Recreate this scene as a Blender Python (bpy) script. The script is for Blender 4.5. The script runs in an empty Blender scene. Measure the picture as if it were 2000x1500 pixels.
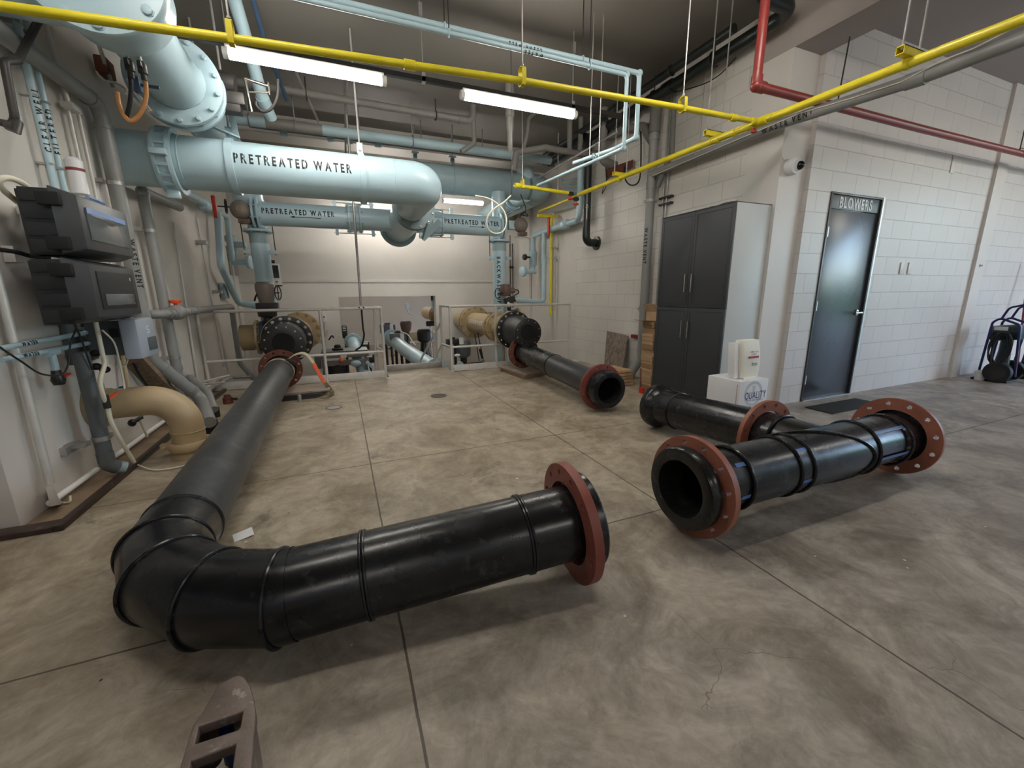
import bpy, bmesh, math, random
from mathutils import Vector, Matrix
random.seed(7)
PI = math.pi
C = bpy.context.scene.collection
scene = bpy.context.scene
# ------------------------------------------------------------------ camera, light, exposure
CAMZ = 1.25
FPX = 793.5
PITCH, ROLL, YAW = math.radians(12.595), math.radians(-0.5616), math.radians(22.469)
_f = Vector((math.sin(YAW)*math.cos(PITCH), math.cos(YAW)*math.cos(PITCH), -math.sin(PITCH)))
_r0 = Vector((math.cos(YAW), -math.sin(YAW), 0))
_u0 = _r0.cross(_f)
_r = math.cos(ROLL)*_r0 + math.sin(ROLL)*_u0
_u = -math.sin(ROLL)*_r0 + math.cos(ROLL)*_u0
cd = bpy.data.cameras.new('camera'); cam = bpy.data.objects.new('camera', cd); C.objects.link(cam)
cd.sensor_width = 36; cd.sensor_fit = 'HORIZONTAL'; cd.lens = FPX/2000*36; cd.clip_start = 0.02; cd.clip_end = 200
cam.matrix_world = Matrix(((_r.x, _u.x, -_f.x, 0), (_r.y, _u.y, -_f.y, 0), (_r.z, _u.z, -_f.z, CAMZ), (0, 0, 0, 1)))
scene.camera = cam
vs = scene.view_settings
vs.view_transform = 'Standard'; vs.look = 'None'; vs.gamma = 1.0; vs.use_curve_mapping = False
vs.exposure = 0.32
world = bpy.data.worlds.new('sky'); scene.world = world; world.use_nodes = True
wn = world.node_tree
_sky = wn.nodes.new('ShaderNodeTexSky'); _sky.sky_type = 'NISHITA'; _sky.sun_disc = False
_sky.sun_elevation = math.radians(50); _sky.sun_rotation = math.radians(200)
wn.links.new(_sky.outputs[0], wn.nodes['Background'].inputs[0]); wn.nodes['Background'].inputs[1].default_value = 1.6
LAMP = 50.0          # radiance of the lit fluorescent diffusers

def area(name, loc, rot, sx, sy, power, col=(1, 1, 1), portal=False):
    l = bpy.data.lights.new(name, 'AREA'); l.shape = 'RECTANGLE'; l.size = sx; l.size_y = sy; l.energy = power; l.color = col
    o = bpy.data.objects.new(name, l); C.objects.link(o); o.location = loc; o.rotation_euler = rot
    if portal: l.cycles.is_portal = True
    return o
# daylight coming in through the open roll-up doorway in the right-hand wall
area('daylight_portal', (11.95, -1.6, 1.7), (0, math.radians(90), 0), 3.4, 4.4, 1, portal=True)
# area('daylight', (11.9, -1.6, 1.75), (0, math.radians(90), 0), 3.2, 4.2, 520, (0.80, 0.88, 1.0))

def P(px, py, x=None, y=None, z=None):
    """point of the room seen at photo position px,py on a wall/floor plane"""
    d = _r*((px-1000)/FPX) - _u*((py-750)/FPX) + _f
    if x is not None: t = x/d.x
    elif y is not None: t = y/d.y
    else: t = (z-CAMZ)/d.z
    return Vector((0, 0, CAMZ)) + d*t
# ------------------------------------------------------------------ materials
def lin(c):
    return tuple(((v/255)/12.92 if v/255 <= 0.04045 else ((v/255+0.055)/1.055)**2.4) for v in c)
class NT:
    def __init__(s, name):
        s.m = bpy.data.materials.new(name); s.m.use_nodes = True; s.t = s.m.node_tree
        s.b = s.t.nodes['Principled BSDF']
    def n(s, typ, **kw):
        nd = s.t.nodes.new(typ)
        for k, v in kw.items():
            if k.startswith('i_'): nd.inputs[k[2:].replace('_', ' ')].default_value = v
            else: setattr(nd, k, v)
        return nd
    def l(s, a, b): s.t.links.new(a, b)
    def noise(s, vec, scale, detail=4, rough=0.55, dist=0.0):
        nd = s.n('ShaderNodeTexNoise'); nd.inputs['Scale'].default_value = scale; nd.inputs['Detail'].default_value = detail
        nd.inputs['Roughness'].default_value = rough; nd.inputs['Distortion'].default_value = dist
        s.l(vec, nd.inputs['Vector']); return nd.outputs['Fac']
    def ramp(s, fac, a, b, ca=(0, 0, 0), cb=(1, 1, 1)):
        nd = s.n('ShaderNodeValToRGB'); e = nd.color_ramp.elements
        e[0].position = a; e[1].position = b; e[0].color = (*ca, 1); e[1].color = (*cb, 1)
        s.l(fac, nd.inputs[0]); return nd.outputs[0]
    def mix(s, fac, a, b):
        nd = s.n('ShaderNodeMix', data_type='RGBA')
        if isinstance(fac, (int, float)): nd.inputs[0].default_value = fac
        else: s.l(fac, nd.inputs[0])
        for i, v in ((6, a), (7, b)):
            if isinstance(v, tuple): nd.inputs[i].default_value = (*v[:3], 1)
            else: s.l(v, nd.inputs[i])
        return nd.outputs[2]
    def math(s, op, a, b=0.0, c=None):
        nd = s.n('ShaderNodeMath', operation=op)
        for i, v in enumerate((a, b, c)):
            if v is None: continue
            if isinstance(v, (int, float)): nd.inputs[i].default_value = v
            else: s.l(v, nd.inputs[i])
        return nd.outputs[0]
    def bump(s, h, strength, dist=0.01):
        nd = s.n('ShaderNodeBump'); nd.inputs['Strength'].default_value = strength; nd.inputs['Distance'].default_value = dist
        s.l(h, nd.inputs['Height']); s.l(nd.outputs[0], s.b.inputs['Normal'])
    def coord(s): return s.n('ShaderNodeTexCoord').outputs['Object']
MATS = {}
def paint(name, col, rough=0.4, metal=0.0, var=0.12, vs=3.0, bump=0.0, bs=60.0, spec=0.5, dirt=None, ds=2.0, dlo=.55, dhi=.8):
    t = NT(name); co = t.coord(); c = lin(col)
    dark = tuple(v*(1-var) for v in c); lite = tuple(min(1, v*(1+var)) for v in c)
    f = t.noise(co, vs, 5)
    out = t.mix(t.ramp(f, 0.35, 0.65), dark, lite)
    if dirt:
        g = t.noise(co, ds, 6, 0.65, 0.4)
        out = t.mix(t.ramp(g, dlo, dhi), out, lin(dirt))
    t.l(out, t.b.inputs['Base Color'])
    t.b.inputs['Metallic'].default_value = metal; t.b.inputs['Specular IOR Level'].default_value = spec
    r = t.math('MULTIPLY_ADD', f, 0.25, rough-0.12); t.l(r, t.b.inputs['Roughness'])
    if bump: t.bump(t.noise(co, bs, 3), bump, 0.004)
    MATS[name] = t.m; return t.m
def emis(name, col, s):
    t = NT(name); t.b.inputs['Base Color'].default_value = (*lin(col), 1)
    t.b.inputs['Emission Color'].default_value = (*lin(col), 1); t.b.inputs['Emission Strength'].default_value = s
    MATS[name] = t.m; return t.m
paint('light_blue_paint', (176, 201, 210), 0.32, var=.05, vs=2)
paint('light_blue_dusty', (146, 168, 174), 0.5, var=.08, vs=4)
paint('hdpe_black', (25, 26, 28), 0.26, var=.3, vs=6, bump=.12, bs=18, dirt=(66, 66, 68), ds=9, dlo=.56, dhi=.80)
paint('hdpe_inside', (20, 20, 20), 0.55, var=.2, dirt=(70, 66, 54), ds=4)
paint('hdpe_scuffed', (56, 58, 60), 0.36, var=.3, vs=3, bump=.1, bs=30, dirt=(98, 98, 96), ds=7, dlo=.5, dhi=.85)
paint('blue_stripe', (74, 112, 172), 0.35, var=.15)
paint('primer_red', (134, 72, 60), 0.5, var=.14, vs=6, bump=.15, bs=80, dirt=(96, 52, 42), ds=8, dlo=.55, dhi=.75)
paint('primer_orange', (152, 94, 74), 0.5, var=.14, vs=6, bump=.15, bs=80, dirt=(120, 70, 54), ds=8, dlo=.55, dhi=.8)
paint('rust_brown', (98, 52, 38), 0.6, var=.2, dirt=(60, 38, 30), ds=9)
paint('black_enamel', (34, 33, 33), 0.35, var=.2, dirt=(70, 64, 56), ds=6, dlo=.6, dhi=.85)
paint('void_black', (8, 8, 8), 0.9, var=.1)
paint('tan_paint', (184, 162, 126), 0.35, var=.08, vs=4)
paint('tan_dusty', (160, 138, 104), 0.5, var=.1, vs=5)
paint('yellow_paint', (222, 204, 40), 0.35, var=.08, vs=6)
paint('red_paint', (136, 50, 46), 0.35, var=.1)
paint('handle_red', (196, 52, 40), 0.4, var=.08)
paint('handle_orange', (226, 92, 52), 0.4, var=.06)
paint('dark_green_paint', (26, 32, 30), 0.35, var=.15)
paint('grey_pvc', (140, 140, 138), 0.4, var=.06)
paint('dark_grey_pvc', (92, 98, 100), 0.4, var=.06)
paint('grey_dusty', (112, 110, 106), 0.6, var=.08)
paint('galvanised', (176, 174, 170), 0.42, metal=.75, var=.12, vs=12)
paint('rail_metal', (206, 203, 198), 0.4, metal=.25, var=.06, vs=10)
paint('chrome', (215, 212, 205), 0.22, metal=1, var=.05)
paint('dark_steel', (62, 60, 58), 0.45, metal=.5, var=.2)
paint('charcoal_steel', (48, 45, 44), 0.5, metal=.2, var=.15)
paint('black_rubber', (22, 22, 23), 0.6, var=.15)
paint('cream_hose', (222, 216, 196), 0.45, var=.05)
paint('amber_hose', (196, 138, 84), 0.4, var=.05)
paint('cabinet_dark', (56, 58, 62), 0.55, var=.03, bump=.05, bs=200)
paint('cabinet_grey', (200, 203, 201), 0.45, var=.02)
paint('door_grey', (58, 60, 64), 0.25, var=.03, vs=1)
paint('frame_dark', (50, 50, 52), 0.35, var=.05)
paint('box_white', (232, 230, 230), 0.6, var=.02)
paint('paper_cream', (240, 236, 220), 0.6, var=.03)
paint('label_white', (236, 236, 234), 0.5, var=.02)
paint('ink_black', (22, 22, 22), 0.6, var=.05)
paint('ink_blue', (48, 44, 122), 0.6, var=.05)
paint('ink_red', (190, 60, 60), 0.6, var=.05)
paint('ink_grey', (200, 202, 210), 0.6, var=.02)
paint('letter_white', (240, 240, 238), 0.5, var=.02)
paint('cardboard', (180, 150, 116), 0.75, var=.1, vs=8)
paint('cardboard_dark', (152, 118, 84), 0.75, var=.1, vs=8)
paint('dome_black', (10, 10, 12), 0.08, var=.02)
paint('camera_white', (225, 225, 225), 0.35, var=.02)
paint('mat_black', (44, 44, 44), 0.9, var=.15, vs=60, bump=.4, bs=200)
paint('actuator_grey', (128, 118, 110), 0.45, var=.08)
paint('actuator_brown', (104, 84, 74), 0.5, var=.12)
paint('valve_blue', (52, 72, 98), 0.45, var=.12)
paint('navy', (38, 32, 90), 0.35, var=.1)
paint('pole_red', (128, 48, 62), 0.5, var=.1)
paint('tank_green', (20, 42, 44), 0.3, var=.1)
paint('meter_blue', (160, 170, 184), 0.45, var=.04)
paint('meter_dark', (84, 92, 98), 0.5, var=.05)
paint('controller_black', (40, 42, 44), 0.5, var=.08, bump=.05, bs=200)
paint('controller_front', (58, 60, 62), 0.35, var=.06)
paint('smoked_window', (90, 96, 98), 0.12, var=.1)
paint('sticker_blue', (120, 150, 205), 0.4, var=.05)
paint('orange_print', (214, 92, 56), 0.7, var=.1)
paint('webbing', (184, 174, 150), 0.85, var=.12, vs=20, bump=.3, bs=300)
paint('webbing_dirty', (120, 106, 82), 0.85, var=.2, vs=12, bump=.3, bs=300)
paint('curb_brown', (56, 42, 36), 0.35, var=.35, vs=7, dirt=(140, 110, 84), ds=9, dlo=.62, dhi=.75, bump=.3, bs=30)
paint('curb_floor', (138, 118, 96), 0.5, var=.3, vs=6, dirt=(200, 190, 175), ds=10, dlo=.66, dhi=.72, bump=.2, bs=40)
paint('paint_worn_metal', (112, 98, 90), 0.45, metal=.25, var=.2, vs=9, dirt=(186, 178, 170), ds=14, dlo=.56, dhi=.7, bump=.3, bs=60)
paint('socket_blue', (20, 60, 130), 0.4, var=.1)
paint('grass', (70, 110, 60), 0.9, var=.3, vs=6)
paint('foliage', (60, 120, 90), 0.9, var=.4, vs=3)
paint('asphalt', (170, 170, 170), 0.9, var=.1)
paint('diffuser_end', (230, 225, 220), 0.4, var=.02)
paint('silver_tag', (205, 205, 205), 0.35, metal=.6, var=.1)
emis('lamp_glow', (255, 249, 240), LAMP)

def wood(name, c1, c2, scale=3.0, axis=0, rough=.7):
    t = NT(name); co = t.coord(); mp = t.n('ShaderNodeMapping'); sc = [scale*5]*3; sc[axis] = scale*.4
    mp.inputs['Scale'].default_value = sc; t.l(co, mp.inputs[0])
    f = t.noise(mp.outputs[0], 3, 6, .6, .6)
    t.l(t.mix(t.ramp(f, .35, .68), lin(c1), lin(c2)), t.b.inputs['Base Color']); t.b.inputs['Roughness'].default_value = rough
    t.bump(f, .25, .004); MATS[name] = t.m
wood('pine', (196, 166, 126), (160, 126, 90), 3, 1)
wood('pine_x', (190, 162, 124), (154, 122, 88), 3, 0)
wood('weathered_ply', (150, 134, 118), (84, 72, 62), 2.2, 2)
wood('old_plank', (150, 128, 104), (108, 88, 68), 2.5, 1)
wood('grey_board', (172, 158, 144), (128, 112, 98), 2.5, 0)

def wallmat(name, col, mode=None, rough=0.42, off=(0, 0), smooth_bump=.35):
    t = NT(name); co = t.coord(); c = lin(col)
    f = t.noise(co, 1.2, 5); g = t.noise(co, 45, 4)
    base = t.mix(t.ramp(f, .3, .7), tuple(v*.94 for v in c), tuple(min(1, v*1.04) for v in c))
    st = t.noise(co, 2.6, 7, .7, .8)
    base = t.mix(t.ramp(st, .66, .85), base, tuple(v*.78 for v in c))
    h = t.math('MULTIPLY', g, smooth_bump*.25)
    if mode:
        sp = t.n('ShaderNodeSeparateXYZ'); t.l(co, sp.inputs[0]); cb = t.n('ShaderNodeCombineXYZ')
        t.l(t.math('ADD', sp.outputs['X' if mode == 'x' else 'Y'], off[0]), cb.inputs[0])
        t.l(t.math('ADD', sp.outputs['Z'], off[1]), cb.inputs[1])
        br = t.n('ShaderNodeTexBrick'); br.offset = 0.5; br.squash = 1
        t.l(cb.outputs[0], br.inputs['Vector'])
        for k, v in (('Scale', 1.0), ('Mortar Size', .0045), ('Mortar Smooth', .35), ('Brick Width', .4064), ('Row Height', .2032), ('Bias', 0.0)):
            br.inputs[k].default_value = v
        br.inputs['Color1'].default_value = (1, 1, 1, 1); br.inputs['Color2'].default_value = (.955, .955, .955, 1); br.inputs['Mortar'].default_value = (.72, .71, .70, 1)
        mm = t.n('ShaderNodeMix', data_type='RGBA'); mm.blend_type = 'MULTIPLY'; mm.inputs[0].default_value = .8
        t.l(base, mm.inputs[6]); t.l(br.outputs['Color'], mm.inputs[7]); base = mm.outputs[2]
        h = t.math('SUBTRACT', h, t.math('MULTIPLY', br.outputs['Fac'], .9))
    t.l(base, t.b.inputs['Base Color']); t.l(t.math('MULTIPLY_ADD', f, .2, rough-.1), t.b.inputs['Roughness'])
    t.bump(h, .6, .006); MATS[name] = t.m
wallmat('concrete_white', (214, 208, 201))
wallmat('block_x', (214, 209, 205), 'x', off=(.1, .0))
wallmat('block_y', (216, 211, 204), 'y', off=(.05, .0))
wallmat('concrete_smooth', (216, 210, 204), smooth_bump=.15)
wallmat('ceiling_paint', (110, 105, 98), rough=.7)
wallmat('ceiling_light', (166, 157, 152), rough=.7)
wallmat('beam_paint', (168, 162, 156), rough=.6)

def floormat():
    t = NT('floor_concrete'); co = t.coord(); sp = t.n('ShaderNodeSeparateXYZ'); t.l(co, sp.inputs[0])
    big = t.noise(co, .55, 6, .6, .3); mid = t.noise(co, 2.2, 8, .68, .9); fine = t.noise(co, 26, 5, .6)
    # tan rear bay, greyer main room (different wear)
    gy = t.math('MULTIPLY_ADD', sp.outputs['Y'], -.30, 1.05); gx = t.math('MULTIPLY_ADD', sp.outputs['X'], .10, -.1)
    gm = t.math('ADD', t.math('ADD', gy, gx), t.math('MULTIPLY_ADD', big, 1.6, -.8))
    warm = t.mix(t.ramp(mid, .36, .64), lin((142, 127, 106)), lin((188, 176, 156)))
    cool = t.mix(t.ramp(mid, .38, .64), lin((128, 119, 109)), lin((182, 173, 162)))
    col = t.mix(t.ramp(gm, .15, .95), warm, cool)
    mot = t.noise(co, 7.5, 9, .75, 1.1)
    mm = t.n('ShaderNodeMix', data_type='RGBA'); mm.blend_type = 'MULTIPLY'; mm.inputs[0].default_value = 1.0
    t.l(col, mm.inputs[6]); t.l(t.ramp(mot, .34, .60, (.74, .725, .70), (1.06, 1.06, 1.06)), mm.inputs[7]); col = mm.outputs[2]
    st = t.noise(co, 1.3, 9, .72, 1.4)
    col = t.mix(t.ramp(st, .58, .74), col, lin((98, 88, 74)))
    col = t.mix(t.math('MULTIPLY', t.ramp(fine, .55, .8), .35), col, lin((188, 178, 160)))
    vo = t.n('ShaderNodeTexVoronoi'); vo.inputs['Scale'].default_value = 2.6; t.l(co, vo.inputs['Vector'])
    sn = t.noise(co, 3.1, 2); sm = t.math('MULTIPLY', t.math('LESS_THAN', vo.outputs['Distance'], .034), t.math('GREATER_THAN', sn, .56))
    col = t.mix(sm, col, lin((205, 198, 186)))
    v2 = t.n('ShaderNodeTexVoronoi'); v2.inputs['Scale'].default_value = 9; t.l(co, v2.inputs['Vector'])
    col = t.mix(t.math('MULTIPLY', t.math('LESS_THAN', v2.outputs['Distance'], .055), t.math('GREATER_THAN', t.noise(co, 5, 2), .60)), col, lin((210, 202, 190)))
    v3 = t.n('ShaderNodeTexVoronoi'); v3.inputs['Scale'].default_value = 5; t.l(co, v3.inputs['Vector'])
    col = t.mix(t.math('MULTIPLY', t.math('LESS_THAN', v3.outputs['Distance'], .035), t.math('GREATER_THAN', t.noise(co, 4, 2), .60)), col, lin((70, 64, 58)))
    # hairline cracks
    wv = t.n('ShaderNodeMix', data_type='RGBA'); wv.blend_type = 'ADD'; wv.inputs[0].default_value = .35
    nz = t.n('ShaderNodeTexNoise'); nz.inputs['Scale'].default_value = 2.5; nz.inputs['Detail'].default_value = 5; t.l(co, nz.inputs['Vector'])
    t.l(co, wv.inputs[6]); t.l(nz.outputs['Color'], wv.inputs[7])
    cr = t.n('ShaderNodeTexVoronoi', feature='DISTANCE_TO_EDGE'); cr.inputs['Scale'].default_value = .8; t.l(wv.outputs[2], cr.inputs['Vector'])
    cm = t.math('MULTIPLY', t.math('LESS_THAN', cr.outputs['Distance'], .0011), t.math('GREATER_THAN', t.noise(co, .9, 2), .52))
    col = t.mix(t.math('MULTIPLY', cm, .55), col, lin((90, 76, 62)))
    # saw-cut joints
    j = None
    wob = t.math('MULTIPLY_ADD', t.noise(co, 8, 3), .008, -.004)
    X = t.math('ADD', sp.outputs['X'], wob); Y = t.math('ADD', sp.outputs['Y'], wob)
    for ax, c in ((X, .103), (X, 1.68), (X, 6.5), (Y, 1.672), (Y, 3.06), (X, -2.6)):
        k = t.math('COMPARE', ax, c, .0045)
        j = k if j is None else t.math('MAXIMUM', j, k)
    col = t.mix(t.math('MULTIPLY', j, .85), col, lin((66, 56, 46)))
    t.l(col, t.b.inputs['Base Color'])
    t.l(t.math('MULTIPLY_ADD', mid, .35, .30), t.b.inputs['Roughness'])
    t.bump(t.math('SUBTRACT', t.math('MULTIPLY', fine, .3), j), .35, .004)
    MATS['floor_concrete'] = t.m
floormat()
# ------------------------------------------------------------------ mesh builders
ORG = {}
def V(a): return Vector(a)
def frame(d):
    d = V(d).normalized(); a = Vector((0, 0, 1)) if abs(d.z) < .9 else Vector((1, 0, 0))
    u = d.cross(a).normalized(); v = u.cross(d).normalized(); return u, v
def fil(pts, R=.1, n=6):
    pts = [V(p) for p in pts]; out = [pts[0]]
    for i in range(1, len(pts)-1):
        a, b, c = pts[i-1], pts[i], pts[i+1]; d1 = (a-b); d2 = (c-b); l1, l2 = d1.length, d2.length; d1.normalize(); d2.normalize()
        ang = d1.angle(d2)
        if ang > 3.1: out.append(b); continue
        t = min(R/math.tan(ang/2), l1*.49, l2*.49); r = t*math.tan(ang/2)
        cen = b + (d1+d2).normalized()*(r/math.sin(ang/2)); p1 = b+d1*t; p2 = b+d2*t
        e1 = (p1-cen); e2 = (p2-cen); tot = e1.angle(e2); axn = e1.cross(e2).normalized()
        for k in range(n+1): out.append(cen + Matrix.Rotation(tot*k/n, 3, axn) @ e1)
    out.append(pts[-1]); return out
def catmull(pts, n=8):
    pts = [V(p) for p in pts]; q = [pts[0]*2-pts[1]]+pts+[pts[-1]*2-pts[-2]]; out = []
    for i in range(1, len(q)-2):
        for k in range(n):
            t = k/n; a, b, c, d = q[i-1], q[i], q[i+1], q[i+2]
            out.append(.5*((2*b)+(c-a)*t+(2*a-5*b+4*c-d)*t*t+(3*b-a-3*c+d)*t**3))
    out.append(pts[-1]); return out
class MB:
    def __init__(s): s.v = []; s.f = []; s.m = []; s.mi = 0
    def add(s, vs, fs):
        o = len(s.v); s.v += [V(p) for p in vs]; s.f += [tuple(i+o for i in f) for f in fs]; s.m += [s.mi]*len(fs); return s
    def box(s, c, sz, rot=None):
        c = V(c); hx, hy, hz = sz[0]/2, sz[1]/2, sz[2]/2
        vs = [Vector((x, y, z)) for x in (-hx, hx) for y in (-hy, hy) for z in (-hz, hz)]
        if rot is not None: vs = [rot @ p for p in vs]
        return s.add([c+p for p in vs], [(0, 1, 3, 2), (4, 6, 7, 5), (0, 4, 5, 1), (2, 3, 7, 6), (0, 2, 6, 4), (1, 5, 7, 3)])
    def bb(s, a, b): 
        a = V(a); b = V(b); return s.box((a+b)/2, [abs(b[i]-a[i]) for i in range(3)])
    def beam(s, A, B, w, h, up=(0, 0, 1)):
        A = V(A); B = V(B); d = (B-A); L = d.length; d.normalize(); u = d.cross(V(up))
        if u.length < 1e-3: u = d.cross(Vector((0, 1, 0)))
        u.normalize(); v = u.cross(d); M = Matrix((d, u, v)).transposed(); return s.box((A+B)/2, (L, w, h), M)
    def tube(s, pts, r, seg=16, cap=True):
        pts = [V(p) for p in pts]; n = len(pts); rr = r if isinstance(r, (list, tuple)) else [r]*n
        T = [(pts[i+1]-pts[i]).normalized() for i in range(n-1)]
        u, v = frame(T[0]); rings = []
        for i in range(n):
            tin = T[max(i-1, 0)]; tout = T[min(i, n-2)]
            if i > 0:
                q = T[max(i-2, 0)].rotation_difference(tin) if i > 1 else None
                if q is not None: u = q @ u; v = q @ v
            nb = (tin+tout)
            if nb.length < 1e-4: nb = tin
            nb.normalize(); ring = []
            for k in range(seg):
                a = 2*PI*k/seg; o = (u*math.cos(a)+v*math.sin(a))*rr[i]; dn = tin.dot(nb)
                o = o - tin*(o.dot(nb)/max(dn, .3)); ring.append(pts[i]+o)
            rings.append(ring)
        vs = [p for rg in rings for p in rg]; fs = []
        for i in range(n-1):
            for k in range(seg):
                a = i*seg+k; b = i*seg+(k+1) % seg; fs.append((a, b, b+seg, a+seg))
        if cap: fs.append(tuple(range(seg))[::-1]); fs.append(tuple((n-1)*seg+k for k in range(seg)))
        return s.add(vs, fs)
    def lathe(s, A, d, prof, seg=32, closed=False, cap0=True):
        A = V(A); d = V(d).normalized(); u, v = frame(d); vs = []; fs = []; n = len(prof)
        for (t, r) in prof:
            for k in range(seg):
                a = 2*PI*k/seg; vs.append(A+d*t+(u*math.cos(a)+v*math.sin(a))*max(r, 1e-4))
        m = n if closed else n-1
        for i in range(m):
            for k in range(seg):
                a = i*seg+k; b = i*seg+(k+1) % seg; j = ((i+1) % n)*seg; fs.append((a, b, j+(k+1) % seg, j+k))
        if not closed:
            if cap0: fs.append(tuple(range(seg))[::-1])
            fs.append(tuple((n-1)*seg+k for k in range(seg)))
        return s.add(vs, fs)
    def cyl(s, A, B, r, seg=24): return s.tube([A, B], r, seg)
    def hexbolt(s, c, d, r, h, shank=.0):
        c = V(c); d = V(d).normalized(); s.lathe(c, d, [(0, r*1.25), (.15*h, r*1.25), (.15*h, r), (h*.85, r), (h, r*.8)], 8)
        if shank: s.lathe(c, d, [(0, r*.5), (h+shank, r*.5)], 8)
        return s
    def torus(s, c, d, R, r, seg=40, ps=8):
        return s.lathe(c, d, [(r*math.sin(2*PI*k/ps), R+r*math.cos(2*PI*k/ps)) for k in range(ps)], seg, closed=True)
    def sphere(s, c, r, sc=(1, 1, 1), seg=20, rings=12):
        c = V(c); vs = []; fs = []
        for i in range(rings+1):
            th = PI*i/rings
            for k in range(seg):
                a = 2*PI*k/seg; vs.append(c+Vector((r*sc[0]*math.sin(th)*math.cos(a), r*sc[1]*math.sin(th)*math.sin(a), r*sc[2]*math.cos(th))))
        for i in range(rings):
            for k in range(seg):
                a = i*seg+k; b = i*seg+(k+1) % seg; fs.append((a, a+seg, b+seg, b))
        return s.add(vs, fs)
    def ribbon(s, pts, w, th, wd):
        """flat strap along pts; wd = list of width directions"""
        pts = [V(p) for p in pts]; n = len(pts); vs = []; fs = []
        for i, p in enumerate(pts):
            t = (pts[min(i+1, n-1)]-pts[max(i-1, 0)]).normalized(); a = V(wd[i]) if isinstance(wd, list) else V(wd)
            a = (a-t*a.dot(t)).normalized(); b = t.cross(a)
            vs += [p+a*w/2+b*th/2, p-a*w/2+b*th/2, p-a*w/2-b*th/2, p+a*w/2-b*th/2]
        for i in range(n-1):
            for k in range(4): a = i*4+k; b = i*4+(k+1) % 4; fs.append((a, b, b+4, a+4))
        fs += [(0, 1, 2, 3), tuple((n-1)*4+k for k in (3, 2, 1, 0))]; return s.add(vs, fs)
    def build(s, name, mat, parent=None, bevel=0.0, sharp=35, seg=2):
        me = bpy.data.meshes.new(name); o = bpy.data.objects.new(name, me)
        mats = mat if isinstance(mat, (list, tuple)) else [mat]
        for m in mats: me.materials.append(MATS[m])
        if parent is not None: org = ORG[parent.name]
        else:
            xs = [p.x for p in s.v]; ys = [p.y for p in s.v]; zs = [p.z for p in s.v]
            org = Vector(((min(xs)+max(xs))/2, (min(ys)+max(ys))/2, min(zs)))
        me.from_pydata([tuple(p-org) for p in s.v], [], s.f)
        if len(mats) > 1:
            for p, i in zip(me.polygons, s.m): p.material_index = i
        bm = bmesh.new(); bm.from_mesh(me); bmesh.ops.recalc_face_normals(bm, faces=bm.faces)
        if bevel:
            es = [e for e in bm.edges if len(e.link_faces) == 2 and e.calc_face_angle(0) > math.radians(sharp)]
            bmesh.ops.bevel(bm, geom=es, offset=bevel, segments=seg, affect='EDGES', profile=.6, clamp_overlap=True)
        for e in bm.edges:
            if len(e.link_faces) == 2 and e.calc_face_angle(0) > math.radians(sharp): e.smooth = False
        for f in bm.faces: f.smooth = True
        bm.to_mesh(me); bm.free()
        C.objects.link(o); ORG[o.name] = org
        if parent is not None: o.parent = parent
        else: o.location = org
        return o
def tag(o, label, cat, group=None, kind=None):
    o['label'] = label; o['category'] = cat
    if group: o['group'] = group
    if kind: o['kind'] = kind
    return o
def thing(name, label, cat, loc, group=None):
    o = bpy.data.objects.new(name, None); C.objects.link(o); o.location = V(loc); o.empty_display_size = .1
    ORG[o.name] = V(loc); return tag(o, label, cat, group)
def struct(o): o['kind'] = 'structure'; return o
def sub(name, mat, parent, fn, label=None, **kw):
    m = MB(); fn(m); o = m.build(name, mat, parent, **kw)
    if label: o['label'] = label
    return o
def dup(root, delta, label, group=None, rotz=0):
    r = root.copy(); C.objects.link(r); r.location = root.location + V(delta); r.rotation_euler = (0, 0, rotz); r['label'] = label
    if group: r['group'] = group
    for ch in list(root.children):
        c = ch.copy(); C.objects.link(c); c.parent = r
        for g in ch.children:
            d = g.copy(); C.objects.link(d); d.parent = c
    return r
# flat shapes with holes through a filled 2D curve
def filled(splines, th, bev=0.0):
    cu = bpy.data.curves.new('shape', 'CURVE'); cu.dimensions = '2D'; cu.fill_mode = 'BOTH'; cu.extrude = th/2; cu.bevel_depth = bev
    for pts in splines:
        sp = cu.splines.new('POLY'); sp.points.add(len(pts)-1); sp.use_cyclic_u = True
        for i, p in enumerate(pts): sp.points[i].co = (p[0], p[1], 0, 1)
    ob = bpy.data.objects.new('shape', cu); me = bpy.data.meshes.new_from_object(ob)
    vs = [v.co.copy() for v in me.vertices]; fs = [tuple(p.vertices) for p in me.polygons]
    bpy.data.objects.remove(ob); bpy.data.curves.remove(cu); bpy.data.meshes.remove(me); return vs, fs
def weld(vs, fs):
    key = {}; mp = []; nv = []
    for p in vs:
        k = (round(p.x, 5), round(p.y, 5), round(p.z, 5))
        if k not in key: key[k] = len(nv); nv.append(p)
        mp.append(key[k])
    return nv, [tuple(mp[i] for i in f) for f in fs if len(set(mp[i] for i in f)) == len(f)]
def circ(r, n, cx=0, cy=0): return [(cx+r*math.cos(2*PI*k/n), cy+r*math.sin(2*PI*k/n)) for k in range(n)]
_rc = {}
def ring_holes(m, c, d, R, rin, th, n, rb, rh, ph=0.0):
    """backing ring with n through bolt holes; c = centre of thickness"""
    key = (R, rin, th, n, rb, rh, ph)
    if key not in _rc:
        sp = [circ(R, 64), circ(rin, 48)]+[circ(rh, 12, rb*math.cos(2*PI*(k+.5)/n+ph), rb*math.sin(2*PI*(k+.5)/n+ph)) for k in range(n)]
        _rc[key] = weld(*filled(sp, th))
    vs, fs = _rc[key]; d = V(d).normalized(); u, v = frame(d)
    m.add([V(c)+u*p.x+v*p.y+d*p.z for p in vs], fs)
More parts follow.
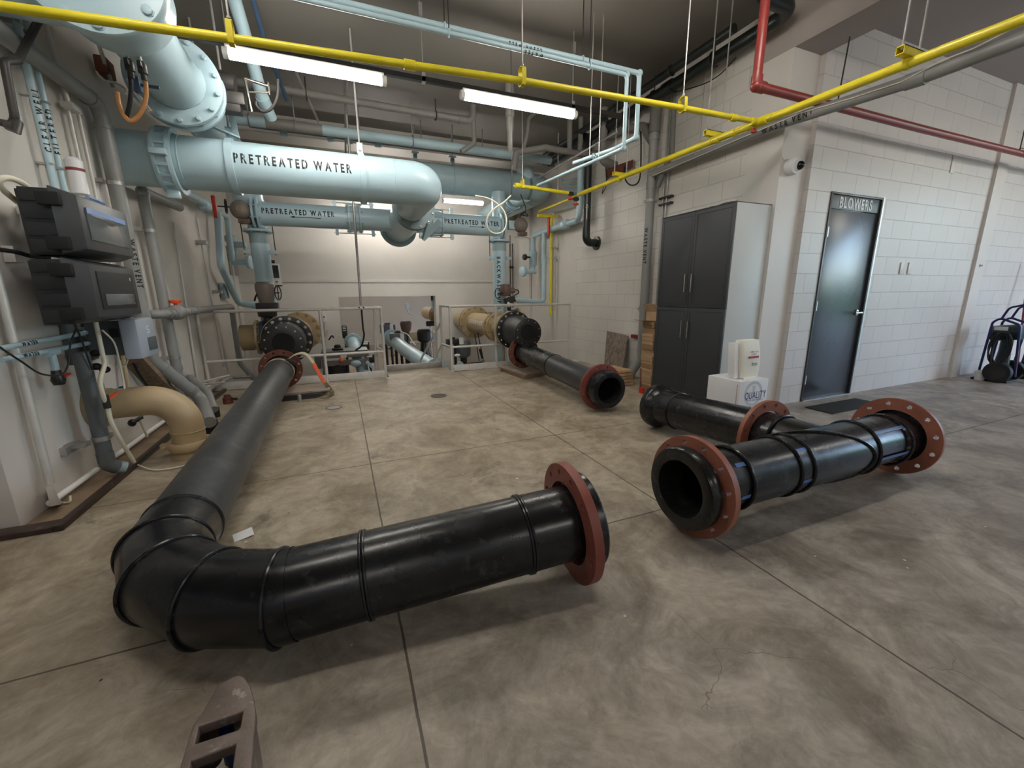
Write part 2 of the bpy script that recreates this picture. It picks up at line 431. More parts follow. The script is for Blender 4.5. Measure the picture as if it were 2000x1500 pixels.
def bolts(parent, c, d, rb, n, r=.014, h=.022, mat='chrome', ph=0.0, name='bolt', shank=.008, each=True):
    d = V(d).normalized(); u, v = frame(d)
    for k in range(n):
        a = 2*PI*(k+.5)/n+ph; p = V(c)+(u*math.cos(a)+v*math.sin(a))*rb
        mb = MB(); mb.hexbolt(p, d, r, h, shank); mb.build(name, mat, parent)
STENCIL = set('PRDAOBQC')
def glyphs(txt, h, stencil=True, bold=0.0, sp=1.0, squeeze=1.0):
    """letters laid along +x, centred, as (verts, faces) in a plane; stencil bridges cut through the bowls"""
    out_v = []; out_f = []; x = 0.0
    for ch in txt:
        if ch == ' ': x += .62*h*squeeze; continue
        cu = bpy.data.curves.new('glyph', 'FONT'); cu.body = ch; cu.size = h/.70; cu.offset = bold*h; cu.resolution_u = 4
        ob = bpy.data.objects.new('glyph', cu); me = bpy.data.meshes.new_from_object(ob); bm = bmesh.new(); bm.from_mesh(me)
        bpy.data.objects.remove(ob); bpy.data.curves.remove(cu); bpy.data.meshes.remove(me)
        if not bm.verts: continue
        x0 = min(v.co.x for v in bm.verts); x1 = max(v.co.x for v in bm.verts)
        for v in bm.verts: v.co.x = (v.co.x-x0)*squeeze
        w = (x1-x0)*squeeze
        if stencil and ch in STENCIL:
            g = .028*h; cx = w*.52
            for q in (cx-g, cx+g):
                bmesh.ops.bisect_plane(bm, geom=bm.verts[:]+bm.edges[:]+bm.faces[:], plane_co=(q, 0, 0), plane_no=(1, 0, 0))
            dl = [f for f in bm.faces if abs(f.calc_center_median().x-cx) < g]
            bmesh.ops.delete(bm, geom=dl, context='FACES')
        for q in [h*k/6 for k in range(1, 6)]:
            bmesh.ops.bisect_plane(bm, geom=bm.verts[:]+bm.edges[:]+bm.faces[:], plane_co=(0, q, 0), plane_no=(0, 1, 0))
        bm.verts.index_update(); o = len(out_v)
        out_v += [Vector((v.co.x+x, v.co.y, 0)) for v in bm.verts]; out_f += [tuple(v.index+o for v in f.verts) for f in bm.faces]
        bm.free(); x += w+.24*h*sp
    tot = x-.24*h*sp
    for v in out_v: v.x -= tot/2; v.y -= h/2
    return out_v, out_f
def text_cyl(name, txt, parent, mat, A, axis, out, r, h, bold=.012, sp=1.0, squeeze=.9, lift=.0015, flip=False, stencil=True, width=None):
    """lettering on a round pipe: A = axis point under the text centre, axis = reading direction, out = direction it faces"""
    vs, fs = glyphs(txt, h, stencil, bold+.045, sp, squeeze); a = V(axis).normalized(); o = V(out); o = (o-a*o.dot(a)).normalized(); up = o.cross(a)
    if flip: up = -up
    R = r+lift; m = MB()
    if width:
        k = width/(max(p.x for p in vs)-min(p.x for p in vs))
        for p in vs: p.x *= k
    m.add([V(A)+a*p.x+(o*math.cos(p.y/r)+up*math.sin(p.y/r))*R for p in vs], fs)
    return m.build(name, mat, parent)
def text_flat(name, txt, parent, mat, c, xd, yd, h, bold=.0, sp=1.0, squeeze=.9, stencil=False):
    vs, fs = glyphs(txt, h, stencil, bold, sp, squeeze); m = MB()
    m.add([V(c)+V(xd)*p.x+V(yd)*p.y for p in vs], fs); return m.build(name, mat, parent)
def arrow_cyl(parent, mat, A, axis, out, r, L, w=.006):
    a = V(axis).normalized(); o = V(out); o = (o-a*o.dot(a)).normalized(); up = o.cross(a); R = r+.0015
    q = lambda s, t: V(A)+a*s+(o*math.cos(t/r)+up*math.sin(t/r))*R
    m = MB(); m.add([q(-L/2, -w/2), q(L/2-.05, -w/2), q(L/2-.05, w/2), q(-L/2, w/2)], [(0, 1, 2, 3)])
    m.add([q(L/2-.06, -w*1.8), q(L/2, 0), q(L/2-.06, w*1.8)], [(0, 1, 2)]); return m.build('flow_arrow', mat, parent)
# ------------------------------------------------------------------ the setting
XL, XR, YB, YD, YE = -1.74, 4.05, 9.4, 2.91, 6.42
ZC, ZC2, ZBM, ZP = 3.86, 3.74, 3.42, -1.05
OX0, OX1, OZ = -.02, 2.02, 1.21
def S(name, mat, fn, **kw):
    m = MB(); fn(m); return struct(m.build(name, mat, **kw))
def _fl(m):
    m.bb((-7, -7, -.3), (12.2, YD, 0)); m.bb((XL-.2, YD, -.3), (XR+.2, YE, 0)); m.bb((XL-.2, YE, -.3), (.60, YE+.03, 0)); m.bb((.60, YE, -.3), (1.60, 6.98, 0)); m.bb((1.60, YE, -.3), (XR+.2, YE+.03, 0))
def clean_origin(o, loc=(0, 0, 0)):
    d = o.location-V(loc); o.data.transform(Matrix.Translation(d)); o.location = V(loc); ORG[o.name] = V(loc); return o
clean_origin(S('floor', 'floor_concrete', _fl))
clean_origin(S('floor_pit', 'floor_concrete', lambda m: m.bb((XL-.3, YE-.2, ZP-.2), (XR+3, 21.5, ZP))))
clean_origin(S('wall_pit_front', 'concrete_white', lambda m: (m.bb((XL-.2, YE-.25, ZP), (XR+.2, YE, -.301)),)))
clean_origin(S('wall_left', 'concrete_white', lambda m: m.bb((XL-.25, YD+.0, ZP), (XL, YB, ZC))))
clean_origin(S('wall_left_front', 'concrete_white', lambda m: m.bb((-7, YD, 0), (XL-.25, YD+.25, ZC2))))
clean_origin(S('wall_left_room', 'concrete_white', lambda m: m.bb((-7.2, -7, 0), (-7, YD+.2, ZC2))))
def _wb(m):
    m.bb((XL-.25, YB, OZ), (XR+.25, YB+.25, ZC)); m.bb((XL-.25, YB, ZP), (OX0, YB+.25, OZ)); m.bb((OX1, YB, ZP), (XR+.25, YB+.25, OZ))
clean_origin(S('wall_back', 'concrete_white', _wb))
S('trim_1', 'concrete_smooth', lambda m: m.bb((XL, YB-.012, 1.50), (XR, YB, 1.56)), bevel=.005)
def _fr(m):
    m.bb((XL-.25, 20, ZP), (XR+3, 20.2, 3)); m.bb((XL-.35, YB+.25, ZP), (XL-.15, 20, 3)); m.bb((XR+2.8, YB+.25, ZP), (XR+3, 20, 3)); m.bb((XL-.35, YB+.25, 3), (XR+3, 20.2, 3.2))
clean_origin(S('wall_far_room', 'concrete_white', _fr))
S('wall_far_room_pier', 'concrete_smooth', lambda m: m.bb((2.85, 13.6, ZP), (4.0, 14.0, 3.0)))
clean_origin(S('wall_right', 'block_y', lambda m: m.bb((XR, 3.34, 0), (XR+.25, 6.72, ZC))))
clean_origin(S('wall_right_rear', 'concrete_white', lambda m: (m.bb((XR, 6.72, ZP), (XR+.25, YB, ZC)), m.bb((XR-.07, 8.55, ZP), (XR, 9.1, ZC)))))
clean_origin(S('wall_right_pilaster', 'concrete_smooth', lambda m: m.bb((XR, YD+.05, 0), (4.46, 3.34, ZBM))))
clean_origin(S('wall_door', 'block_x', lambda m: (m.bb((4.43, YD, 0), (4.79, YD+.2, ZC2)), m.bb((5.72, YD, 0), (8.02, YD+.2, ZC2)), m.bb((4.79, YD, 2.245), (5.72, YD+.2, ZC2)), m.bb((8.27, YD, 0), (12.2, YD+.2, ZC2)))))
clean_origin(S('wall_door_pilaster', 'concrete_smooth', lambda m: m.bb((8.02, YD-.035, 0), (8.27, YD+.2, ZC2))))
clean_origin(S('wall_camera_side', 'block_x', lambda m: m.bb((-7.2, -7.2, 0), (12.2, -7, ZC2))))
def _wr(m):
    m.bb((12, -7, 0), (12.2, -3.8, ZC2)); m.bb((12, .6, 0), (12.2, YD, ZC2)); m.bb((12, -3.8, 3.35), (12.2, .6, ZC2))
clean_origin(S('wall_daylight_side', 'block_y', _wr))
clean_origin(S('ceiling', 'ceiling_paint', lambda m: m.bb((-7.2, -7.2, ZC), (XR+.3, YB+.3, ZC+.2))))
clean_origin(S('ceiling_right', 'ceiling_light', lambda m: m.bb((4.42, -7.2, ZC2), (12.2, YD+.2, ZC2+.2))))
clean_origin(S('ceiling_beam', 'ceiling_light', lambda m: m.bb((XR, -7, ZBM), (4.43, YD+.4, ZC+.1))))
clean_origin(S('ceiling_beam_rear', 'beam_paint', lambda m: m.bb((XL, 7.55, 3.60), (XR, 7.95, ZC))))
clean_origin(S('ground_outside', 'grass', lambda m: m.bb((12.2, -30, -.25), (50, 30, -.1))))
clean_origin(S('ground_apron', 'asphalt', lambda m: m.bb((12.2, -8, -.2), (16.5, 6, -.05))))
def _hd(m):
    random.seed(3)
    for i in range(26): m.sphere((23+random.random()*3, -14+i*1.1, .4+random.random()*1.1), .9+random.random()*.9, (1, 1, 1), 10, 7)
S('ground_hedge', 'foliage', _hd)
# stained drain curb along the left wall
m = MB(); m.bb((XL, YD+.02, 0.0), (-1.555, 6.40, .012)); struct(m.build('floor_drain_bed', 'curb_floor'))
m = MB(); m.bb((-1.56, 2.80, 0), (-1.515, 6.40, .035)); m.bb((-7, 2.80, 0), (-1.56, 2.90, .030)); struct(m.build('trim_drain_edge', 'curb_brown', bevel=.006))
# edge kerb under the railings is on the rail things; the recess kick is a trim board
m = MB(); m.bb((.62, 6.95, 0), (1.60, 6.97, .10)); struct(m.build('trim_ladder_kick', 'galvanised', bevel=.003))

# ---- steel door with its frame, header lettering and lever
def door():
    fr = MB(); y0 = YD-.012
    fr.bb((4.79, y0, 0), (4.815, YD+.16, 2.245)); fr.bb((5.685, y0, 0), (5.72, YD+.16, 2.245)); fr.bb((4.815, y0, 2.225), (5.685, YD+.16, 2.245))
    dr = thing('door_1', '', '', (4.8, YD, 0)); del dr['label']; del dr['category']; dr['kind'] = 'structure'
    fr.build('frame', 'frame_dark', dr, bevel=.003)
    sub('frame_trim', 'galvanised', dr, lambda m: m.bb((5.70, y0-.003, 0), (5.728, y0, 2.25)))
    sub('header_panel', 'frame_dark', dr, lambda m: m.bb((4.815, YD+.004, 2.085), (5.685, YD+.05, 2.225)), bevel=.002)
    lf = sub('door_leaf', 'door_grey', dr, lambda m: m.bb((4.82, YD+.012, .012), (5.68, YD+.055, 2.078)), bevel=.002)
    for z in (.25, 1.08, 1.85): sub('hinge', 'galvanised', lf, lambda m: (m.cyl((4.818, YD-.002, z-.055), (4.818, YD-.002, z+.055), .009, 10), m.bb((4.80, YD-.012, z-.05), (4.83, YD-.006, z+.05))))
    def lev(m):
        m.lathe((5.60, YD+.012, .99), (0, -1, 0), [(0, .034), (.012, .034), (.016, .026), (.02, .014), (.055, .013)], 24)
        m.tube(fil([(5.60, YD-.043, .99), (5.60, YD-.05, .99), (5.47, YD-.05, .99)], .012), .010, 12)
    sub('door_lever', 'chrome', lf, lev)
    sub('threshold', 'galvanised', dr, lambda m: m.bb((4.815, YD-.02, 0), (5.685, YD+.1, .010)))
    text_flat('lettering', 'BLOWERS', dr, 'letter_white', (5.25, YD+.001, 2.155), (1, 0, 0), (0, 0, 1), .105, .03, .7, .72, True)
door()
# patches and plates on the walls
for (x, z, w, h, lb) in ((6.33, 1.50, .075, .14, 'left of the two painted cover plates on the block wall right of the door'), (6.50, 1.50, .075, .14, 'right of the two painted cover plates on the block wall right of the door')):
    m = MB(); m.bb((x-w/2, YD-.012, z-h/2), (x+w/2, YD, z+h/2)); tag(m.build('cover_plate', 'block_x' if 0 else 'concrete_smooth', bevel=.004), lb, 'cover plate', 'cover plates beside the door')
m = MB(); m.bb((7.0-.04, YD-.01, 2.62), (7.04, YD, 2.82)); tag(m.build('cover_plate', 'concrete_smooth', bevel=.004), 'narrow painted cover plate high on the block wall under the red pipe', 'cover plate')
m = MB(); m.lathe((8.14, YD-.036, 1.56), (0, -1, 0), [(0, .02), (.012, .02), (.014, .012), (.03, .011)], 16); tag(m.build('wall_hook', 'camera_white'), 'small white round hook fixing on the narrow pilaster', 'hook')
m = MB(); m.bb((4.58, 2.45, 0), (5.48, 2.72, .012)); o = tag(m.build('door_mat', 'mat_black', bevel=.004), 'black ribbed floor mat lying in front of the blowers door', 'mat')

# ------------------------------------------------------------------ lights
def strip(x0, x1, y, z, label, w=.068):
    t = thing('strip_light', label, 'ceiling light', ((x0+x1)/2, y, z), 'wraparound strip lights')
    sub('diffuser', 'lamp_glow', t, lambda m: m.tube([(x0+.02, y, z), (x1-.02, y, z)], w/2*1.15, 20))
    sub('housing', 'diffuser_end', t, lambda m: m.bb((x0, y-w/2*.8, z+.03), (x1, y+w/2*.8, z+.055)), bevel=.006)
    for x in (x0, x1): sub('end_cap', 'diffuser_end', t, lambda m: m.tube([(x-.02 if x == x0 else x-.02, y, z), (x+.02, y, z)], w/2*1.2, 16), bevel=.004)
    return t
YS = 4.2
a = P(440, 97, y=YS); b = P(750, 156, y=YS); strip(a.x, b.x, YS, 3.09, 'long lit strip light above the large pretreated water pipe, nearest the left wall')
a = P(903, 185, y=YS); b = P(1122, 224, y=YS); strip(a.x, b.x, YS, 3.09, 'lit strip light on the dark channel near the centre of the ceiling')
strip(1.95, 2.75, 8.0, 2.95, 'lit strip light far back behind the curve of the large blue pipe', .06)
for (x, y) in ((-.55, 1.95), (2.3, 1.95), (-1.5, -3.6), (2.0, -3.6), (6.0, -3.6), (7.2, -.6), (9.8, -.6)):  # unseen strips: front pair placed from pipe shadows, the rest added as room fill
    t = strip(x-.6, x+.6, y, 3.40, 'unseen strip light assumed in the main room, outside the view'); t['kind'] = 'structure'
for (xa, xb, yy, zz) in ((.3, 1.5, 13.5, 2.7), (1.2, 2.4, 16.5, 2.7), (.2, 1.4, 8.45, 3.0)):  # hidden lamps added to brighten the rear wall and the far room
    strip(xa, xb, yy, zz, 'unseen strip light added to brighten the rear wall and far room')['kind'] = 'structure'
# dark channel that carries the lights
t = thing('light_channel', 'long dark steel channel carrying the strip lights across the bay', 'channel', (0, YS, 3.13))
sub('channel', 'charcoal_steel', t, lambda m: m.bb((-1.60, YS+.0, 3.148), (3.12, YS+.045, 3.188)))
for x in (P(823, 55, y=YS).x, -.62, 2.47): sub('hanger_rod', 'galvanised', t, lambda m: (m.cyl((x, YS+.02, 3.18), (x, YS+.02, ZC), .005, 8), m.bb((x-.016, YS+.0, 3.14), (x+.016, YS+.045, 3.22)), m.bb((x-.016, YS+.0, 3.66), (x+.016, YS+.045, 3.76))))
t = thing('conduit_run', 'dark conduit dropping from the light channel down the left wall', 'conduit', (-1.62, 3.9, 2.2))
sub('conduit', 'charcoal_steel', t, lambda m: m.tube(fil([(-1.60, YS+.02, 3.168), (-1.635, 4.16, 3.16), P(35, 118, x=-1.52), P(8, 120, x=-1.52), P(32, 246, x=-1.52), P(-30, 232, x=-1.7)], .04), .019, 12))
sub('elbow', 'dark_steel', t, lambda m: m.tube([P(33, 238, x=-1.52), P(30, 251, x=-1.52), P(17, 246, x=-1.56)], .024, 12))

# ------------------------------------------------------------------ black plastic pipes on the floor
R0 = .159
def bead(m, c, d, r=R0, w=.006):
    for s in (-.006, .006): m.torus(V(c)+V(d).normalized()*s, d, r+.002, w, 48, 8)
def pipe_L():
    yb = 2.0; x0 = -.785; s = .243; a1 = math.radians
    end = Vector((-.775, 5.93, .33))
    zf = .178
    t = thing('elbow_pipe', 'long black plastic pipe with segmented elbow lying in the foreground', 'pipe', (x0, yb, 0))
    pts = [Vector((x0, yb, zf))]; ang = -90
    for k in range(3):
        ang += 22.5; p = pts[-1]+Vector((math.cos(a1(ang)), math.sin(a1(ang)), 0))*s; pts.append(p)
    p5 = pts[-1]; fe = Vector((.93, 1.405, .262))
    back = end.copy(); d1 = (pts[0]-back).normalized(); d2 = (fe-p5).normalized()
    full = [back]+pts+[fe]
    # elbow part keeps the shiny black look, the long leg is scuffed grey
    b1 = pts[0]-d1*.20
    sub('long_leg', 'hdpe_scuffed', t, lambda m: m.tube([back, b1], R0, 64, cap=False))
    sub('segmented_elbow', 'hdpe_black', t, lambda m: m.tube([b1]+pts+[p5+d2*.05], R0+.003, 64, cap=False))
    b2 = p5+d2*.30; b3 = p5+d2*.935
    sub('short_leg', 'hdpe_black', t, lambda m: m.tube([p5+d2*.05, b2, b3, fe], [R0]*4, 64, cap=False))
    sub('pipe_bore', 'hdpe_inside', t, lambda m: m.lathe(fe-d2*0, -d2, [(0, R0-.025), (1.0, R0-.025), (1.0, 0)], 40, cap0=False))
    sub('pipe_bore', 'hdpe_inside', t, lambda m: m.lathe(back, d1, [(0, R0-.025), (.8, R0-.025), (.8, 0)], 40, cap0=False))
    nb = [b1, (b2), (b3)]; nd = [d1, d2, d2]
    for c, d in zip(nb, nd): sub('weld_bead', 'hdpe_black', t, lambda m: bead(m, c, d))
    for i, p in enumerate(pts):
        tin = (pts[i]-(pts[i-1] if i else b1)).normalized(); to = ((pts[i+1] if i < 3 else fe)-pts[i]).normalized()
        nrm = (tin+to).normalized()
        def mb_(m, p=p, tin=tin, nrm=nrm):
            u, v = frame(nrm); rr = []
            for k in range(64):
                a = 2*PI*k/64; o = u*math.cos(a)+v*math.sin(a); # ellipse of the mitre
                q = o-tin*(o.dot(tin)); q.normalize(); e = q*(R0+.005); e = e-tin*(e.dot(nrm)/tin.dot(nrm)); rr.append(p+e)
            rr.append(rr[0]); rr.append(rr[1]); m.tube(rr, .008, 8, cap=False)
        sub('weld_bead', 'hdpe_black', t, mb_)
    # flanged ends
    def stub(m): m.lathe(fe-d2*.035, d2, [(0, R0), (0, .205), (.035, .208), (.042, .203), (.042, R0-.03), (0, R0-.03)], 56, closed=True)
    sub('stub_end', 'hdpe_black', t, stub)
    sub('backing_ring', 'primer_red', t, lambda m: ring_holes(m, fe-d2*.070, d2, .262, R0+.022, .040, 12, .225, .0145))
    def stub2(m): m.lathe(back-d1*.0, -d1, [(-.03, R0), (-.03, .2), (.01, .2), (.012, R0-.03), (-.03, R0-.03)], 48, closed=True)
    sub('stub_end', 'hdpe_black', t, stub2)
    sub('backing_ring', 'rust_brown', t, lambda m: ring_holes(m, back+d1*.055, d1, .25, R0+.02, .03, 12, .218, .0145))
    return back, d1
LB, LD = pipe_L()
# paper tag on the floor beside the elbow
m = MB(); m.box((-.585, 2.33, .015), (.09, .05, .003), Matrix.Rotation(.5, 3, 'X') @ Matrix.Rotation(.3, 3, 'Z')); tag(m.build('paper_tag', 'label_white'), 'small white paper tag poking out beside the segmented elbow', 'tag')

def pipe_small():
    a = Vector((2.525, 3.43, .243)); b = Vector((2.60, 5.85, .345)); d = (b-a).normalized(); r = .152
    t = thing('straight_pipe', 'short black plastic pipe resting between the floor and a wooden block, near the right railing', 'pipe', (2.55, 4.6, 0))
    j = a+d*1.28
    sub('pipe_body', 'hdpe_scuffed', t, lambda m: m.tube([a+d*.1, j], r, 56, cap=False))
    sub('pipe_body', 'hdpe_black', t, lambda m: m.tube([j, b], r, 56, cap=False))
    sub('pipe_bore', 'hdpe_inside', t, lambda m: m.lathe(a, d, [(.001, r-.011), (1.6, r-.011), (1.6, 0)], 40, cap0=False))
    sub('weld_bead', 'hdpe_black', t, lambda m: bead(m, j, d, r, .005))
    sub('stub_end', 'hdpe_black', t, lambda m: m.lathe(a, d, [(0, .195), (.10, .2), (.13, .2), (.16, r), (.16, r-.011), (0.0, r-.011)], 56, closed=True), bevel=.004)
    sub('backing_ring', 'primer_red', t, lambda m: ring_holes(m, a+d*.175, d, .250, r+.02, .03, 12, .218, .0145))
    sub('stub_end', 'hdpe_black', t, lambda m: m.lathe(b, d, [(-.03, .195), (.01, .195), (.01, r-.011), (-.03, r-.011)], 48, closed=True))
    sub('backing_ring', 'rust_brown', t, lambda m: ring_holes(m, b-d*.05, d, .250, r+.02, .03, 12, .218, .0145))
pipe_small()

def tee():
    X = Vector((1, 0, 0)); Y = Vector((0, 1, 0)); y0 = 1.445; z0 = .262; r = R0
    t = thing('tee_pipe', 'black plastic tee fitting with blue stripes and three loose rusty flange rings', 'pipe', (2.6, y0, 0))
    A = Vector((1.52, y0, z0)); B = Vector((3.50, y0+.01, z0))
    BX = [P(1418, 874, z=.425).x, P(1508, 855, z=.425).x, P(1533, 850, z=.425).x, P(1664, 825, z=.425).x, P(1722, 811, z=.425).x]
    sub('run_pipe', 'hdpe_black', t, lambda m: m.tube([A+X*.06, B], r, 64, cap=False))
    sub('pipe_bore', 'hdpe_inside', t, lambda m: m.lathe(A, X, [(.001, r-.012), (1.98, r-.012)], 44, cap0=False))
    # moulded centre, slightly thicker, that turns into the branch
    sub('tee_body', 'hdpe_black', t, lambda m: m.tube([(BX[0], y0, z0), (BX[3], y0, z0)], r+.006, 64, cap=False))
    br0 = Vector((2.70, y0+.02, z0)); mid = Vector((2.70, 1.95, z0)); E = Vector((2.665, 2.90, .205)); bd = (E-mid).normalized()
    sub('branch_pipe', 'hdpe_black', t, lambda m: m.tube([br0, mid, E-bd*.06], r-.003, 56, cap=False))
    # saddle seam of the branch on the run (curve of intersection seen from the near side)
    def seam(m):
        pts = []
        for k in range(41):
            a = math.radians(-100+200*k/40); rr = r+.012
            pts.append(Vector((2.60+.34*math.cos(a*.9)-.02, y0-rr*math.sin(math.radians(90-abs(math.degrees(a))*.9)), z0+rr*math.sin(a*.9))))
        m.tube(pts, .009, 8)
    BX = [P(1418, 874, z=.425).x, P(1508, 855, z=.425).x, P(1533, 850, z=.425).x, P(1664, 825, z=.425).x, P(1722, 811, z=.425).x]
    def ring(cx, ty=0.0):
        def f(m):
            c = Vector((cx, y0, z0)); n = Vector((1, ty, 0)).normalized(); u, v = frame(n); rr = []
            for k in range(66):
                a = 2*PI*k/64; q = Vector((0, math.cos(a), math.sin(a)))*(r+.010); x = -q.y*ty; rr.append(c+Vector((x, q.y, q.z)))
            m.tube(rr, .009, 8, cap=False)
        return f
    for cx, ty in ((BX[0], 0), (BX[1], 0), (BX[2], 0), (BX[3], 0), (BX[4], 0)): sub('weld_bead', 'hdpe_black', t, ring(cx, ty))
    sub('weld_bead', 'hdpe_black', t, ring(BX[2]+.17, 2.3), None)
    for c in (Vector((2.70, 1.72, z0)),): sub('weld_bead', 'hdpe_black', t, lambda m: m.torus(c, Y, r+.006, .009, 48, 8))
    sub('weld_bead', 'hdpe_black', t, lambda m: m.torus(E-bd*.28, bd, r, .007, 48, 8))
    sub('stub_end', 'hdpe_black', t, lambda m: m.lathe(E, -bd, [(0, .197), (.05, .200), (.07, .195), (.12, r), (.12, r-.03), (0, r-.03)], 56, closed=True), bevel=.004)
    sub('stub_end', 'hdpe_black', t, lambda m: m.lathe(A, X, [(0, .208), (.012, .214), (.060, .214), (.10, r+.004), (.10, r-.012), (0, r-.012)], 64, closed=True), bevel=.004)
    sub('stub_end', 'hdpe_black', t, lambda m: m.lathe(B, X, [(-.03, .2), (.01, .2), (.01, r-.012), (-.03, r-.012)], 56, closed=True))
    sub('backing_ring', 'primer_orange', t, lambda m: ring_holes(m, A+Vector((.086, 0, 0)), Vector((1, .05, -.03)), .262, r+.03, .036, 12, .228, .0145))
    sub('backing_ring', 'primer_orange', t, lambda m: ring_holes(m, B-X*.04, X, .262, r+.022, .022, 12, .226, .0145))
    sub('backing_ring', 'primer_orange', t, lambda m: ring_holes(m, Vector((2.71, 1.85, z0-.012)), Vector((.04, 1, 0)), .250, r+.018, .03, 12, .218, .0145))
    # blue identification stripes, flush on the pipe wall
    def stripe(x1, x2, ang, w=.022, rr=r):
        def f(m):
            R = rr+.0012; vs = []
            for x in (x1, x2):
                for s in range(5):
                    a = ang+(s-2)/4*w/R; vs.append(Vector((x, y0-R*math.cos(a), z0+R*math.sin(a))))
            m.add(vs, [(s, s+1, s+6, s+5) for s in range(4)])
        return f
    for (x1, x2) in ((1.78, BX[0]-.01), (BX[1]+.01, BX[2]-.01), (BX[3]+.01, BX[4]-.01)):
        for ang in (math.radians(50), math.radians(-12)):
            sub('blue_stripe', 'blue_stripe', t, stripe(x1, x2, ang, rr=r+(.006 if 2.1 < x1 < 2.86 else 0)))
tee()

# ------------------------------------------------------------------ worn steel fixture in the foreground (boat shaped bracket)
def shoe():
    t = thing('boat_shaped_fixture', 'worn boat shaped metal fixture with a pointed tip standing in the near foreground', 'fixture', (-.40, 1.05, 0))
    # outline on its top plate, seen leaning; built flat then placed
    zt = .20
    L = [(460, 1330), (432, 1345), (415, 1372), (398, 1402), (382, 1424), (374, 1450), (367, 1474), (358, 1505), (345, 1560), (338, 1640)]
    Rr = [(475, 1332), (487, 1350), (494, 1374), (498, 1402), (496, 1430), (493, 1470), (490, 1505), (484, 1560), (470, 1640)]
    outl = [P(*q, z=zt) for q in [(467, 1329)]+Rr+L[::-1]]
    o2 = [(p.x, p.y) for p in outl]
    def hole(qs): return [(P(*q, z=zt).x, P(*q, z=zt).y) for q in qs]
    h1 = hole([(387, 1426), (480, 1394), (474, 1428), (468, 1436), (378, 1466)])
    h2 = hole([(372, 1494), (466, 1458), (460, 1505), (455, 1560), (352, 1590)])
    vs, fs = weld(*filled([o2, h1, h2], .02, .004))
    m = MB(); m.add([Vector((p.x, p.y, p.z+zt)) for p in vs], fs); m.build('top_plate', 'paint_worn_metal', t)
    def side(m):
        n = len(outl)
        for i in range(n):
            a = outl[i]; b = outl[(i+1) % n]; c = sum(outl, Vector())/n; sh = lambda p, k: Vector((c.x+(p.x-c.x)*k, c.y+(p.y-c.y)*k, 0))
            m.add([sh(a, 1)+Vector((0, 0, zt-.005)), sh(b, 1)+Vector((0, 0, zt-.005)), sh(b, .97)+Vector((0, 0, .045)), sh(a, .97)+Vector((0, 0, .045)),
                   sh(a, .93)+Vector((0, 0, zt-.005)), sh(b, .93)+Vector((0, 0, zt-.005)), sh(b, .90)+Vector((0, 0, .045)), sh(a, .90)+Vector((0, 0, .045))],
                  [(0, 1, 2, 3), (4, 7, 6, 5), (3, 2, 6, 7), (0, 4, 5, 1)])
    sub('side_wall', 'paint_worn_metal', t, side)
    for q in ((440, 1375), (420, 1570)):
        p = P(*q, z=.0); sub('foot', 'black_rubber', t, lambda m: m.lathe((P(*q, z=zt).x, P(*q, z=zt).y, 0), (0, 0, 1), [(0, .02), (.05, .018), (.06, .008), (.19, .008)], 16))
    p = P(440, 1419, z=.17); sub('blue_plug', 'socket_blue', t, lambda m: m.lathe((p.x, p.y, .06), (0, 0, 1), [(0, .016), (.09, .016), (.11, .013)], 20)); p = P(470, 1334, z=.21); sub('worn_tip', 'label_white', t, lambda m: m.tube(catmull([P(452, 1334, z=.205), P(466, 1330, z=.206), P(476, 1336, z=.205), P(486, 1352, z=.204)], 5), .004, 8))
    p = P(410, 1500, z=.10); sub('black_lever', 'black_rubber', t, lambda m: m.sphere((p.x, p.y-.01, .13), .03, (1.1, .7, .7)))
shoe()

# ------------------------------------------------------------------ timber under the pipes
def pallet(name, pts4, z0, z1, mat, label, cat='wood block'):
    m = MB(); a = [Vector((p[0], p[1], z0)) for p in pts4]; b = [Vector((p[0], p[1], z1)) for p in pts4]; m.add(a+b, [(3, 2, 1, 0), (4, 5, 6, 7), (0, 1, 5, 4), (1, 2, 6, 5), (2, 3, 7, 6), (3, 0, 4, 7)])
    return tag(m.build(name, mat, bevel=.004), label, cat)
t = thing('timber_cribbing', 'pale timber block crib under the far end of the right black pipe', 'wood block', (2.68, 5.8, 0))
sub('top_board', 'grey_board', t, lambda m: m.add([(2.32, 6.15, .060), (2.42, 5.36, .060), (3.0, 5.56, .060), (2.92, 6.15, .060), (2.32, 6.15, .075), (2.42, 5.36, .075), (3.0, 5.56, .075), (2.92, 6.15, .075)], [(0, 1, 2, 3), (4, 7, 6, 5), (0, 4, 5, 1), (1, 5, 6, 2), (2, 6, 7, 3), (3, 7, 4, 0)]))
sub('frame_board', 'old_plank', t, lambda m: m.beam((2.36, 6.15, .03), (2.44, 5.38, .03), .04, .058)); sub('frame_board', 'old_plank', t, lambda m: m.beam((2.44, 5.38, .03), (2.98, 5.58, .03), .04, .058))
sub('frame_board', 'old_plank', t, lambda m: m.beam((2.66, 6.13, .03), (2.72, 5.52, .03), .04, .058))
t = thing('timber_sleeper', 'weathered grey board on dark battens under the strapped end of the long pipe', 'wood block', (-.7, 5.6, 0))
sub('top_board', 'grey_board', t, lambda m: m.box((-.62, 5.72, .07), (.78, .42, .025), Matrix.Rotation(.08, 3, 'Z')), bevel=.003)
sub('batten', 'charcoal_steel', t, lambda m: m.bb((-1.0, 5.45, .0), (-.30, 5.51, .057)))
sub('batten', 'charcoal_steel', t, lambda m: m.bb((-1.0, 5.86, .0), (-.25, 5.92, .057)))
m = MB(); m.lathe((P(586, 785, z=0).x, P(586, 785, z=0).y, .0), (0, 0, 1), [(0, .022), (.085, .022), (.09, .018)], 8); tag(m.build('steel_stub', 'galvanised'), 'short upright steel stub in front of the weathered board', 'stub')
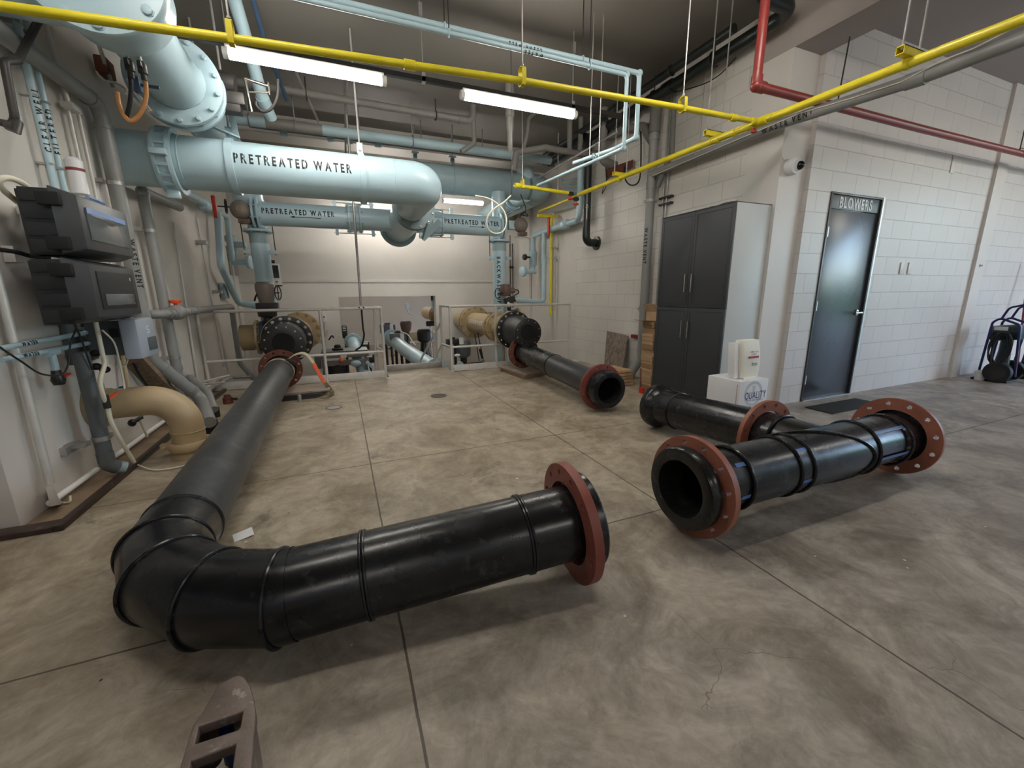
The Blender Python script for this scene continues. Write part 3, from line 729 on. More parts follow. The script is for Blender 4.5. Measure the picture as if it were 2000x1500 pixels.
p = P(446, 788, z=0); t = thing('rusty_fitting', 'small rusty brown capped fitting standing alone on the floor near the left railing', 'fitting', p)
sub('cap', 'rust_brown', t, lambda m: m.lathe(p, (0, 0, 1), [(0, .05), (.075, .05), (.08, .035), (.105, .033)], 18)); sub('lug', 'dark_steel', t, lambda m: m.beam(p+V((.04, 0, .05)), p+V((.10, .01, .045)), .02, .03))
# drain covers let into the floor
p = P(652, 796, z=0); t = thing('floor_drain', 'small round floor cleanout cover in front of the left railing', 'drain cover', p)
sub('rim', 'curb_brown', t, lambda m: m.lathe(p, (0, 0, 1), [(0, .085), (.004, .085), (.004, .075), (0, .075)], 36, closed=True)); sub('lid', 'galvanised', t, lambda m: m.lathe(p, (0, 0, 1), [(0, .074), (.003, .074)], 36))
p = P(857, 773, z=0); t = thing('floor_drain', 'stained brown floor drain between the two railings', 'drain cover', p)
sub('rim', 'curb_brown', t, lambda m: m.lathe(p, (0, 0, 1), [(0, .10), (.004, .10), (.004, .085), (0, .085)], 36, closed=True)); sub('lid', 'curb_brown', t, lambda m: m.lathe(p, (0, 0, 1), [(0, .084), (.003, .084)], 36))

# ------------------------------------------------------------------ lifting strap around the long pipe
def strap():
    c = LB + LD*.20; d = LD; t = thing('ratchet_strap', 'cream webbing strap with an orange patch, wrapped round the long black pipe', 'strap', (c.x, c.y, 0))
    u, v = frame(d)
    lp = []
    for k in range(49):
        a = 2*PI*k/48; lp.append(c+(u*math.cos(a)+v*math.sin(a))*(R0+.006)+d*.03*math.sin(a))
    sub('loop', 'webbing', t, lambda m: m.ribbon(lp, .05, .006, d))
    top = c+Vector((.11, 0, R0*.75))
    sub('knot', 'black_rubber', t, lambda m: m.box(top+V((.03, -.02, .0)), (.12, .06, .05), Matrix.Rotation(.5, 3, 'Y')), bevel=.01)
    yk = 5.75
    path = [P(560, 703, y=yk), P(578, 692, y=yk), P(596, 691, y=yk-.02), P(610, 706, y=yk-.05), P(622, 728, y=yk-.1), P(636, 750, y=yk-.15), P(646, 762, z=.03), P(649, 770, z=.012), P(640, 776, z=.01), P(620, 775, z=.012)]
    cp = catmull(path, 6); n = len(cp)
    sub('tail', 'webbing', t, lambda m: m.ribbon(cp[:20], .055, .006, [V((.35, .9, .35))]*20))
    sub('printed_tail', 'orange_print', t, lambda m: m.ribbon(cp[19:30], .058, .006, [V((.55, .8, .2))]*11), 'orange printed band of webbing')
    sub('tail_end', 'webbing_dirty', t, lambda m: m.ribbon(cp[29:], .055, .006, [V((.5, .8, .3))]*(n-29)))
    e = P(612, 773, z=.02); sub('buckle', 'black_rubber', t, lambda m: m.box(e, (.12, .06, .035), Matrix.Rotation(-.1, 3, 'Z')), bevel=.008)
strap()
# ------------------------------------------------------------------ storage cabinet and what stands by it
def cabinet():
    x0, x1, y0, y1, z0, z1 = 3.55, 4.045, 2.99, 3.96, .10, 2.075
    t = thing('storage_cabinet', 'tall four door cabinet, charcoal fronts and pale grey sides, against the block wall', 'cabinet', (3.8, 3.47, 0))
    def body(m):
        m.bb((x0+.02, y0, z0), (x1, y0+.018, z1)); m.bb((x0+.02, y1-.018, z0), (x1, y1, z1)); m.bb((x0+.02, y0+.018, z1-.018), (x1, y1-.018, z1)); m.bb((x0+.02, y0+.018, z0), (x1, y1-.018, z0+.018)); m.bb((x1-.01, y0+.018, z0), (x1, y1-.018, z1))
    sub('body', 'cabinet_grey', t, body, bevel=.002)
    sub('top_cover', 'cabinet_dark', t, lambda m: m.bb((x0-.002, y0, z1), (x1, y1, z1+.008)))
    ym = (y0+y1)/2; zm = 1.075
    for (ya, yb_) in ((y0+.002, ym-.002), (ym+.002, y1-.002)):
        for (za, zb) in ((z0+.01, zm-.002), (zm+.004, z1-.004)):
            def dr(m):
                m.bb((x0, ya, za), (x0+.018, yb_, zb)); i = .032
                for (p, q) in (((ya+i, za+i), (yb_-i, za+i+.006)), ((ya+i, zb-i-.006), (yb_-i, zb-i)), ((ya+i, za+i), (ya+i+.006, zb-i)), ((yb_-i-.006, za+i), (yb_-i, zb-i))):
                    m.bb((x0-.003, p[0], p[1]), (x0, q[0], q[1]))
            d = sub('door', 'cabinet_dark', t, dr, bevel=.002)
            yh = ym-.045 if yb_ < ym+.01 else ym+.045
            zh = zm-.33 if za < zm-.1 else zm+.17
            def hd(m):
                m.cyl((x0-.032, yh, zh), (x0-.032, yh, zh+.19), .007, 12)
                for z in (zh+.02, zh+.17): m.cyl((x0-.032, yh, z), (x0, yh, z), .005, 10)
            sub('handle', 'chrome', d, hd)
    for (x, y) in ((x0+.04, y0+.05), (x0+.04, y1-.05), (x1-.06, y0+.05), (x1-.06, y1-.05)):
        sub('foot', 'black_rubber', t, lambda m: m.lathe((x, y, 0), (0, 0, 1), [(0, .022), (.02, .02), (.03, .008), (.10, .008)], 16))
cabinet()
def onroof():
    t = thing('work_gloves', 'dark crumpled bundle lying on top of the cabinet', 'bundle', (3.70, 3.16, 2.085))
    sub('bundle', 'charcoal_steel', t, lambda m: (m.sphere((3.66, 3.18, 2.098), .05, (1.0, 2.2, .30)), m.sphere((3.64, 3.34, 2.094), .035, (1, 1.6, .3))))
onroof()
def carton():
    # white carton, long lettering panel facing the room
    z1 = .47; a = P(1446, 746, z=z1); b = P(1502, 739, z=z1); y = a.y
    x0, x1 = a.x, b.x; xb = P(1423, 742, z=z1)
    M = Vector((1, 0, 0))
    t = thing('white_carton', 'white carton printed with a blue word standing against the cabinet side', 'carton', ((x0+x1)/2, y+.2, 0))
    m = MB(); m.bb((x0, y, 0), (x1, y+.34, z1)); m.build('carton', 'box_white', t, bevel=.003)
    w = x1-x0; cx = (x0+x1)/2
    sub('grey_roundel', 'ink_grey', t, lambda m: (m.lathe((cx-.0*w, y-.0012, .345), (0, 1, 0), [(0, .115), (.0008, .115), (.0008, .092), (0, .092)], 40, closed=True), m.bb((cx-.014, y-.0012, .34), (cx+.014, y-.0004, .42))))
    text_flat('lettering', 'QUALITY', t, 'ink_blue', (cx+.03, y-.0024, .332), (1, 0, 0), (0, 0, 1), .066, .004, .55, .62)
    text_flat('small_lettering', 'FIRST AND FOR SAFETY', t, 'ink_blue', (cx+.04, y-.0024, .285), (1, 0, 0), (0, 0, 1), .013, .0, .5, .9)
    sub('printed_rule', 'ink_black', t, lambda m: m.bb((x0+.02, y-.0015, .222), (x0+.17, y-.0003, .228)))
    sub('side_tape', 'cardboard', t, lambda m: m.bb((x0-.0012, y+.02, .12), (x0-.0002, y+.026, z1-.03)))
    # bag of wipes on top
    zt = z1+.0; yb = y+.055; xa = P(1450, 740, y=yb).x; xe = P(1485, 740, y=yb).x
    t = thing('wipes_pack', 'cream and white shrink-wrapped pack propped on top of the white carton', 'pack', ((xa+xe)/2, yb+.05, zt))
    h = .335; wi = xe-xa
    def pk(m):
        prof = []
        for k in range(13):
            f = k/12; z = zt+.012+h*f; bul = .018*math.sin(PI*f)
            prof.append((z, bul))
        vs = []; fs = []; seg = 16
        for (z, bl) in prof:
            for q in range(seg):
                a = 2*PI*q/seg; cxx, sy = math.cos(a), math.sin(a)
                ex = math.copysign(abs(cxx)**.35, cxx)*(wi/2+bl*.4); ey = math.copysign(abs(sy)**.35, sy)*(.035+bl)
                lean = (z-zt)*.10
                vs.append(Vector(((xa+xe)/2+ex, yb+.05+ey+lean, z)))
        for i in range(12):
            for q in range(seg): fs.append((i*seg+q, i*seg+(q+1) % seg, (i+1)*seg+(q+1) % seg, (i+1)*seg+q))
        fs.append(tuple(range(seg))[::-1]); fs.append(tuple(12*seg+q for q in range(seg))); m.add(vs, fs)
    sub('pack', 'paper_cream', t, pk)
    sub('side_card', 'label_white', t, lambda m: m.box((xa-.035, yb+.085, zt+.165), (.05, .07, .325), Matrix.Rotation(-.1, 3, 'X')), bevel=.006)
    sub('base_flap', 'paper_cream', t, lambda m: m.bb((xa+.02, yb, zt), (xe-.05, yb+.1, zt+.012)))
    yy = yb-.008; cx = (xa+xe)/2+.01
    text_flat('lettering', 'LAMINATION', t, 'ink_blue', (cx, yy-.002+.022, zt+.245), (1, 0, 0), (0, .1, 1), .015, .002, .6, .8)
    text_flat('lettering', 'SUPPLY', t, 'ink_blue', (cx, yy-.002+.020, zt+.222), (1, 0, 0), (0, .1, 1), .015, .002, .6, .9)
    sub('red_bar', 'ink_red', t, lambda m: m.bb((cx-.06, yy+.014, zt+.188), (cx+.06, yy+.020, zt+.205)))
    text_flat('lettering', 'dnepa', t, 'ink_black', (cx, yy+.005, zt+.14), (1, 0, 0), (0, .1, 1), .035, .004, .3, .62)
carton()
def cardboard():
    t = None
    z = 0.0; hs = [.11, .10, .075, .10, .075, .075, .105, .10, .07, .08]; k = 0
    for i, h in enumerate(hs):
        dx = random.uniform(-.02, .015); x0 = 3.56+dx; top = z+h
        w = thing('flat_carton', ['lowest brown carton of the stack behind the cabinet', 'brown carton second from the floor in the stack behind the cabinet', 'brown carton third from the floor in the stack behind the cabinet', 'brown carton fourth from the floor in the stack behind the cabinet', 'brown carton fifth from the floor in the stack behind the cabinet', 'brown carton sixth from the floor in the stack behind the cabinet', 'brown carton fourth from the top of the stack behind the cabinet', 'brown carton third from the top of the stack behind the cabinet', 'brown carton second from the top of the stack behind the cabinet', 'topmost closed brown carton of the stack behind the cabinet'][i], 'carton', (x0+.2, 4.15, z), 'brown cartons stacked behind the cabinet')
        sub('carton', 'cardboard' if i % 3 else 'cardboard_dark', w, lambda m: m.bb((x0, 3.985, z+.001), (x0+.42, 4.20+dx, top-.002)), bevel=.004)
        sub('lid_flap', 'cardboard', w, lambda m: m.box((x0-.004, 4.09+dx/2, top-.02), (.006, .20, .035), Matrix.Rotation(-.10, 3, 'Y')))
        z = top
    # the open carton on top, holding a white roll
    w = thing('open_carton', 'open brown carton with raised flaps on the very top of the stack', 'carton', (3.7, 4.1, z))
    def oc(m):
        a, b, c, d = 3.60, 3.92, 3.99, 4.20; h = .12
        m.bb((a, c, z), (b, d, z+.006)); m.bb((a, c, z), (a+.005, d, z+h)); m.bb((b-.005, c, z), (b, d, z+h)); m.bb((a, c, z), (b, c+.005, z+h)); m.bb((a, d-.005, z), (b, d, z+h))
    sub('carton', 'cardboard', w, oc)
    sub('flap', 'cardboard', w, lambda m: m.box((3.58, 4.10, z+.16), (.005, .2, .12), Matrix.Rotation(-.5, 3, 'Y')))
    sub('flap', 'cardboard_dark', w, lambda m: m.box((3.52, 4.12, z+.005), (.17, .22, .005), Matrix.Rotation(.12, 3, 'Y')))
    sub('flap', 'cardboard_dark', w, lambda m: m.box((3.76, 3.99, z+.20), (.3, .005, .2), Matrix.Rotation(.3, 3, 'X')))
    r = MB(); r.tube([(3.64, 4.08, z+.05), (3.74, 4.03, z+.27)], .034, 20); tag(r.build('paper_roll', 'label_white'), 'white paper roll sticking up out of the open carton', 'roll')
cardboard()
m = MB()
for i, (a, b) in enumerate(((0, 0),)): pass
for i in range(5):
    z = .005+i*.045; s = random.uniform(-.03, .03)
    o = MB(); o.box((3.47+s*.5, 4.60+s, z+.022), (.30-.02*i, .42+s, .036), Matrix.Rotation(.12*s*10, 3, 'Z'))
    tag(o.build('firewood_board', 'pine', bevel=.003), ['lowest short pine offcut in the low pile beside the cartons', 'second pine offcut up in the low pile beside the cartons', 'middle pine offcut in the low pile beside the cartons', 'second from top pine offcut in the low pile beside the cartons', 'topmost pine offcut in the low pile beside the cartons'][i], 'board', 'pine offcuts in a low pile')
# leaning weathered plywood offcut
def ply():
    q = [P(1180, 732, x=3.80), P(1232, 728, x=3.80), P(1233, 657, x=3.97), P(1189, 650, x=3.97)]
    b0 = Vector((3.80, 5.35, 0)); b1 = Vector((3.80, 4.90, 0)); t0 = Vector((4.0, 5.58, .63)); t1 = Vector((4.0, 5.05, .60))
    n = Vector((.018, 0, 0)); m = MB(); m.add([b0, b1, t1, t0, b0+n, b1+n, t1+n, t0+n], [(0, 1, 2, 3), (7, 6, 5, 4), (0, 4, 5, 1), (1, 5, 6, 2), (2, 6, 7, 3), (3, 7, 4, 0)])
    tag(m.build('plywood_offcut', 'weathered_ply'), 'weathered grey plywood offcut leaning on the block wall', 'board')
ply()
p = P(1253, 768, z=0); t = thing('red_tool', 'red handled tool standing on the floor against the cartons', 'tool', p)
sub('handle', 'rust_brown', t, lambda m: m.beam(p+V((0, .02, .02)), p+V((.05, .10, .30)), .018, .012)); sub('head', 'handle_red', t, lambda m: m.box(p+V((0, 0, .035)), (.03, .07, .07)), bevel=.004)
t = thing('red_bracket', 'small red bracket on the wall behind the grey vent pipe', 'bracket', (4.0, 4.85, .58)); sub('bracket', 'red_paint', t, lambda m: m.bb((3.99, 4.80, .58), (4.045, 4.96, .63)))

# ------------------------------------------------------------------ dome camera on the pilaster
def dome():
    c = Vector((4.17, YD+.05, 2.42)); d = Vector((0.06, -1, -.12)).normalized()
    t = thing('dome_camera', 'round white security camera with a black dome on the corner pilaster', 'camera', c)
    sub('base', 'camera_white', t, lambda m: m.lathe(c, (0, -1, 0), [(0, .075), (.05, .078), (.075, .070), (.085, .045)], 40))
    sub('collar', 'camera_white', t, lambda m: m.lathe(c+V((0.01, -.07, 0)), d, [(0, .055), (.02, .052), (.03, .042)], 32))
    def dm(m):
        prof = [(.028+.045*math.sin(a), .040*math.cos(a)) for a in [PI/2*k/10 for k in range(11)]]
        m.lathe(c+V((0.01, -.07, 0)), d, prof, 32)
    sub('dome', 'dome_black', t, dm)
    sub('cable', 'cream_hose', t, lambda m: m.tube(catmull([c+V((-.03, -.01, .07)), P(1530, 310, y=YD+.04), P(1527, 295, y=YD+.04), P(1537, 265, y=YD+.04), P(1552, 240, y=YD+.03)], 5), .0035, 8))
dome()

# ------------------------------------------------------------------ pressure washer and hand truck at the far right
def washer(px, dx, nm, lab, dark):
    b = Vector((8.18+dx, 2.42, 0)); t = thing(nm, lab[0], lab[1], b)
    # frame is an upright tube loop with two wheels in front
    def wheel(m, c):
        m.lathe(c, (0, 1, 0), [(-.04, .05), (-.04, .09), (-.045, .105), (-.04, .128), (-.02, .138), (.02, .138), (.04, .128), (.045, .105), (.04, .09), (.04, .05)], 36)
    return b, t, wheel
def washer1():
    w0 = P(1948, 727, z=.14); b = Vector((w0.x+.2, w0.y+.05, 0)); t = thing('pressure_washer', 'dark green wheeled pressure washer with coiled black hose near the corner', 'pressure washer', b)
    for y in (-.2, .17):
        w = sub('wheel', 'black_rubber', t, lambda m: m.lathe(b+V((0.05, y, .14)), (0, 1, 0), [(-.04, .09), (-.045, .105), (-.04, .13), (-.02, .14), (.02, .14), (.04, .13), (.045, .105), (.04, .09)], 40, closed=True))
        sub('hub', 'charcoal_steel', w, lambda m: (m.lathe(b+V((0.05, y, .14)), (0, 1, 0), [(-.03, .03), (-.035, .09), (.035, .09), (.03, .03)], 32), *[m.hexbolt(b+V((0.05+.06*math.cos(a), y-.035, .14+.06*math.sin(a))), (0, -1, 0), .007, .006) for a in (0, 1.257, 2.51, 3.77, 5.03)]))
    for y in (-.16, .13):
        sub('frame_tube', 'navy', t, lambda m: m.tube(fil([b+V((.20, y, .10)), b+V((.15, y, .60)), b+V((.13, y, .78)), b+V((-.06, y, .86)), b+V((-.12, y, .80)), b+V((-.14, y, .05))], .06), .014, 12))
    sub('handle', 'navy', t, lambda m: m.tube(fil([b+V((-.05, -.16, .84)), b+V((0, -.16, 1.0)), b+V((.5, -.15, 1.16)), b+V((.5, .12, 1.16)), b+V((0, .13, 1.0)), b+V((-.05, .13, .84))], .07), .013, 12))
    sub('cross_tube', 'navy', t, lambda m: m.tube([b+V((-.13, -.16, .12)), b+V((-.13, .13, .12))], .013, 12))
    sub('motor', 'tank_green', t, lambda m: m.tube([b+V((-.16, 0, .64)), b+V((.12, 0, .68))], .105, 28), bevel=.02)
    sub('pump_body', 'tank_green', t, lambda m: m.lathe(b+V((0, .02, .05)), (0, 0, 1), [(0, .07), (.1, .08), (.35, .06), (.52, .06)], 24))
    sub('label', 'label_white', t, lambda m: m.box(b+V((-.04, -.125, .72)), (.13, .004, .05), Matrix.Rotation(.25, 3, 'X')))
    text_flat('label_mark', '*', t, 'ink_black', b+V((-.04, -.1285, .72)), (1, 0, 0), (0, .25, 1), .02)
    def hose(m):
        pts = []
        for k in range(90):
            a = 2*PI*k/22; pts.append(b+V((.02+.085*math.cos(a)+.02*math.sin(k*.21), -.21-.01*math.sin(k*.5), .46+.22*math.sin(a)+.01*math.cos(k*.3))))
        m.tube(pts, .010, 8)
    sub('coiled_hose', 'black_rubber', t, hose)
    sub('base_plate', 'black_rubber', t, lambda m: m.bb(b+V((-.2, -.18, .0)), b+V((.15, .14, .03))), bevel=.01)
    t.rotation_euler = (0, 0, -PI/2)
washer1()
def truck():
    w0 = P(1993, 724, z=.13); b = Vector((w0.x+.35, w0.y-.02, 0)); t = thing('hand_truck', 'navy tubular hand truck with black wheels at the right edge behind the washer', 'hand truck', b)
    for y in (-.2, .17):
        w = sub('wheel', 'black_rubber', t, lambda m: m.lathe(b+V((-.02, y, .13)), (0, 1, 0), [(-.035, .085), (-.04, .1), (-.035, .12), (.035, .12), (.04, .1), (.035, .085)], 36, closed=True))
        sub('hub', 'charcoal_steel', w, lambda m: m.lathe(b+V((-.02, y, .13)), (0, 1, 0), [(-.03, .03), (-.03, .085), (.03, .085), (.03, .03)], 28))
    for y in (-.15, .12):
        sub('frame_tube', 'navy', t, lambda m: m.tube(fil([b+V((.12, y, .10)), b+V((.14, y, .68)), b+V((.08, y, .84)), b+V((-.12, y, .86)), b+V((-.16, y, .10)), b+V((.12, y, .08))], .06), .014, 12))
    sub('handle', 'navy', t, lambda m: m.tube(fil([b+V((-.12, -.15, .86)), b+V((-.07, -.15, 1.02)), b+V((.5, -.14, 1.2)), b+V((.5, .11, 1.2)), b+V((-.07, .12, 1.02)), b+V((-.12, .12, .86))], .07), .013, 12))
    t.rotation_euler = (0, 0, -PI/2)
    sub('toe_plate', 'charcoal_steel', t, lambda m: m.bb(b+V((-.2, -.18, 0)), b+V((.18, .15, .012))))
truck()
b = P(1985, 700, y=2.72); t = thing('push_broom', 'red brown wooden broom pole leaning upright at the right edge of the frame', 'broom', (b.x, 2.72, 0))
sub('pole', 'pole_red', t, lambda m: m.tube([(b.x-.02, 2.68, .05), (b.x+.015, 2.84, 1.62)], .014, 12)); sub('broom_head', 'pole_red', t, lambda m: m.bb((b.x-.25, 2.65, 0), (b.x+.2, 2.71, .06)), bevel=.006)
b = P(1912, 742, z=0); m = MB(); m.lathe(b, (0, 0, 1), [(0, .05), (.12, .06), (.125, .045), (.14, .035)], 20); tag(m.build('white_bucket', 'camera_white'), 'small white bucket on the floor left of the pressure washer', 'bucket')

# ------------------------------------------------------------------ vent pipes down the right wall
def wall_right_pipes():
    x = 3.95; t = thing('vent_pipe', 'tall grey plastic waste vent pipe running down the block wall beside the cabinet', 'pipe', (x, 4.67, .1))
    r = .058; yy = 4.66
    sub('pipe_body', 'grey_pvc', t, lambda m: m.tube([(x, yy, .42), (x, yy, 3.25)], r, 28))
    for z in (.44, 1.02, 2.62, 3.2): sub('coupling', 'grey_pvc', t, lambda m: m.lathe((x, yy, z-.04), (0, 0, 1), [(0, r+.007), (.08, r+.007)], 28), bevel=.002)
    sub('floor_elbow', 'grey_pvc', t, lambda m: m.tube(fil([(x, yy, .46), (x, yy, .30), (x-.10, yy+.06, .12), (x-.12, yy+.08, .0)], .14, 8), r+.004, 28))
    sub('pipe_body', 'grey_dusty', t, lambda m: m.tube([(x, yy, 3.25), (x, yy, 3.62)], r+.012, 28))
    sub('wye_branch', 'grey_dusty', t, lambda m: m.tube(fil([(x, yy, 3.12), (x, yy+.22, 3.40), (x, yy+.62, 3.50), (x, yy+1.0, 3.52)], .1), r-.004, 24))
    sub('side_branch', 'grey_dusty', t, lambda m: m.tube(fil([P(1285, 365, x=x), P(1298, 330, x=x), P(1312, 300, x=x), P(1316, 210, x=x)], .1), .032, 20))
    for z in (1.0, 2.42): 
        sub('pipe_clamp', 'galvanised', t, lambda m: (m.lathe((x, yy, z), (0, 0, 1), [(0, r+.004), (.03, r+.004)], 28), m.box((x-.03, yy+r+.015, z+.015), (.02, .03, .03)), m.bb((x+r, yy-.01, z), (XR, yy+.01, z+.03))))
    text_cyl('lettering', 'WASTE VENT', t, 'ink_black', (x, yy, 1.86), (0, 0, -1), (-1, -.30, 0), r, .05, .01, 1.0, .8)
    t2 = thing('conduit_pair', 'thin grey conduits clipped to the block wall right behind the vent pipe', 'conduit', (4.0, 4.50, .7))
    for i, y in enumerate((4.50, 4.44)): sub('conduit', 'galvanised', t2, lambda m: m.cyl((4.02, y, .7), (4.02, y, 3.6), .011, 10))
    for z in (2.35, 2.43): sub('strut_stub', 'charcoal_steel', t2, lambda m: m.bb((4.0, 4.34, z), (XR, 4.56, z+.022)))
    # black pipe with elbow into the wall
    t = thing('black_drop_pipe', 'glossy black pipe with a white up arrow turning into the block wall through a flange', 'pipe', (3.80, 6.0, 1.9))
    r = .062; X = 3.83; Y = 6.02
    sub('pipe_body', 'dark_green_paint', t, lambda m: m.tube(fil([(X, 7.6, 3.68), (X, Y, 3.68), (X, Y, 2.05), (XR-.01, Y, 2.05)], .22, 12), r, 32))
    sub('wall_flange', 'dark_green_paint', t, lambda m: m.lathe((XR-.03, Y, 2.05), (1, 0, 0), [(0, .11), (.028, .11)], 32), bevel=.003)
    text = arrow_cyl(t, 'letter_white', (X, Y, 2.52), (0, 0, 1), (-.62, -1, 0), r, .24, .012); text['label'] = 'white arrow pointing up'
wall_right_pipes()
# ------------------------------------------------------------------ overhead: yellow lines, waste vent, red pipe, light blue pair
def hanger(parent, c, r, ztop, mat, rodmat='galvanised', along=(1, 0, 0)):
    c = V(c); a = V(along).normalized()
    h = sub('hanger', mat, parent, lambda m: m.ribbon([c+V((0, 0, 1))*z+a.cross(V((0, 0, 1)))*s for (s, z) in ((-.0, r*2.9), (-r*1.15, r*2.3), (-r*1.2, 0), (-r*.8, -r*.95), (0, -r*1.15), (r*.8, -r*.95), (r*1.2, 0), (r*1.15, r*2.3), (0, r*2.9))], .026, .005, a))
    sub('hanger_rod', rodmat, h, lambda m: (m.cyl(c+V((0, 0, r*2.4)), (c.x, c.y, ztop), .005, 8), m.hexbolt(c+V((0, 0, r*2.95)), (0, 0, 1), .010, .012)))
def yellow():
    # lateral line: cylinder fit y~3.7, slight wiggle
    Y = 2.735
    q = lambda px, py: P(px, py, y=Y)
    t = thing('gas_pipe', 'long yellow pipe crossing the whole ceiling in front of the strip lights', 'pipe', (0, Y, 3.0))
    A = [q(0, 12), q(450, 75), q(800, 127), q(1020, 158), q(1333, 211), q(1478, 238)]
    zz = [p.z for p in A]
    X = 3.3+.0
    pts = [Vector((XL, Y, A[0].z))]+A
    r = .021
    # the crossing pipe runs along Y
    sub('pipe_body', 'yellow_paint', t, lambda m: m.tube(pts, r, 20))
    for i, (px, py) in enumerate(((452, 75), (1020, 158), (1333, 211))):
        hanger(t, q(px, py), r*1.35, ZC, 'yellow_paint')
    def cp(m, p, L=.05): m.tube([p-V((L, 0, 0)), p+V((L, 0, 0))], r+.006, 20)
    sub('coupling', 'yellow_paint', t, lambda m: cp(m, q(800, 127), .032), bevel=.002)
    sub('coupling', 'yellow_paint', t, lambda m: cp(m, q(1432, 230), .03), bevel=.002)
    # pipe running away from the viewer
    Z = lambda px, py: P(px, py, x=q(1478, 238).x)
    xx = q(1478, 238).x
    t2 = thing('gas_pipe', 'thick yellow pipe running from the upper right corner back toward the rear valves', 'pipe', (xx, 3.4, 3.0))
    pl = [Z(2060, 12), Z(2000, 37), Z(1772, 125), Z(1480, 240), Z(1385, 278), Z(1250, 332), Z(1130, 380)]
    sub('pipe_body', 'yellow_paint', t2, lambda m: m.tube(pl, .029, 20))
    tj = Z(1480, 240)
    sub('tee_fitting', 'yellow_paint', t2, lambda m: (m.tube([tj-V((0, .09, 0)), tj+V((0, .09, 0))], .036, 20), m.tube([tj+V((-.08, 0, 0)), tj], .030, 20)), bevel=.003)
    for p in (tj-V((0, .12, 0)), tj+V((0, .22, 0)), tj+V((0, .40, 0))): sub('coupling', 'yellow_paint', t2, lambda m: m.tube([p-V((0, .02, 0)), p+V((0, .02, 0))], .033, 20), bevel=.002)
    sub('tee_plug', 'handle_red', t2, lambda m: m.lathe(tj+V((0, .03, -.03)), (0, 0, -1), [(0, .016), (.02, .016), (.022, .024), (.034, .024)], 14))
    for k, (px, py) in enumerate(((1772, 125), (1391, 275), (1210, 350))):
        p = Z(px, py); w = .05
        h = sub('strut_hanger', 'yellow_paint', t2, lambda m: (m.bb(p+V((-.10, -.022, .075)), p+V((.12, .022, .080))), m.bb(p+V((-.10, -.022, .036)), p+V((.12, -.018, .080))), m.bb(p+V((-.10, .018, .036)), p+V((.12, .022, .080))), m.bb(p+V((-.10, -.022, .033)), p+V((.12, .022, .037))), m.lathe(p-V((0, .012, 0)), (0, 1, 0), [(0, .034), (.024, .034)], 20)))
        sub('hanger_rod', 'galvanised', h, lambda m: m.cyl(p+V((-.08, 0, .06)), p+V((-.08, 0, ZC-p.z if p.x < XR else .3)), .006, 8)); sub('hanger_rod', 'galvanised', h, lambda m: m.cyl(p+V((.10, 0, .06)), p+V((.10, 0, ZC-p.z)), .006, 8))
    text_cyl('lettering', 'NATURAL GAS', t2, 'ink_black', Z(1235, 338), (0, -1, 0), (-1, 0, -.1), .026, .022, .01, 1, .8)
    # rear valves, hanging short line
    x3 = Z(1130, 380)
    def valve(p, ax):
        t3 = thing('gas_valve', 'black gas valve with a red handle %s' % ('at the end of the short yellow branch' if ax else 'below the end of the long yellow pipe'), 'valve', p)
        sub('valve_body', 'black_enamel', t3, lambda m: (m.box(p, (.055, .055, .055)), m.cyl(p+V((-.045, 0, 0)), p+V((.045, 0, 0)), .022, 8)), bevel=.006)
        sub('valve_handle', 'handle_red', t3, lambda m: m.lathe(p+V((0, 0, -.03)), (0, 0, -1), [(0, .012), (.025, .012), (.028, .04), (.045, .044), (.05, .03)], 16))
    ye = x3.y
    p1 = P(1125, 384, y=ye-.05); valve(p1+V((0, 0, -.035)), 0)
    e0 = P(1010, 362, y=ye); e1 = P(1110, 377, y=ye)
    t4 = thing('gas_pipe', 'short yellow pipe hung on one rod under the large blue elbow', 'pipe', e0)
    sub('pipe_body', 'yellow_paint', t4, lambda m: m.tube([e0, e1], .024, 18)); sub('end_fitting', 'yellow_paint', t4, lambda m: (m.tube([e0-V((.03, 0, 0)), e0+V((.06, 0, 0))], .034, 16), m.tube([e0-V((.045, 0, 0)), e0-V((.03, 0, 0))], .022, 6)), bevel=.003)
    hanger(t4, e0+V((.08, 0, 0)), .032, ZC, 'yellow_paint'); valve(e1+V((.04, 0, -.01)), 1)
    # line across to the wall and yellow drop pipe
    w0 = P(1055, 411, x=3.35); a = P(1115, 390, x=3.55)
    t5 = thing('gas_drop_pipe', 'thin yellow pipe dropping down the rear right wall behind the railing', 'pipe', (3.90, 7.4, .9))
    y5 = 7.4; top = P(1074, 405, y=y5)
    sub('pipe_body', 'yellow_paint', t5, lambda m: m.tube([(3.92, y5, .82), (3.92, y5, 2.72)], .026, 16))
    br = [P(1053, 413, x=3.72), P(1122, 385, x=3.72)]
    sub('branch', 'yellow_paint', t5, lambda m: m.tube(br, .022, 14)); mid = P(1078, 403, x=3.72)
    sub('strut', 'yellow_paint', t5, lambda m: m.bb((3.62, 7.37, 2.66), (XR, 7.43, 2.71))); sub('end_fitting', 'yellow_paint', t5, lambda m: m.tube([(3.92, y5, .80), (3.92, y5, .87)], .034, 12), bevel=.003)
    for z in (1.9, 2.1): sub('clip', 'galvanised', t5, lambda m: m.bb((3.90, y5-.04, z), (XR, y5+.04, z+.02)))
    sub('conduit', 'galvanised', t5, lambda m: m.cyl((4.0, y5-.03, .9), (4.0, y5-.03, 2.7), .010, 8))
yellow()
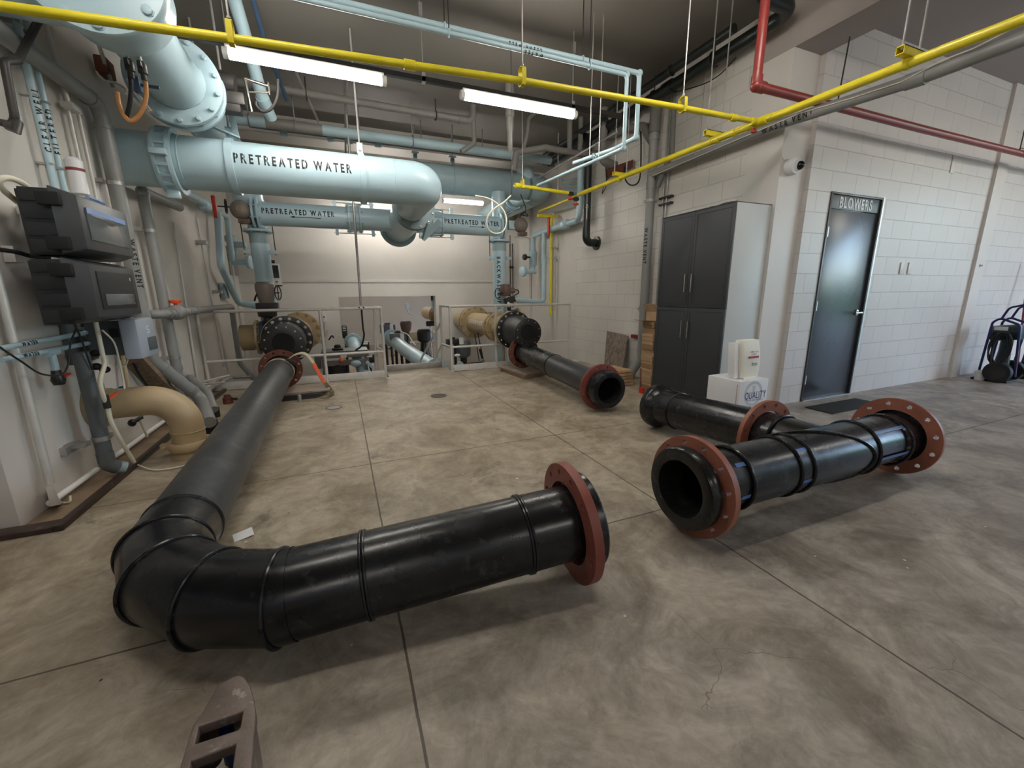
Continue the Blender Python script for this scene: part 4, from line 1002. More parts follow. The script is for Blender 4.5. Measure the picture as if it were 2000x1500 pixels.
def waste_vent():
    x = 3.93; t = thing('waste_vent_pipe', 'grey overhead waste vent pipe running beside the thick yellow pipe', 'pipe', (x, 3, 2.4))
    pl = [P(2060, 46, x=x), P(2000, 75, x=x), P(1790, 155, x=x), P(1520, 243, x=x), P(1270, 341, x=x)]
    r = .045
    last = pl[-1]
    sub('pipe_body', 'grey_pvc', t, lambda m: m.tube(pl, r, 24))
    c = pl[2]; d = (pl[3]-pl[2]).normalized()
    sub('coupling', 'grey_pvc', t, lambda m: m.tube([c-d*.06, c+d*.06], r+.007, 24), bevel=.002)
    hh = P(1365, 300, x=x); h = sub('hanger', 'galvanised', t, lambda m: m.torus(hh, (0, 1, 0), r+.006, .004, 24, 6)); sub('hanger_rod', 'galvanised', h, lambda m: m.cyl(hh+V((0, 0, r)), (hh.x, hh.y, ZC), .004, 8))
    text_cyl('lettering', 'WASTE VENT', t, 'ink_black', P(1541, 238, x=x), (0, -1, 0), (-1, 0, -.2), r, .046, .008, 1.5, .8)
    sub('cable', 'cream_hose', t, lambda m: m.tube([P(px, py, x=x-.05) for px, py in ((2060, 18), (2000, 45), (1900, 95), (1840, 118), (1760, 160), (1660, 193), (1560, 222), (1400, 290), (1270, 345))], .0045, 8))
waste_vent()
def red():
    Y = 2.62; q = lambda px, py: P(px, py, y=Y)
    t = thing('red_pipe', 'dark red pipe dropping from the ceiling and crossing over the door', 'pipe', q(1480, 172))
    pts = [q(1487, -70), q(1482, 10), q(1477, 168), q(1600, 204), q(2000, 299), q(2120, 327)]
    pts[1].z = q(1482, 10).z; xx = pts[2].x
    pl = [Vector((xx, Y, ZC)), Vector((xx, Y, pts[2].z)), q(1800, 252), Vector((9.9, Y, q(2000, 299).z))]
    sub('drop', 'red_paint', t, lambda m: m.cyl(pl[0], pl[1], .034, 24)); sub('run', 'red_paint', t, lambda m: m.tube([pl[1]]+pl[2:], .034, 24))
    sub('elbow', 'red_paint', t, lambda m: (m.tube(fil([pl[1]+V((0, 0, .07)), pl[1], pl[1]+(pl[2]-pl[1]).normalized()*.08], .05), .042, 24), m.sphere(pl[1], .044)))
    sub('hanger_rod', 'charcoal_steel', t, lambda m: m.cyl(P(1660, 72, y=Y+.0), P(1636, 200, y=Y), .006, 8))
    sub('hanger', 'galvanised', t, lambda m: m.torus(P(1992, 297, y=Y), (1, 0, 0), .04, .005, 20, 6)); p = P(1992, 292, y=Y); sub('hanger_rod', 'charcoal_steel', t, lambda m: m.cyl(p, (p.x, p.y, ZC2), .006, 8))
red()
def blue_pair():
    Y = 3.4
    for i, (l, d) in enumerate((('upper of the two thin pale blue pipes that cross the ceiling and drop in front of the channel', 0), ('lower of the two thin pale blue pipes that cross the ceiling and drop in front of the channel', 1))):
        if i == 0:
            Yq = 3.52; top = P(1249, 143, y=Yq); dn = P(1240, 268, y=Yq); st = P(600, -14, y=Yq)
        else:
            Yq = 3.4; top = P(1225, 146, y=Yq); dn = P(1220, 290, y=Yq); st = P(600, 0, y=Yq)
        r = .0175 if i else .021
        z0 = top.z; xx = top.x
        t = thing('water_line', l, 'pipe', (xx, Yq, z0), 'thin pale blue pipe pair')
        pts = [Vector((-1.74, Yq, z0)), Vector((xx, Yq, z0)), Vector((xx, Yq, dn.z))]
        if i == 1:
            e = P(1050, 362, x=xx); pts += [Vector((xx, e.y, e.z))]
        else: pts += [Vector((xx, Yq+.35, dn.z)), Vector((xx-.15, Yq+.9, dn.z))]
        sub('pipe_body', 'light_blue_paint', t, lambda m: m.tube(fil(pts, .04, 5), r, 16))
        for c in (pts[1], pts[2]): sub('elbow', 'light_blue_paint', t, lambda m: m.sphere(c, r*1.5, seg=14, rings=8))
        if i == 1:
            text_cyl('lettering', 'WATER', t, 'ink_black', (1.62, Yq, z0), (-1, 0, 0), (0, -1, -1.2), r, .026, .01, 2.4, .8)
            p = P(1160, 305, x=xx)
            h = sub('hanger', 'light_blue_paint', t, lambda m: m.torus(p, (0, 1, 0), r+.006, .006, 18, 6))
            for s in (-.05, .06): sub('hanger_rod', 'galvanised', h, lambda m: m.cyl(p+V((s, 0, .0)), (p.x+s, p.y, ZC), .005, 8))
            text_cyl('lettering', 'WATER', t, 'ink_black', P(1115, 330, x=xx), (0, -1, 0), (-1, 0, .3), r, .02, .01, 1, .8)
        else: text_cyl('lettering', 'CLEAR WELL', t, 'ink_black', (1.60, Yq, z0), (-1, 0, 0), (0, -1, -1.2), r, .026, .01, 2.4, .8)
        for x in (-.2, .93, 2.15):
            cc = Vector((x, Yq, z0)); h = sub('hanger', 'light_blue_paint', t, lambda m: m.torus(cc, (1, 0, 0), r+.006, .006, 18, 6)); sub('hanger_rod', 'dark_steel', h, lambda m: m.cyl(cc+V((0, 0, r)), (cc.x, cc.y, ZC), .005, 8))
blue_pair()
def green_pipes():
    # dark pipes under the ceiling above the right wall, ending in the elbow at the top of the frame
    t = thing('dark_ceiling_pipe', 'thick dark green pipe along the ceiling, turning at the top edge', 'pipe', (3.85, 4, 3.6))
    r = .062; x = 3.86
    a = P(1556, 40, x=x); z = 3.62
    sub('pipe_body', 'dark_green_paint', t, lambda m: m.tube(fil([(x, 7.4, z), (x, 2.86, z), (3.42, 2.86, z), (3.42, 2.86, ZC)], .16, 10), r, 28))
    for y in (3.7, 4.6, 5.6): 
        h = sub('hanger', 'black_enamel', t, lambda m: m.torus((x, y, z), (0, 1, 0), r+.01, .008, 24, 6)); sub('hanger_rod', 'black_enamel', h, lambda m: m.cyl((x, y, z+r), (x, y, ZC), .006, 8))
    sub('coupling', 'dark_green_paint', t, lambda m: m.tube([(x, 4.28, z), (x, 4.42, z)], r+.014, 28), bevel=.004)
    t = thing('dark_ceiling_pipe', 'second thinner dark pipe running left of the thick dark green pipe', 'pipe', (3.68, 4, 3.68))
    sub('pipe_body', 'dark_green_paint', t, lambda m: m.tube([(3.66, 3.30, 3.66), (3.66, 7.4, 3.66)], .042, 24)); sub('coupling', 'dark_green_paint', t, lambda m: m.tube([(3.66, 5.0, 3.66), (3.66, 5.15, 3.66)], .052, 24), bevel=.004)
    for y in (4.1, 6.0): h = sub('hanger', 'black_enamel', t, lambda m: m.torus((3.66, y, 3.66), (0, 1, 0), .05, .007, 24, 6))
    t = thing('ceiling_cable', 'thin dark cable sagging under the dark ceiling pipes', 'cable', (3.8, 4, 3.5))
    sub('cable', 'black_rubber', t, lambda m: m.tube(catmull([P(1250, 195, x=3.9), P(1350, 172, x=3.85), P(1400, 150, x=3.85), P(1438, 112, x=3.86)], 6), .006, 8))
green_pipes()
def grey_upper():
    # grey drain run under the rear ceiling
    y = 6.2; z = P(580, 182, y=y).z-.01; t = thing('drain_pipe', 'grey drain pipe hung under the ceiling behind the strip lights', 'pipe', (.8, y, z))
    e = P(925, 237, y=y).x
    sub('pipe_body', 'grey_dusty', t, lambda m: m.tube(fil([(XL, y, z+.04), (e, y, z), (e, y, ZC)], .09, 8), .045, 22))
    sub('coupling', 'grey_dusty', t, lambda m: m.tube([(e-.22, y, z), (e-.12, y, z)], .054, 22))
    for px in (600, 850):
        x = P(px, 200, y=y).x; h = sub('hanger', 'charcoal_steel', t, lambda m: m.torus((x, y, z), (1, 0, 0), .055, .008, 22, 6)); sub('hanger_rod', 'charcoal_steel', h, lambda m: m.cyl((x, y, z+.05), (x, y, ZC), .008, 8))
    sub('drop', 'grey_dusty', t, lambda m: m.tube(fil([(e, y, z), (e, y, z-.28), (e-.20, y, z-.42)], .08), .034, 18))
    t = thing('drain_stub', 'short vertical grey drain pipe with a wider collar hanging from the rear ceiling', 'pipe', (0, 0, 0)); p = P(996, 250, y=5.4); t.location = p; ORG[t.name] = p
    sub('pipe_body', 'grey_dusty', t, lambda m: m.lathe((p.x, p.y, p.z-.30), (0, 0, 1), [(0, .01), (.05, .035), (.25, .038), (.30, .05), (.42, .05), (.43, .06), (ZC-p.z+.30, .06)], 20))
    # grey serpentine pipes at the rear right ceiling
    t = thing('drain_pipe', 'grey drain pipe branching under the ceiling near the rear right corner', 'pipe', (2.9, 6.2, 3.3))
    y = 6.0; Q = lambda px, py: P(px, py, y=y)
    sub('pipe_body', 'grey_dusty', t, lambda m: m.tube(fil([Q(1003, 335), Q(1008, 298), Q(1065, 288), Q(1130, 300), Q(1190, 300)], .08), .045, 20))
    sub('riser', 'grey_dusty', t, lambda m: m.tube(fil([Q(1022, 292), Q(1030, 260), Q(1032, 232), Q(1060, 208), Vector((Q(1060, 208).x+.2, y, ZC))], .08), .03, 18))
    for px in (1112, 1133):
        a = Q(px, 300); sub('riser', 'grey_dusty', t, lambda m: m.cyl(a, (a.x, a.y, ZC), .04, 18))
    a = Q(1110, 252); sub('ceiling_collar', 'grey_dusty', t, lambda m: m.lathe((a.x, a.y, ZC-.03), (0, 0, 1), [(0, .075), (.03, .08)], 20))
    a = P(1180, 230, y=5.6); t = thing('drain_pipe', 'thick grey pipe dropping from the ceiling at the rear right beside the dark pipes', 'pipe', a)
    sub('pipe_body', 'grey_dusty', t, lambda m: m.cyl((a.x, a.y, 3.2), (a.x, a.y, ZC), .06, 22)); sub('coupling', 'grey_dusty', t, lambda m: m.cyl((a.x, a.y, 3.62), (a.x, a.y, 3.70), .07, 22)); sub('elbow', 'grey_dusty', t, lambda m: m.tube(fil([(a.x, a.y, 3.3), (a.x, a.y, 3.16), (a.x+.35, a.y, 3.10)], .1), .06, 22))
    # thin diagonal grey rail
    t = thing('thin_conduit', 'thin grey conduit slanting back from the end of the light channel', 'conduit', P(1205, 258, x=3.0)); sub('conduit', 'grey_pvc', t, lambda m: m.tube([P(1205, 258, x=2.95), P(1048, 350, x=2.95)], .012, 12))
    # straight light blue lateral behind
    y = 6.5; t = thing('water_main', 'mid size pale blue pipe crossing the rear of the bay just under the ceiling', 'pipe', (0, y, 3.4))
    q = lambda px, py: P(px, py, y=y); z = q(740, 268).z
    sub('pipe_body', 'light_blue_dusty', t, lambda m: m.tube([(XL, y, z), (q(630, 0).x, y, z)], .062, 24)); sub('pipe_body', 'light_blue_dusty', t, lambda m: m.tube([(q(630, 258).x, y, z), (q(1012, 300).x, y, z-.01), (q(1075, 310).x, y, z-.02)], .064, 24))
    sub('bare_pipe', 'grey_dusty', t, lambda m: m.tube([(q(520, 250).x, y, z), (q(632, 258).x, y, z)], .063, 24))
    for px in (490, 578, 805): x = q(px, 260).x; h = sub('hanger', 'grey_dusty', t, lambda m: m.torus((x, y, z), (1, 0, 0), .075, .008, 22, 6)); sub('hanger_rod', 'grey_pvc', h, lambda m: m.cyl((x, y, z+.07), (x, y, ZC), .006, 8))
    t = thing('grey_conduit', 'thin grey conduit hanging from the ceiling down to the left railing', 'conduit', (.3, 6.43, 1.1))
    sub('conduit', 'galvanised', t, lambda m: m.tube([(.318, YE+.06, ZC), (.305, YE+.06, 2.5), (.285, YE+.06, 1.1)], .016, 12)); sub('flex_tail', 'black_rubber', t, lambda m: m.tube(catmull([P(706, 604, y=YE+.08), P(709, 640, y=YE+.12), P(711, 655, y=YE+.15), P(706, 675, y=YE+.3), P(695, 684, y=YE+.4)], 6), .013, 10))
    for x in (.255, .315): sub('clamp', 'black_rubber', t, lambda m: m.box((x-.0, YE+.0, 1.066), (.02, .05, .02)))
    # two slanting thin conduits from the rear left ceiling
    for i, (a, b, l) in enumerate(((P(515, 0, y=5.4), P(622, 238, y=6.55), 'thin grey conduit slanting from the top of the frame behind the first strip light'),)):
        t = thing('slanting_conduit', l, 'conduit', a); sub('conduit', 'galvanised', t, lambda m: m.tube([a, b], .016, 12))
    a = P(690, 30, y=5.2); t = thing('thin_rod', 'thin grey conduit running down from the pale blue ceiling pipes behind the first strip light', 'conduit', a)
    sub('conduit', 'galvanised', t, lambda m: m.tube([P(690, 20, y=5.2), P(675, 190, y=6.2), P(675, 300, y=7.2)], .014, 12))
    # hanging grey electrical reel rack on the wall
    t = thing('tool_rack', 'small brown rack with dark cable loops high on the right wall', 'rack', (4.0, 5.4, 3.0))
    sub('board', 'rust_brown', t, lambda m: m.add([P(1183, 330, x=3.98), P(1236, 312, x=3.98), P(1236, 326, x=3.98), P(1183, 347, x=3.98), P(1183, 330, x=4.04), P(1236, 312, x=4.04), P(1236, 326, x=4.04), P(1183, 347, x=4.04)], [(0, 1, 2, 3), (7, 6, 5, 4), (0, 4, 5, 1), (1, 5, 6, 2), (2, 6, 7, 3), (3, 7, 4, 0)]))
    sub('cable', 'dark_green_paint', t, lambda m: m.tube(catmull([P(1251, 240, x=3.97), P(1252, 300, x=3.97), P(1249, 350, x=3.97), P(1235, 362, x=3.97), P(1222, 352, x=3.97), P(1219, 325, x=3.97)], 8), .010, 8))
    sub('cable', 'black_rubber', t, lambda m: m.tube(catmull([P(1183, 325, x=3.97), P(1184, 360, x=3.97), P(1176, 378, x=3.97), P(1180, 362, x=3.97), P(1188, 345, x=3.97)], 8), .006, 8))
    # long hanging rods near the centre
    t = thing('pull_switch', 'slim steel pull chain fitting hanging with a looped white cord', 'cord', P(1000, 330, y=4.6))
    sub('rod', 'dark_steel', t, lambda m: (m.cyl(P(999, 378, y=4.6), P(1000, 330, y=4.6), .008, 8), m.cyl(P(1000, 330, y=4.6), V((P(1000, 330, y=4.6).x, 4.6, ZC)), .004, 8), m.cyl(P(1000, 322, y=4.6), P(1000, 332, y=4.6), .016, 10)))
    c4 = [(998, 382), (983, 396), (965, 408), (952, 425), (953, 446), (966, 456), (982, 452), (989, 436), (987, 418), (976, 402), (955, 388), (928, 382)]
    sub('cord', 'cream_hose', t, lambda m: m.tube(catmull([P(a, b, y=4.6+.02*i) for i, (a, b) in enumerate(c4)], 6), .0085, 10))
grey_upper()
# ------------------------------------------------------------------ large pale blue process pipes
Xv, Yv, Zv = Vector((1, 0, 0)), Vector((0, 1, 0)), Vector((0, 0, 1))
def flange_bolts(parent, c, d, R, rin, th, n, mat, bmat, rb=None, br=.016, ph=0.0, nm='flange', both=True):
    """bolted flange ring as a part, each bolt head a sub-part"""
    c = V(c); d = V(d).normalized(); rb = rb or (R-.032)
    f = sub(nm, mat, parent, lambda m: m.lathe(c-d*th/2, d, [(0, rin), (0, R), (th, R), (th, rin)], 56, closed=True), bevel=.003)
    u, v = frame(d)
    for k in range(n):
        a = 2*PI*(k+.5)/n+ph; p = c+(u*math.cos(a)+v*math.sin(a))*rb
        def bl(m):
            m.hexbolt(p+d*th/2, d, br, br*1.3)
            if both: m.hexbolt(p-d*th/2, -d, br, br*1.3)
            m.lathe(p-d*th/2, d, [(0, br*.45), (th, br*.45)], 8)
        sub('bolt', bmat, f, bl)
    return f
BY, BZ, BR = 5.02, 2.47, .2286
def big_main():
    t = thing('pretreated_water_main', 'largest pale blue pipe, stencilled PRETREATED WATER, crossing the bay high in front', 'pipe', (0, BY, BZ))
    xe = 1.02; zz = BZ
    ec = Vector((xe, BY, zz))
    sub('pipe_body', 'light_blue_paint', t, lambda m: m.tube([(XL, BY, zz), (xe-.36, BY, zz)], BR, 64, cap=False))
    el = fil([(xe-.36, BY, zz), (xe, BY, zz), (xe-.005, BY+.36, zz-.01)], .34, 14)
    sub('elbow', 'light_blue_paint', t, lambda m: m.tube(el, BR, 64, cap=False))
    sub('weld_seam', 'light_blue_paint', t, lambda m: m.torus((xe-.35, BY, zz), Xv, BR, .004, 56, 6))
    tailend = Vector((.985, 7.35, 2.40))
    sub('rear_leg', 'light_blue_paint', t, lambda m: m.tube([el[-1], Vector((xe-.01, 5.95, zz-.02))], BR-.002, 64, cap=False))
    # grooved coupling near the wall
    cx = P(318, 305, y=BY-.2).x
    def coup(m):
        m.lathe((cx-.07, BY, zz), (1, 0, 0), [(0, BR+.008), (0, BR+.05), (.03, BR+.055), (.035, BR+.035), (.105, BR+.035), (.11, BR+.055), (.14, BR+.05), (.14, BR+.008)], 56, closed=True)
        for k in range(20):
            a = 2*PI*k/20; c = Vector((cx, BY+(BR+.045)*math.cos(a), zz+(BR+.045)*math.sin(a))); m.box(c, (.10, .02, .02), Matrix.Rotation(a, 3, 'X'))
    sub('grooved_coupling', 'light_blue_paint', t, coup)
    sub('weld_seam', 'light_blue_paint', t, lambda m: m.torus((cx+.11, BY, zz), Xv, BR+.002, .004, 56, 6))
    for s in (-1, 1):
        sub('coupling_lug', 'light_blue_paint', t, lambda m: m.box((cx, BY+s*(BR+.075), zz-.0), (.12, .07, .05)), bevel=.008)
    sub('coupling_lug', 'light_blue_paint', t, lambda m: m.box((cx, BY-.08, zz-BR-.07), (.10, .05, .07)), bevel=.008)
    # strap hangers
    for px in (446, 706):
        x = P(px, 300, y=BY-.2).x
        def st(m):
            pts = [Vector((x, BY+(BR+.008)*math.cos(a), zz+(BR+.008)*math.sin(a))) for a in [math.radians(90-k*12) for k in range(0, 31)]]
            m.ribbon(pts, .060, .020, Xv)
            m.box((x, BY-.028, zz+BR+.05), (.055, .007, .12)); m.box((x, BY+.028, zz+BR+.05), (.055, .007, .12)); m.box((x, BY, zz+BR+.112), (.06, .07, .008))
        h = sub('strap_hanger', 'light_blue_paint', t, st)
        sub('strap_bolt', 'galvanised', h, lambda m: m.hexbolt((x, BY-.032, zz+BR+.05), (0, -1, 0), .015, .018))
        sub('hanger_rod', 'grey_pvc', h, lambda m: m.cyl((x, BY, zz+BR+.1), (x, BY, ZC), .010, 10))
    text_cyl('lettering', 'PRETREATED WATER', t, 'ink_black', (P(577, 323, y=BY-BR).x, BY, zz), (1, 0, 0), (0, -1, .14), BR, .082, .010, 1.15, .72, width=P(692, 335, y=BY-BR).x-P(463, 316, y=BY-BR).x)
big_main()
TY, TZ, TR = 7.0, 2.38, .160
def tee_main():
    t = thing('pretreated_water_header', 'smaller pale blue header stencilled PRETREATED WATER twice, with a big tee at its middle', 'pipe', (.9, TY, TZ))
    xl, xr = -.93, 2.67; z = TZ
    xt = P(790, 430, y=6.75).x
    for (a, b) in ((xl, xt-.1), (xt+.1, xr)): sub('pipe_body', 'light_blue_paint', t, lambda m: m.tube([(a, TY, z), (b, TY, z)], TR, 48, cap=False))
    # tee body along depth, with reducer collars and the closed rear flange hanging low
    b0 = Vector((xt+.04, 6.15, z+.035)); b1 = Vector((xt-.0, 7.45, z-.03)); d = (b1-b0).normalized(); r = .236
    sub('tee_body', 'light_blue_paint', t, lambda m: m.tube([b0, b1], r, 56, cap=False))
    flange_bolts(t, b0-d*.0, d, r+.055, .05, .03, 12, 'light_blue_dusty', 'galvanised', br=.012)
    flange_bolts(t, b0-d*.08, d, r+.05, .05, .03, 12, 'light_blue_dusty', 'galvanised', br=.012)
    flange_bolts(t, b1+d*.02, d, r+.07, .05, .035, 16, 'light_blue_dusty', 'light_blue_dusty', br=.014)
    sub('gasket', 'dark_steel', t, lambda m: m.tube([b0-d*.065, b0-d*.015], r+.01, 48))
    sub('knee_bracket', 'light_blue_dusty', t, lambda m: (m.beam(b0+V((.16, -.12, -.20)), b0+V((.10, -.02, -.40)), .10, .012, Xv), m.beam(b0+V((.10, -.02, -.40)), b0+V((.34, -.15, -.16)), .08, .012, Yv)))
    sub('end_cap', 'light_blue_paint', t, lambda m: m.lathe(b1+d*.04, d, [(0, r+.07), (.03, r+.07), (.05, r+.02), (.3, r-.02)], 48), bevel=.004)
    # sleeve couplings with tie rods
    for cx in (P(692, 428, y=TY).x, P(852, 442, y=TY).x):
        def cp(m):
            m.lathe((cx-.09, TY, z), (1, 0, 0), [(0, TR+.02), (0, TR+.045), (.025, TR+.045), (.03, TR+.018), (.15, TR+.018), (.155, TR+.045), (.18, TR+.045), (.18, TR+.02)], 48, closed=True)
        f = sub('sleeve_coupling', 'light_blue_paint', t, cp)
        for k in range(8):
            a = 2*PI*(k+.5)/8; p = Vector((cx, TY+(TR+.036)*math.cos(a), z+(TR+.036)*math.sin(a)))
            sub('tie_bolt', 'light_blue_paint', f, lambda m: (m.cyl(p-Xv*.115, p+Xv*.115, .008, 8), m.hexbolt(p-Xv*.09, -Xv, .013, .016), m.hexbolt(p+Xv*.09, Xv, .013, .016)))
        for s in (-1, 1):
            for q in (1, -1):
                f2 = sub('tie_rod', 'light_blue_paint', t, lambda m: (m.cyl((cx-.30, TY-.06*0, z+s*(TR+.055)), (cx+.30, TY, z+s*(TR+.055)), .007, 8), m.box((cx+q*.26, TY, z+s*(TR+.04)), (.045, .05, .09))))
    # end flanges
    for (x, s) in ((xl, -1), (xr, 1)):
        flange_bolts(t, (x, TY, z), Xv, TR+.075, TR-.01, .03, 8, 'light_blue_paint', 'light_blue_paint', br=.014)
        flange_bolts(t, (x+s*.06, TY, z), Xv, TR+.07, .02, .03, 8, 'light_blue_paint', 'light_blue_paint', br=.014)
    text_cyl('lettering', 'PRETREATED WATER', t, 'ink_black', (P(584, 416, y=TY-TR).x, TY, z), (1, 0, 0), (0, -1, .12), TR, .068, .012, 1.1, .74, width=P(656, 418, y=TY-TR).x-P(514, 412, y=TY-TR).x)
    text_cyl('lettering', 'PRETREATED WATER', t, 'ink_black', (P(923, 439, y=TY-TR).x, TY, z), (1, 0, 0), (0, -1, .12), TR, .068, .012, 1.1, .74, width=P(977, 440, y=TY-TR).x-P(871, 436, y=TY-TR).x)
    arrow_cyl(t, 'ink_black', (P(597, 428, y=TY-TR).x, TY, z), (-1, 0, 0), (0, -1, -.30), TR, .40, .009); arrow_cyl(t, 'ink_black', (P(933, 448, y=TY-TR).x, TY, z), (1, 0, 0), (0, -1, -.30), TR, .27, .009)
    # drop legs with clamps
    for (x, nm) in ((-.985, 'l'), (2.70, 'r')):
        tt = thing('drop_pipe', 'pale blue vertical pipe %s' % ('at the left end of the header, beside the grey actuator' if nm == 'l' else 'at the right end of the header, stencilled BACKWASH SUPPLY'), 'pipe', (x, TY+.06, ZP))
        rr = .118
        sub('pipe_body', 'light_blue_paint', tt, lambda m: m.tube([(x, TY+.06, ZP), (x, TY+.06, z+.15)], rr, 40)); sub('pipe_body', 'light_blue_dusty', tt, lambda m: m.tube([(x, TY+.06, 1.98), (x, TY+.06, z-TR-.03)], rr+.004, 40))
        flange_bolts(tt, (x, TY+.06, z-TR-.07), Zv, rr+.07, rr-.01, .03, 8, 'light_blue_paint', 'light_blue_paint', br=.013)
        for s in (-1, 1):
            sub('guide_lug', 'light_blue_paint', tt, lambda m: m.box((x+s*(rr+.045), TY+.02, 1.86), (.10, .06, .05)), bevel=.004); sub('guide_rod', 'dark_steel', tt, lambda m: m.cyl((x+s*(rr+.075), TY+.02, 1.82), (x+s*(rr+.075), TY+.02, 2.25), .007, 8))
        sub('base_bend', 'light_blue_paint', tt, lambda m: m.lathe((x, TY+.06, ZP), (0, 0, 1), [(0, .24), (.05, .24), (.06, .14), (.5, .12)], 32))
        if nm == 'r': text_cyl('lettering', 'BACKWASH SUPPLY', tt, 'ink_black', (x, TY+.06, 1.38), (0, 0, -1), (-.52, -1, 0), rr, .062, .010, 1.6, .8)
        # upper riser to the blue main under the ceiling
        sub('riser', 'light_blue_paint', tt, lambda m: m.tube([(x, TY+.06, z+.12), (x, TY+.06, 2.95)], rr, 32))
tee_main()
def upper_main():
    y, z, r = 7.25, 3.12, .228
    t = thing('upper_water_main', 'large pale blue main high at the rear, mostly hidden behind the front main', 'pipe', (1, y, z))
    xe = P(1040, 370, y=y).x-.10
    sub('pipe_body', 'light_blue_dusty', t, lambda m: m.tube([(-.98, y, z), (xe, y, z)], r, 56)); 
    el = fil([(xe-.05, y, z), (xe+.28, y, z), (xe+.28, y+.36, z-.0)], .30, 10)
    sub('elbow', 'light_blue_dusty', t, lambda m: m.tube(el, r, 56, cap=False))
    sub('rear_leg', 'light_blue_paint', t, lambda m: m.tube([el[-1], Vector((xe+.28, YB, z))], r-.002, 48))
    sub('weld_seam', 'light_blue_dusty', t, lambda m: m.torus((xe, y, z), Xv, r, .004, 48, 6))
    for px in (812, 884):
        x = P(px, 330, y=y).x
        h = sub('strap_hanger', 'light_blue_dusty', t, lambda m: (m.ribbon([Vector((x, y+(r+.004)*math.cos(a), z+(r+.004)*math.sin(a))) for a in [math.radians(90-k*12) for k in range(0, 31)]], .05, .007, Xv), m.box((x, y, z+r+.07), (.06, .06, .14)), m.beam((x-.05, y, z+r+.13), (x+.06, y, z+r+.13), .05, .03)))
        sub('hanger_rod', 'grey_pvc', h, lambda m: m.cyl((x, y, z+r+.1), (x, y, ZC), .009, 8))
    for x in (P(565, 258, y=y).x, P(640, 272, y=y).x):
        pass
    # lower branch with couplings running back from under the elbow
    t = thing('branch_pipe', 'pale blue branch with flange couplings slanting back under the upper elbow', 'pipe', (3.0, 7.6, 2.75))
    a = P(1032, 372, y=7.1); b = Vector((a.x-.06, YB, a.z-.06)); d = (b-a).normalized(); rr = .165
    sub('pipe_body', 'light_blue_paint', t, lambda m: m.tube([a+d*.1, b], rr, 40)); sub('elbow', 'light_blue_paint', t, lambda m: m.tube(fil([Vector((a.x-.02, a.y+.12, a.z+.38)), Vector((a.x, a.y+.1, a.z)), a+d*.4], .2, 8), rr, 40))
    for s in (.55, .63, 1.15, 1.22): flange_bolts(t, a+d*s, d, rr+.055, rr-.01, .028, 8, 'light_blue_paint', 'light_blue_paint', br=.012)
    sub('tie_rod', 'light_blue_paint', t, lambda m: m.cyl(a+d*.35-V((-.0, 0, rr+.04)), a+d*1.3-V((0, 0, rr+.04)), .008, 8))
    # pipe stub on the header end toward the wall
    # thin strut rails above the main
    t = thing('strut_rack', 'thin grey strut rails under the rear ceiling above the large mains', 'rack', (.5, 6.9, 3.5))
    zq = 3.46; 
    sub('rail', 'grey_dusty', t, lambda m: m.cyl((-.9, 6.95, zq), (3.0, 6.95, zq-.02), .010, 8)); sub('rail', 'grey_dusty', t, lambda m: m.cyl((-.6, 7.05, zq+.05), (1.0, 7.05, zq+.05), .012, 8))
    for x in (-.5, .1, .35, .75): sub('clamp', 'light_blue_dusty', t, lambda m: m.box((x, 6.98, zq+.01), (.09, .12, .10)), bevel=.01)
    for x in (-.7, .5, 1.4, 1.9, 2.4): sub('hanger_rod', 'grey_dusty', t, lambda m: m.cyl((x, 6.97, zq), (x, 6.97, ZC), .008, 8))
upper_main()
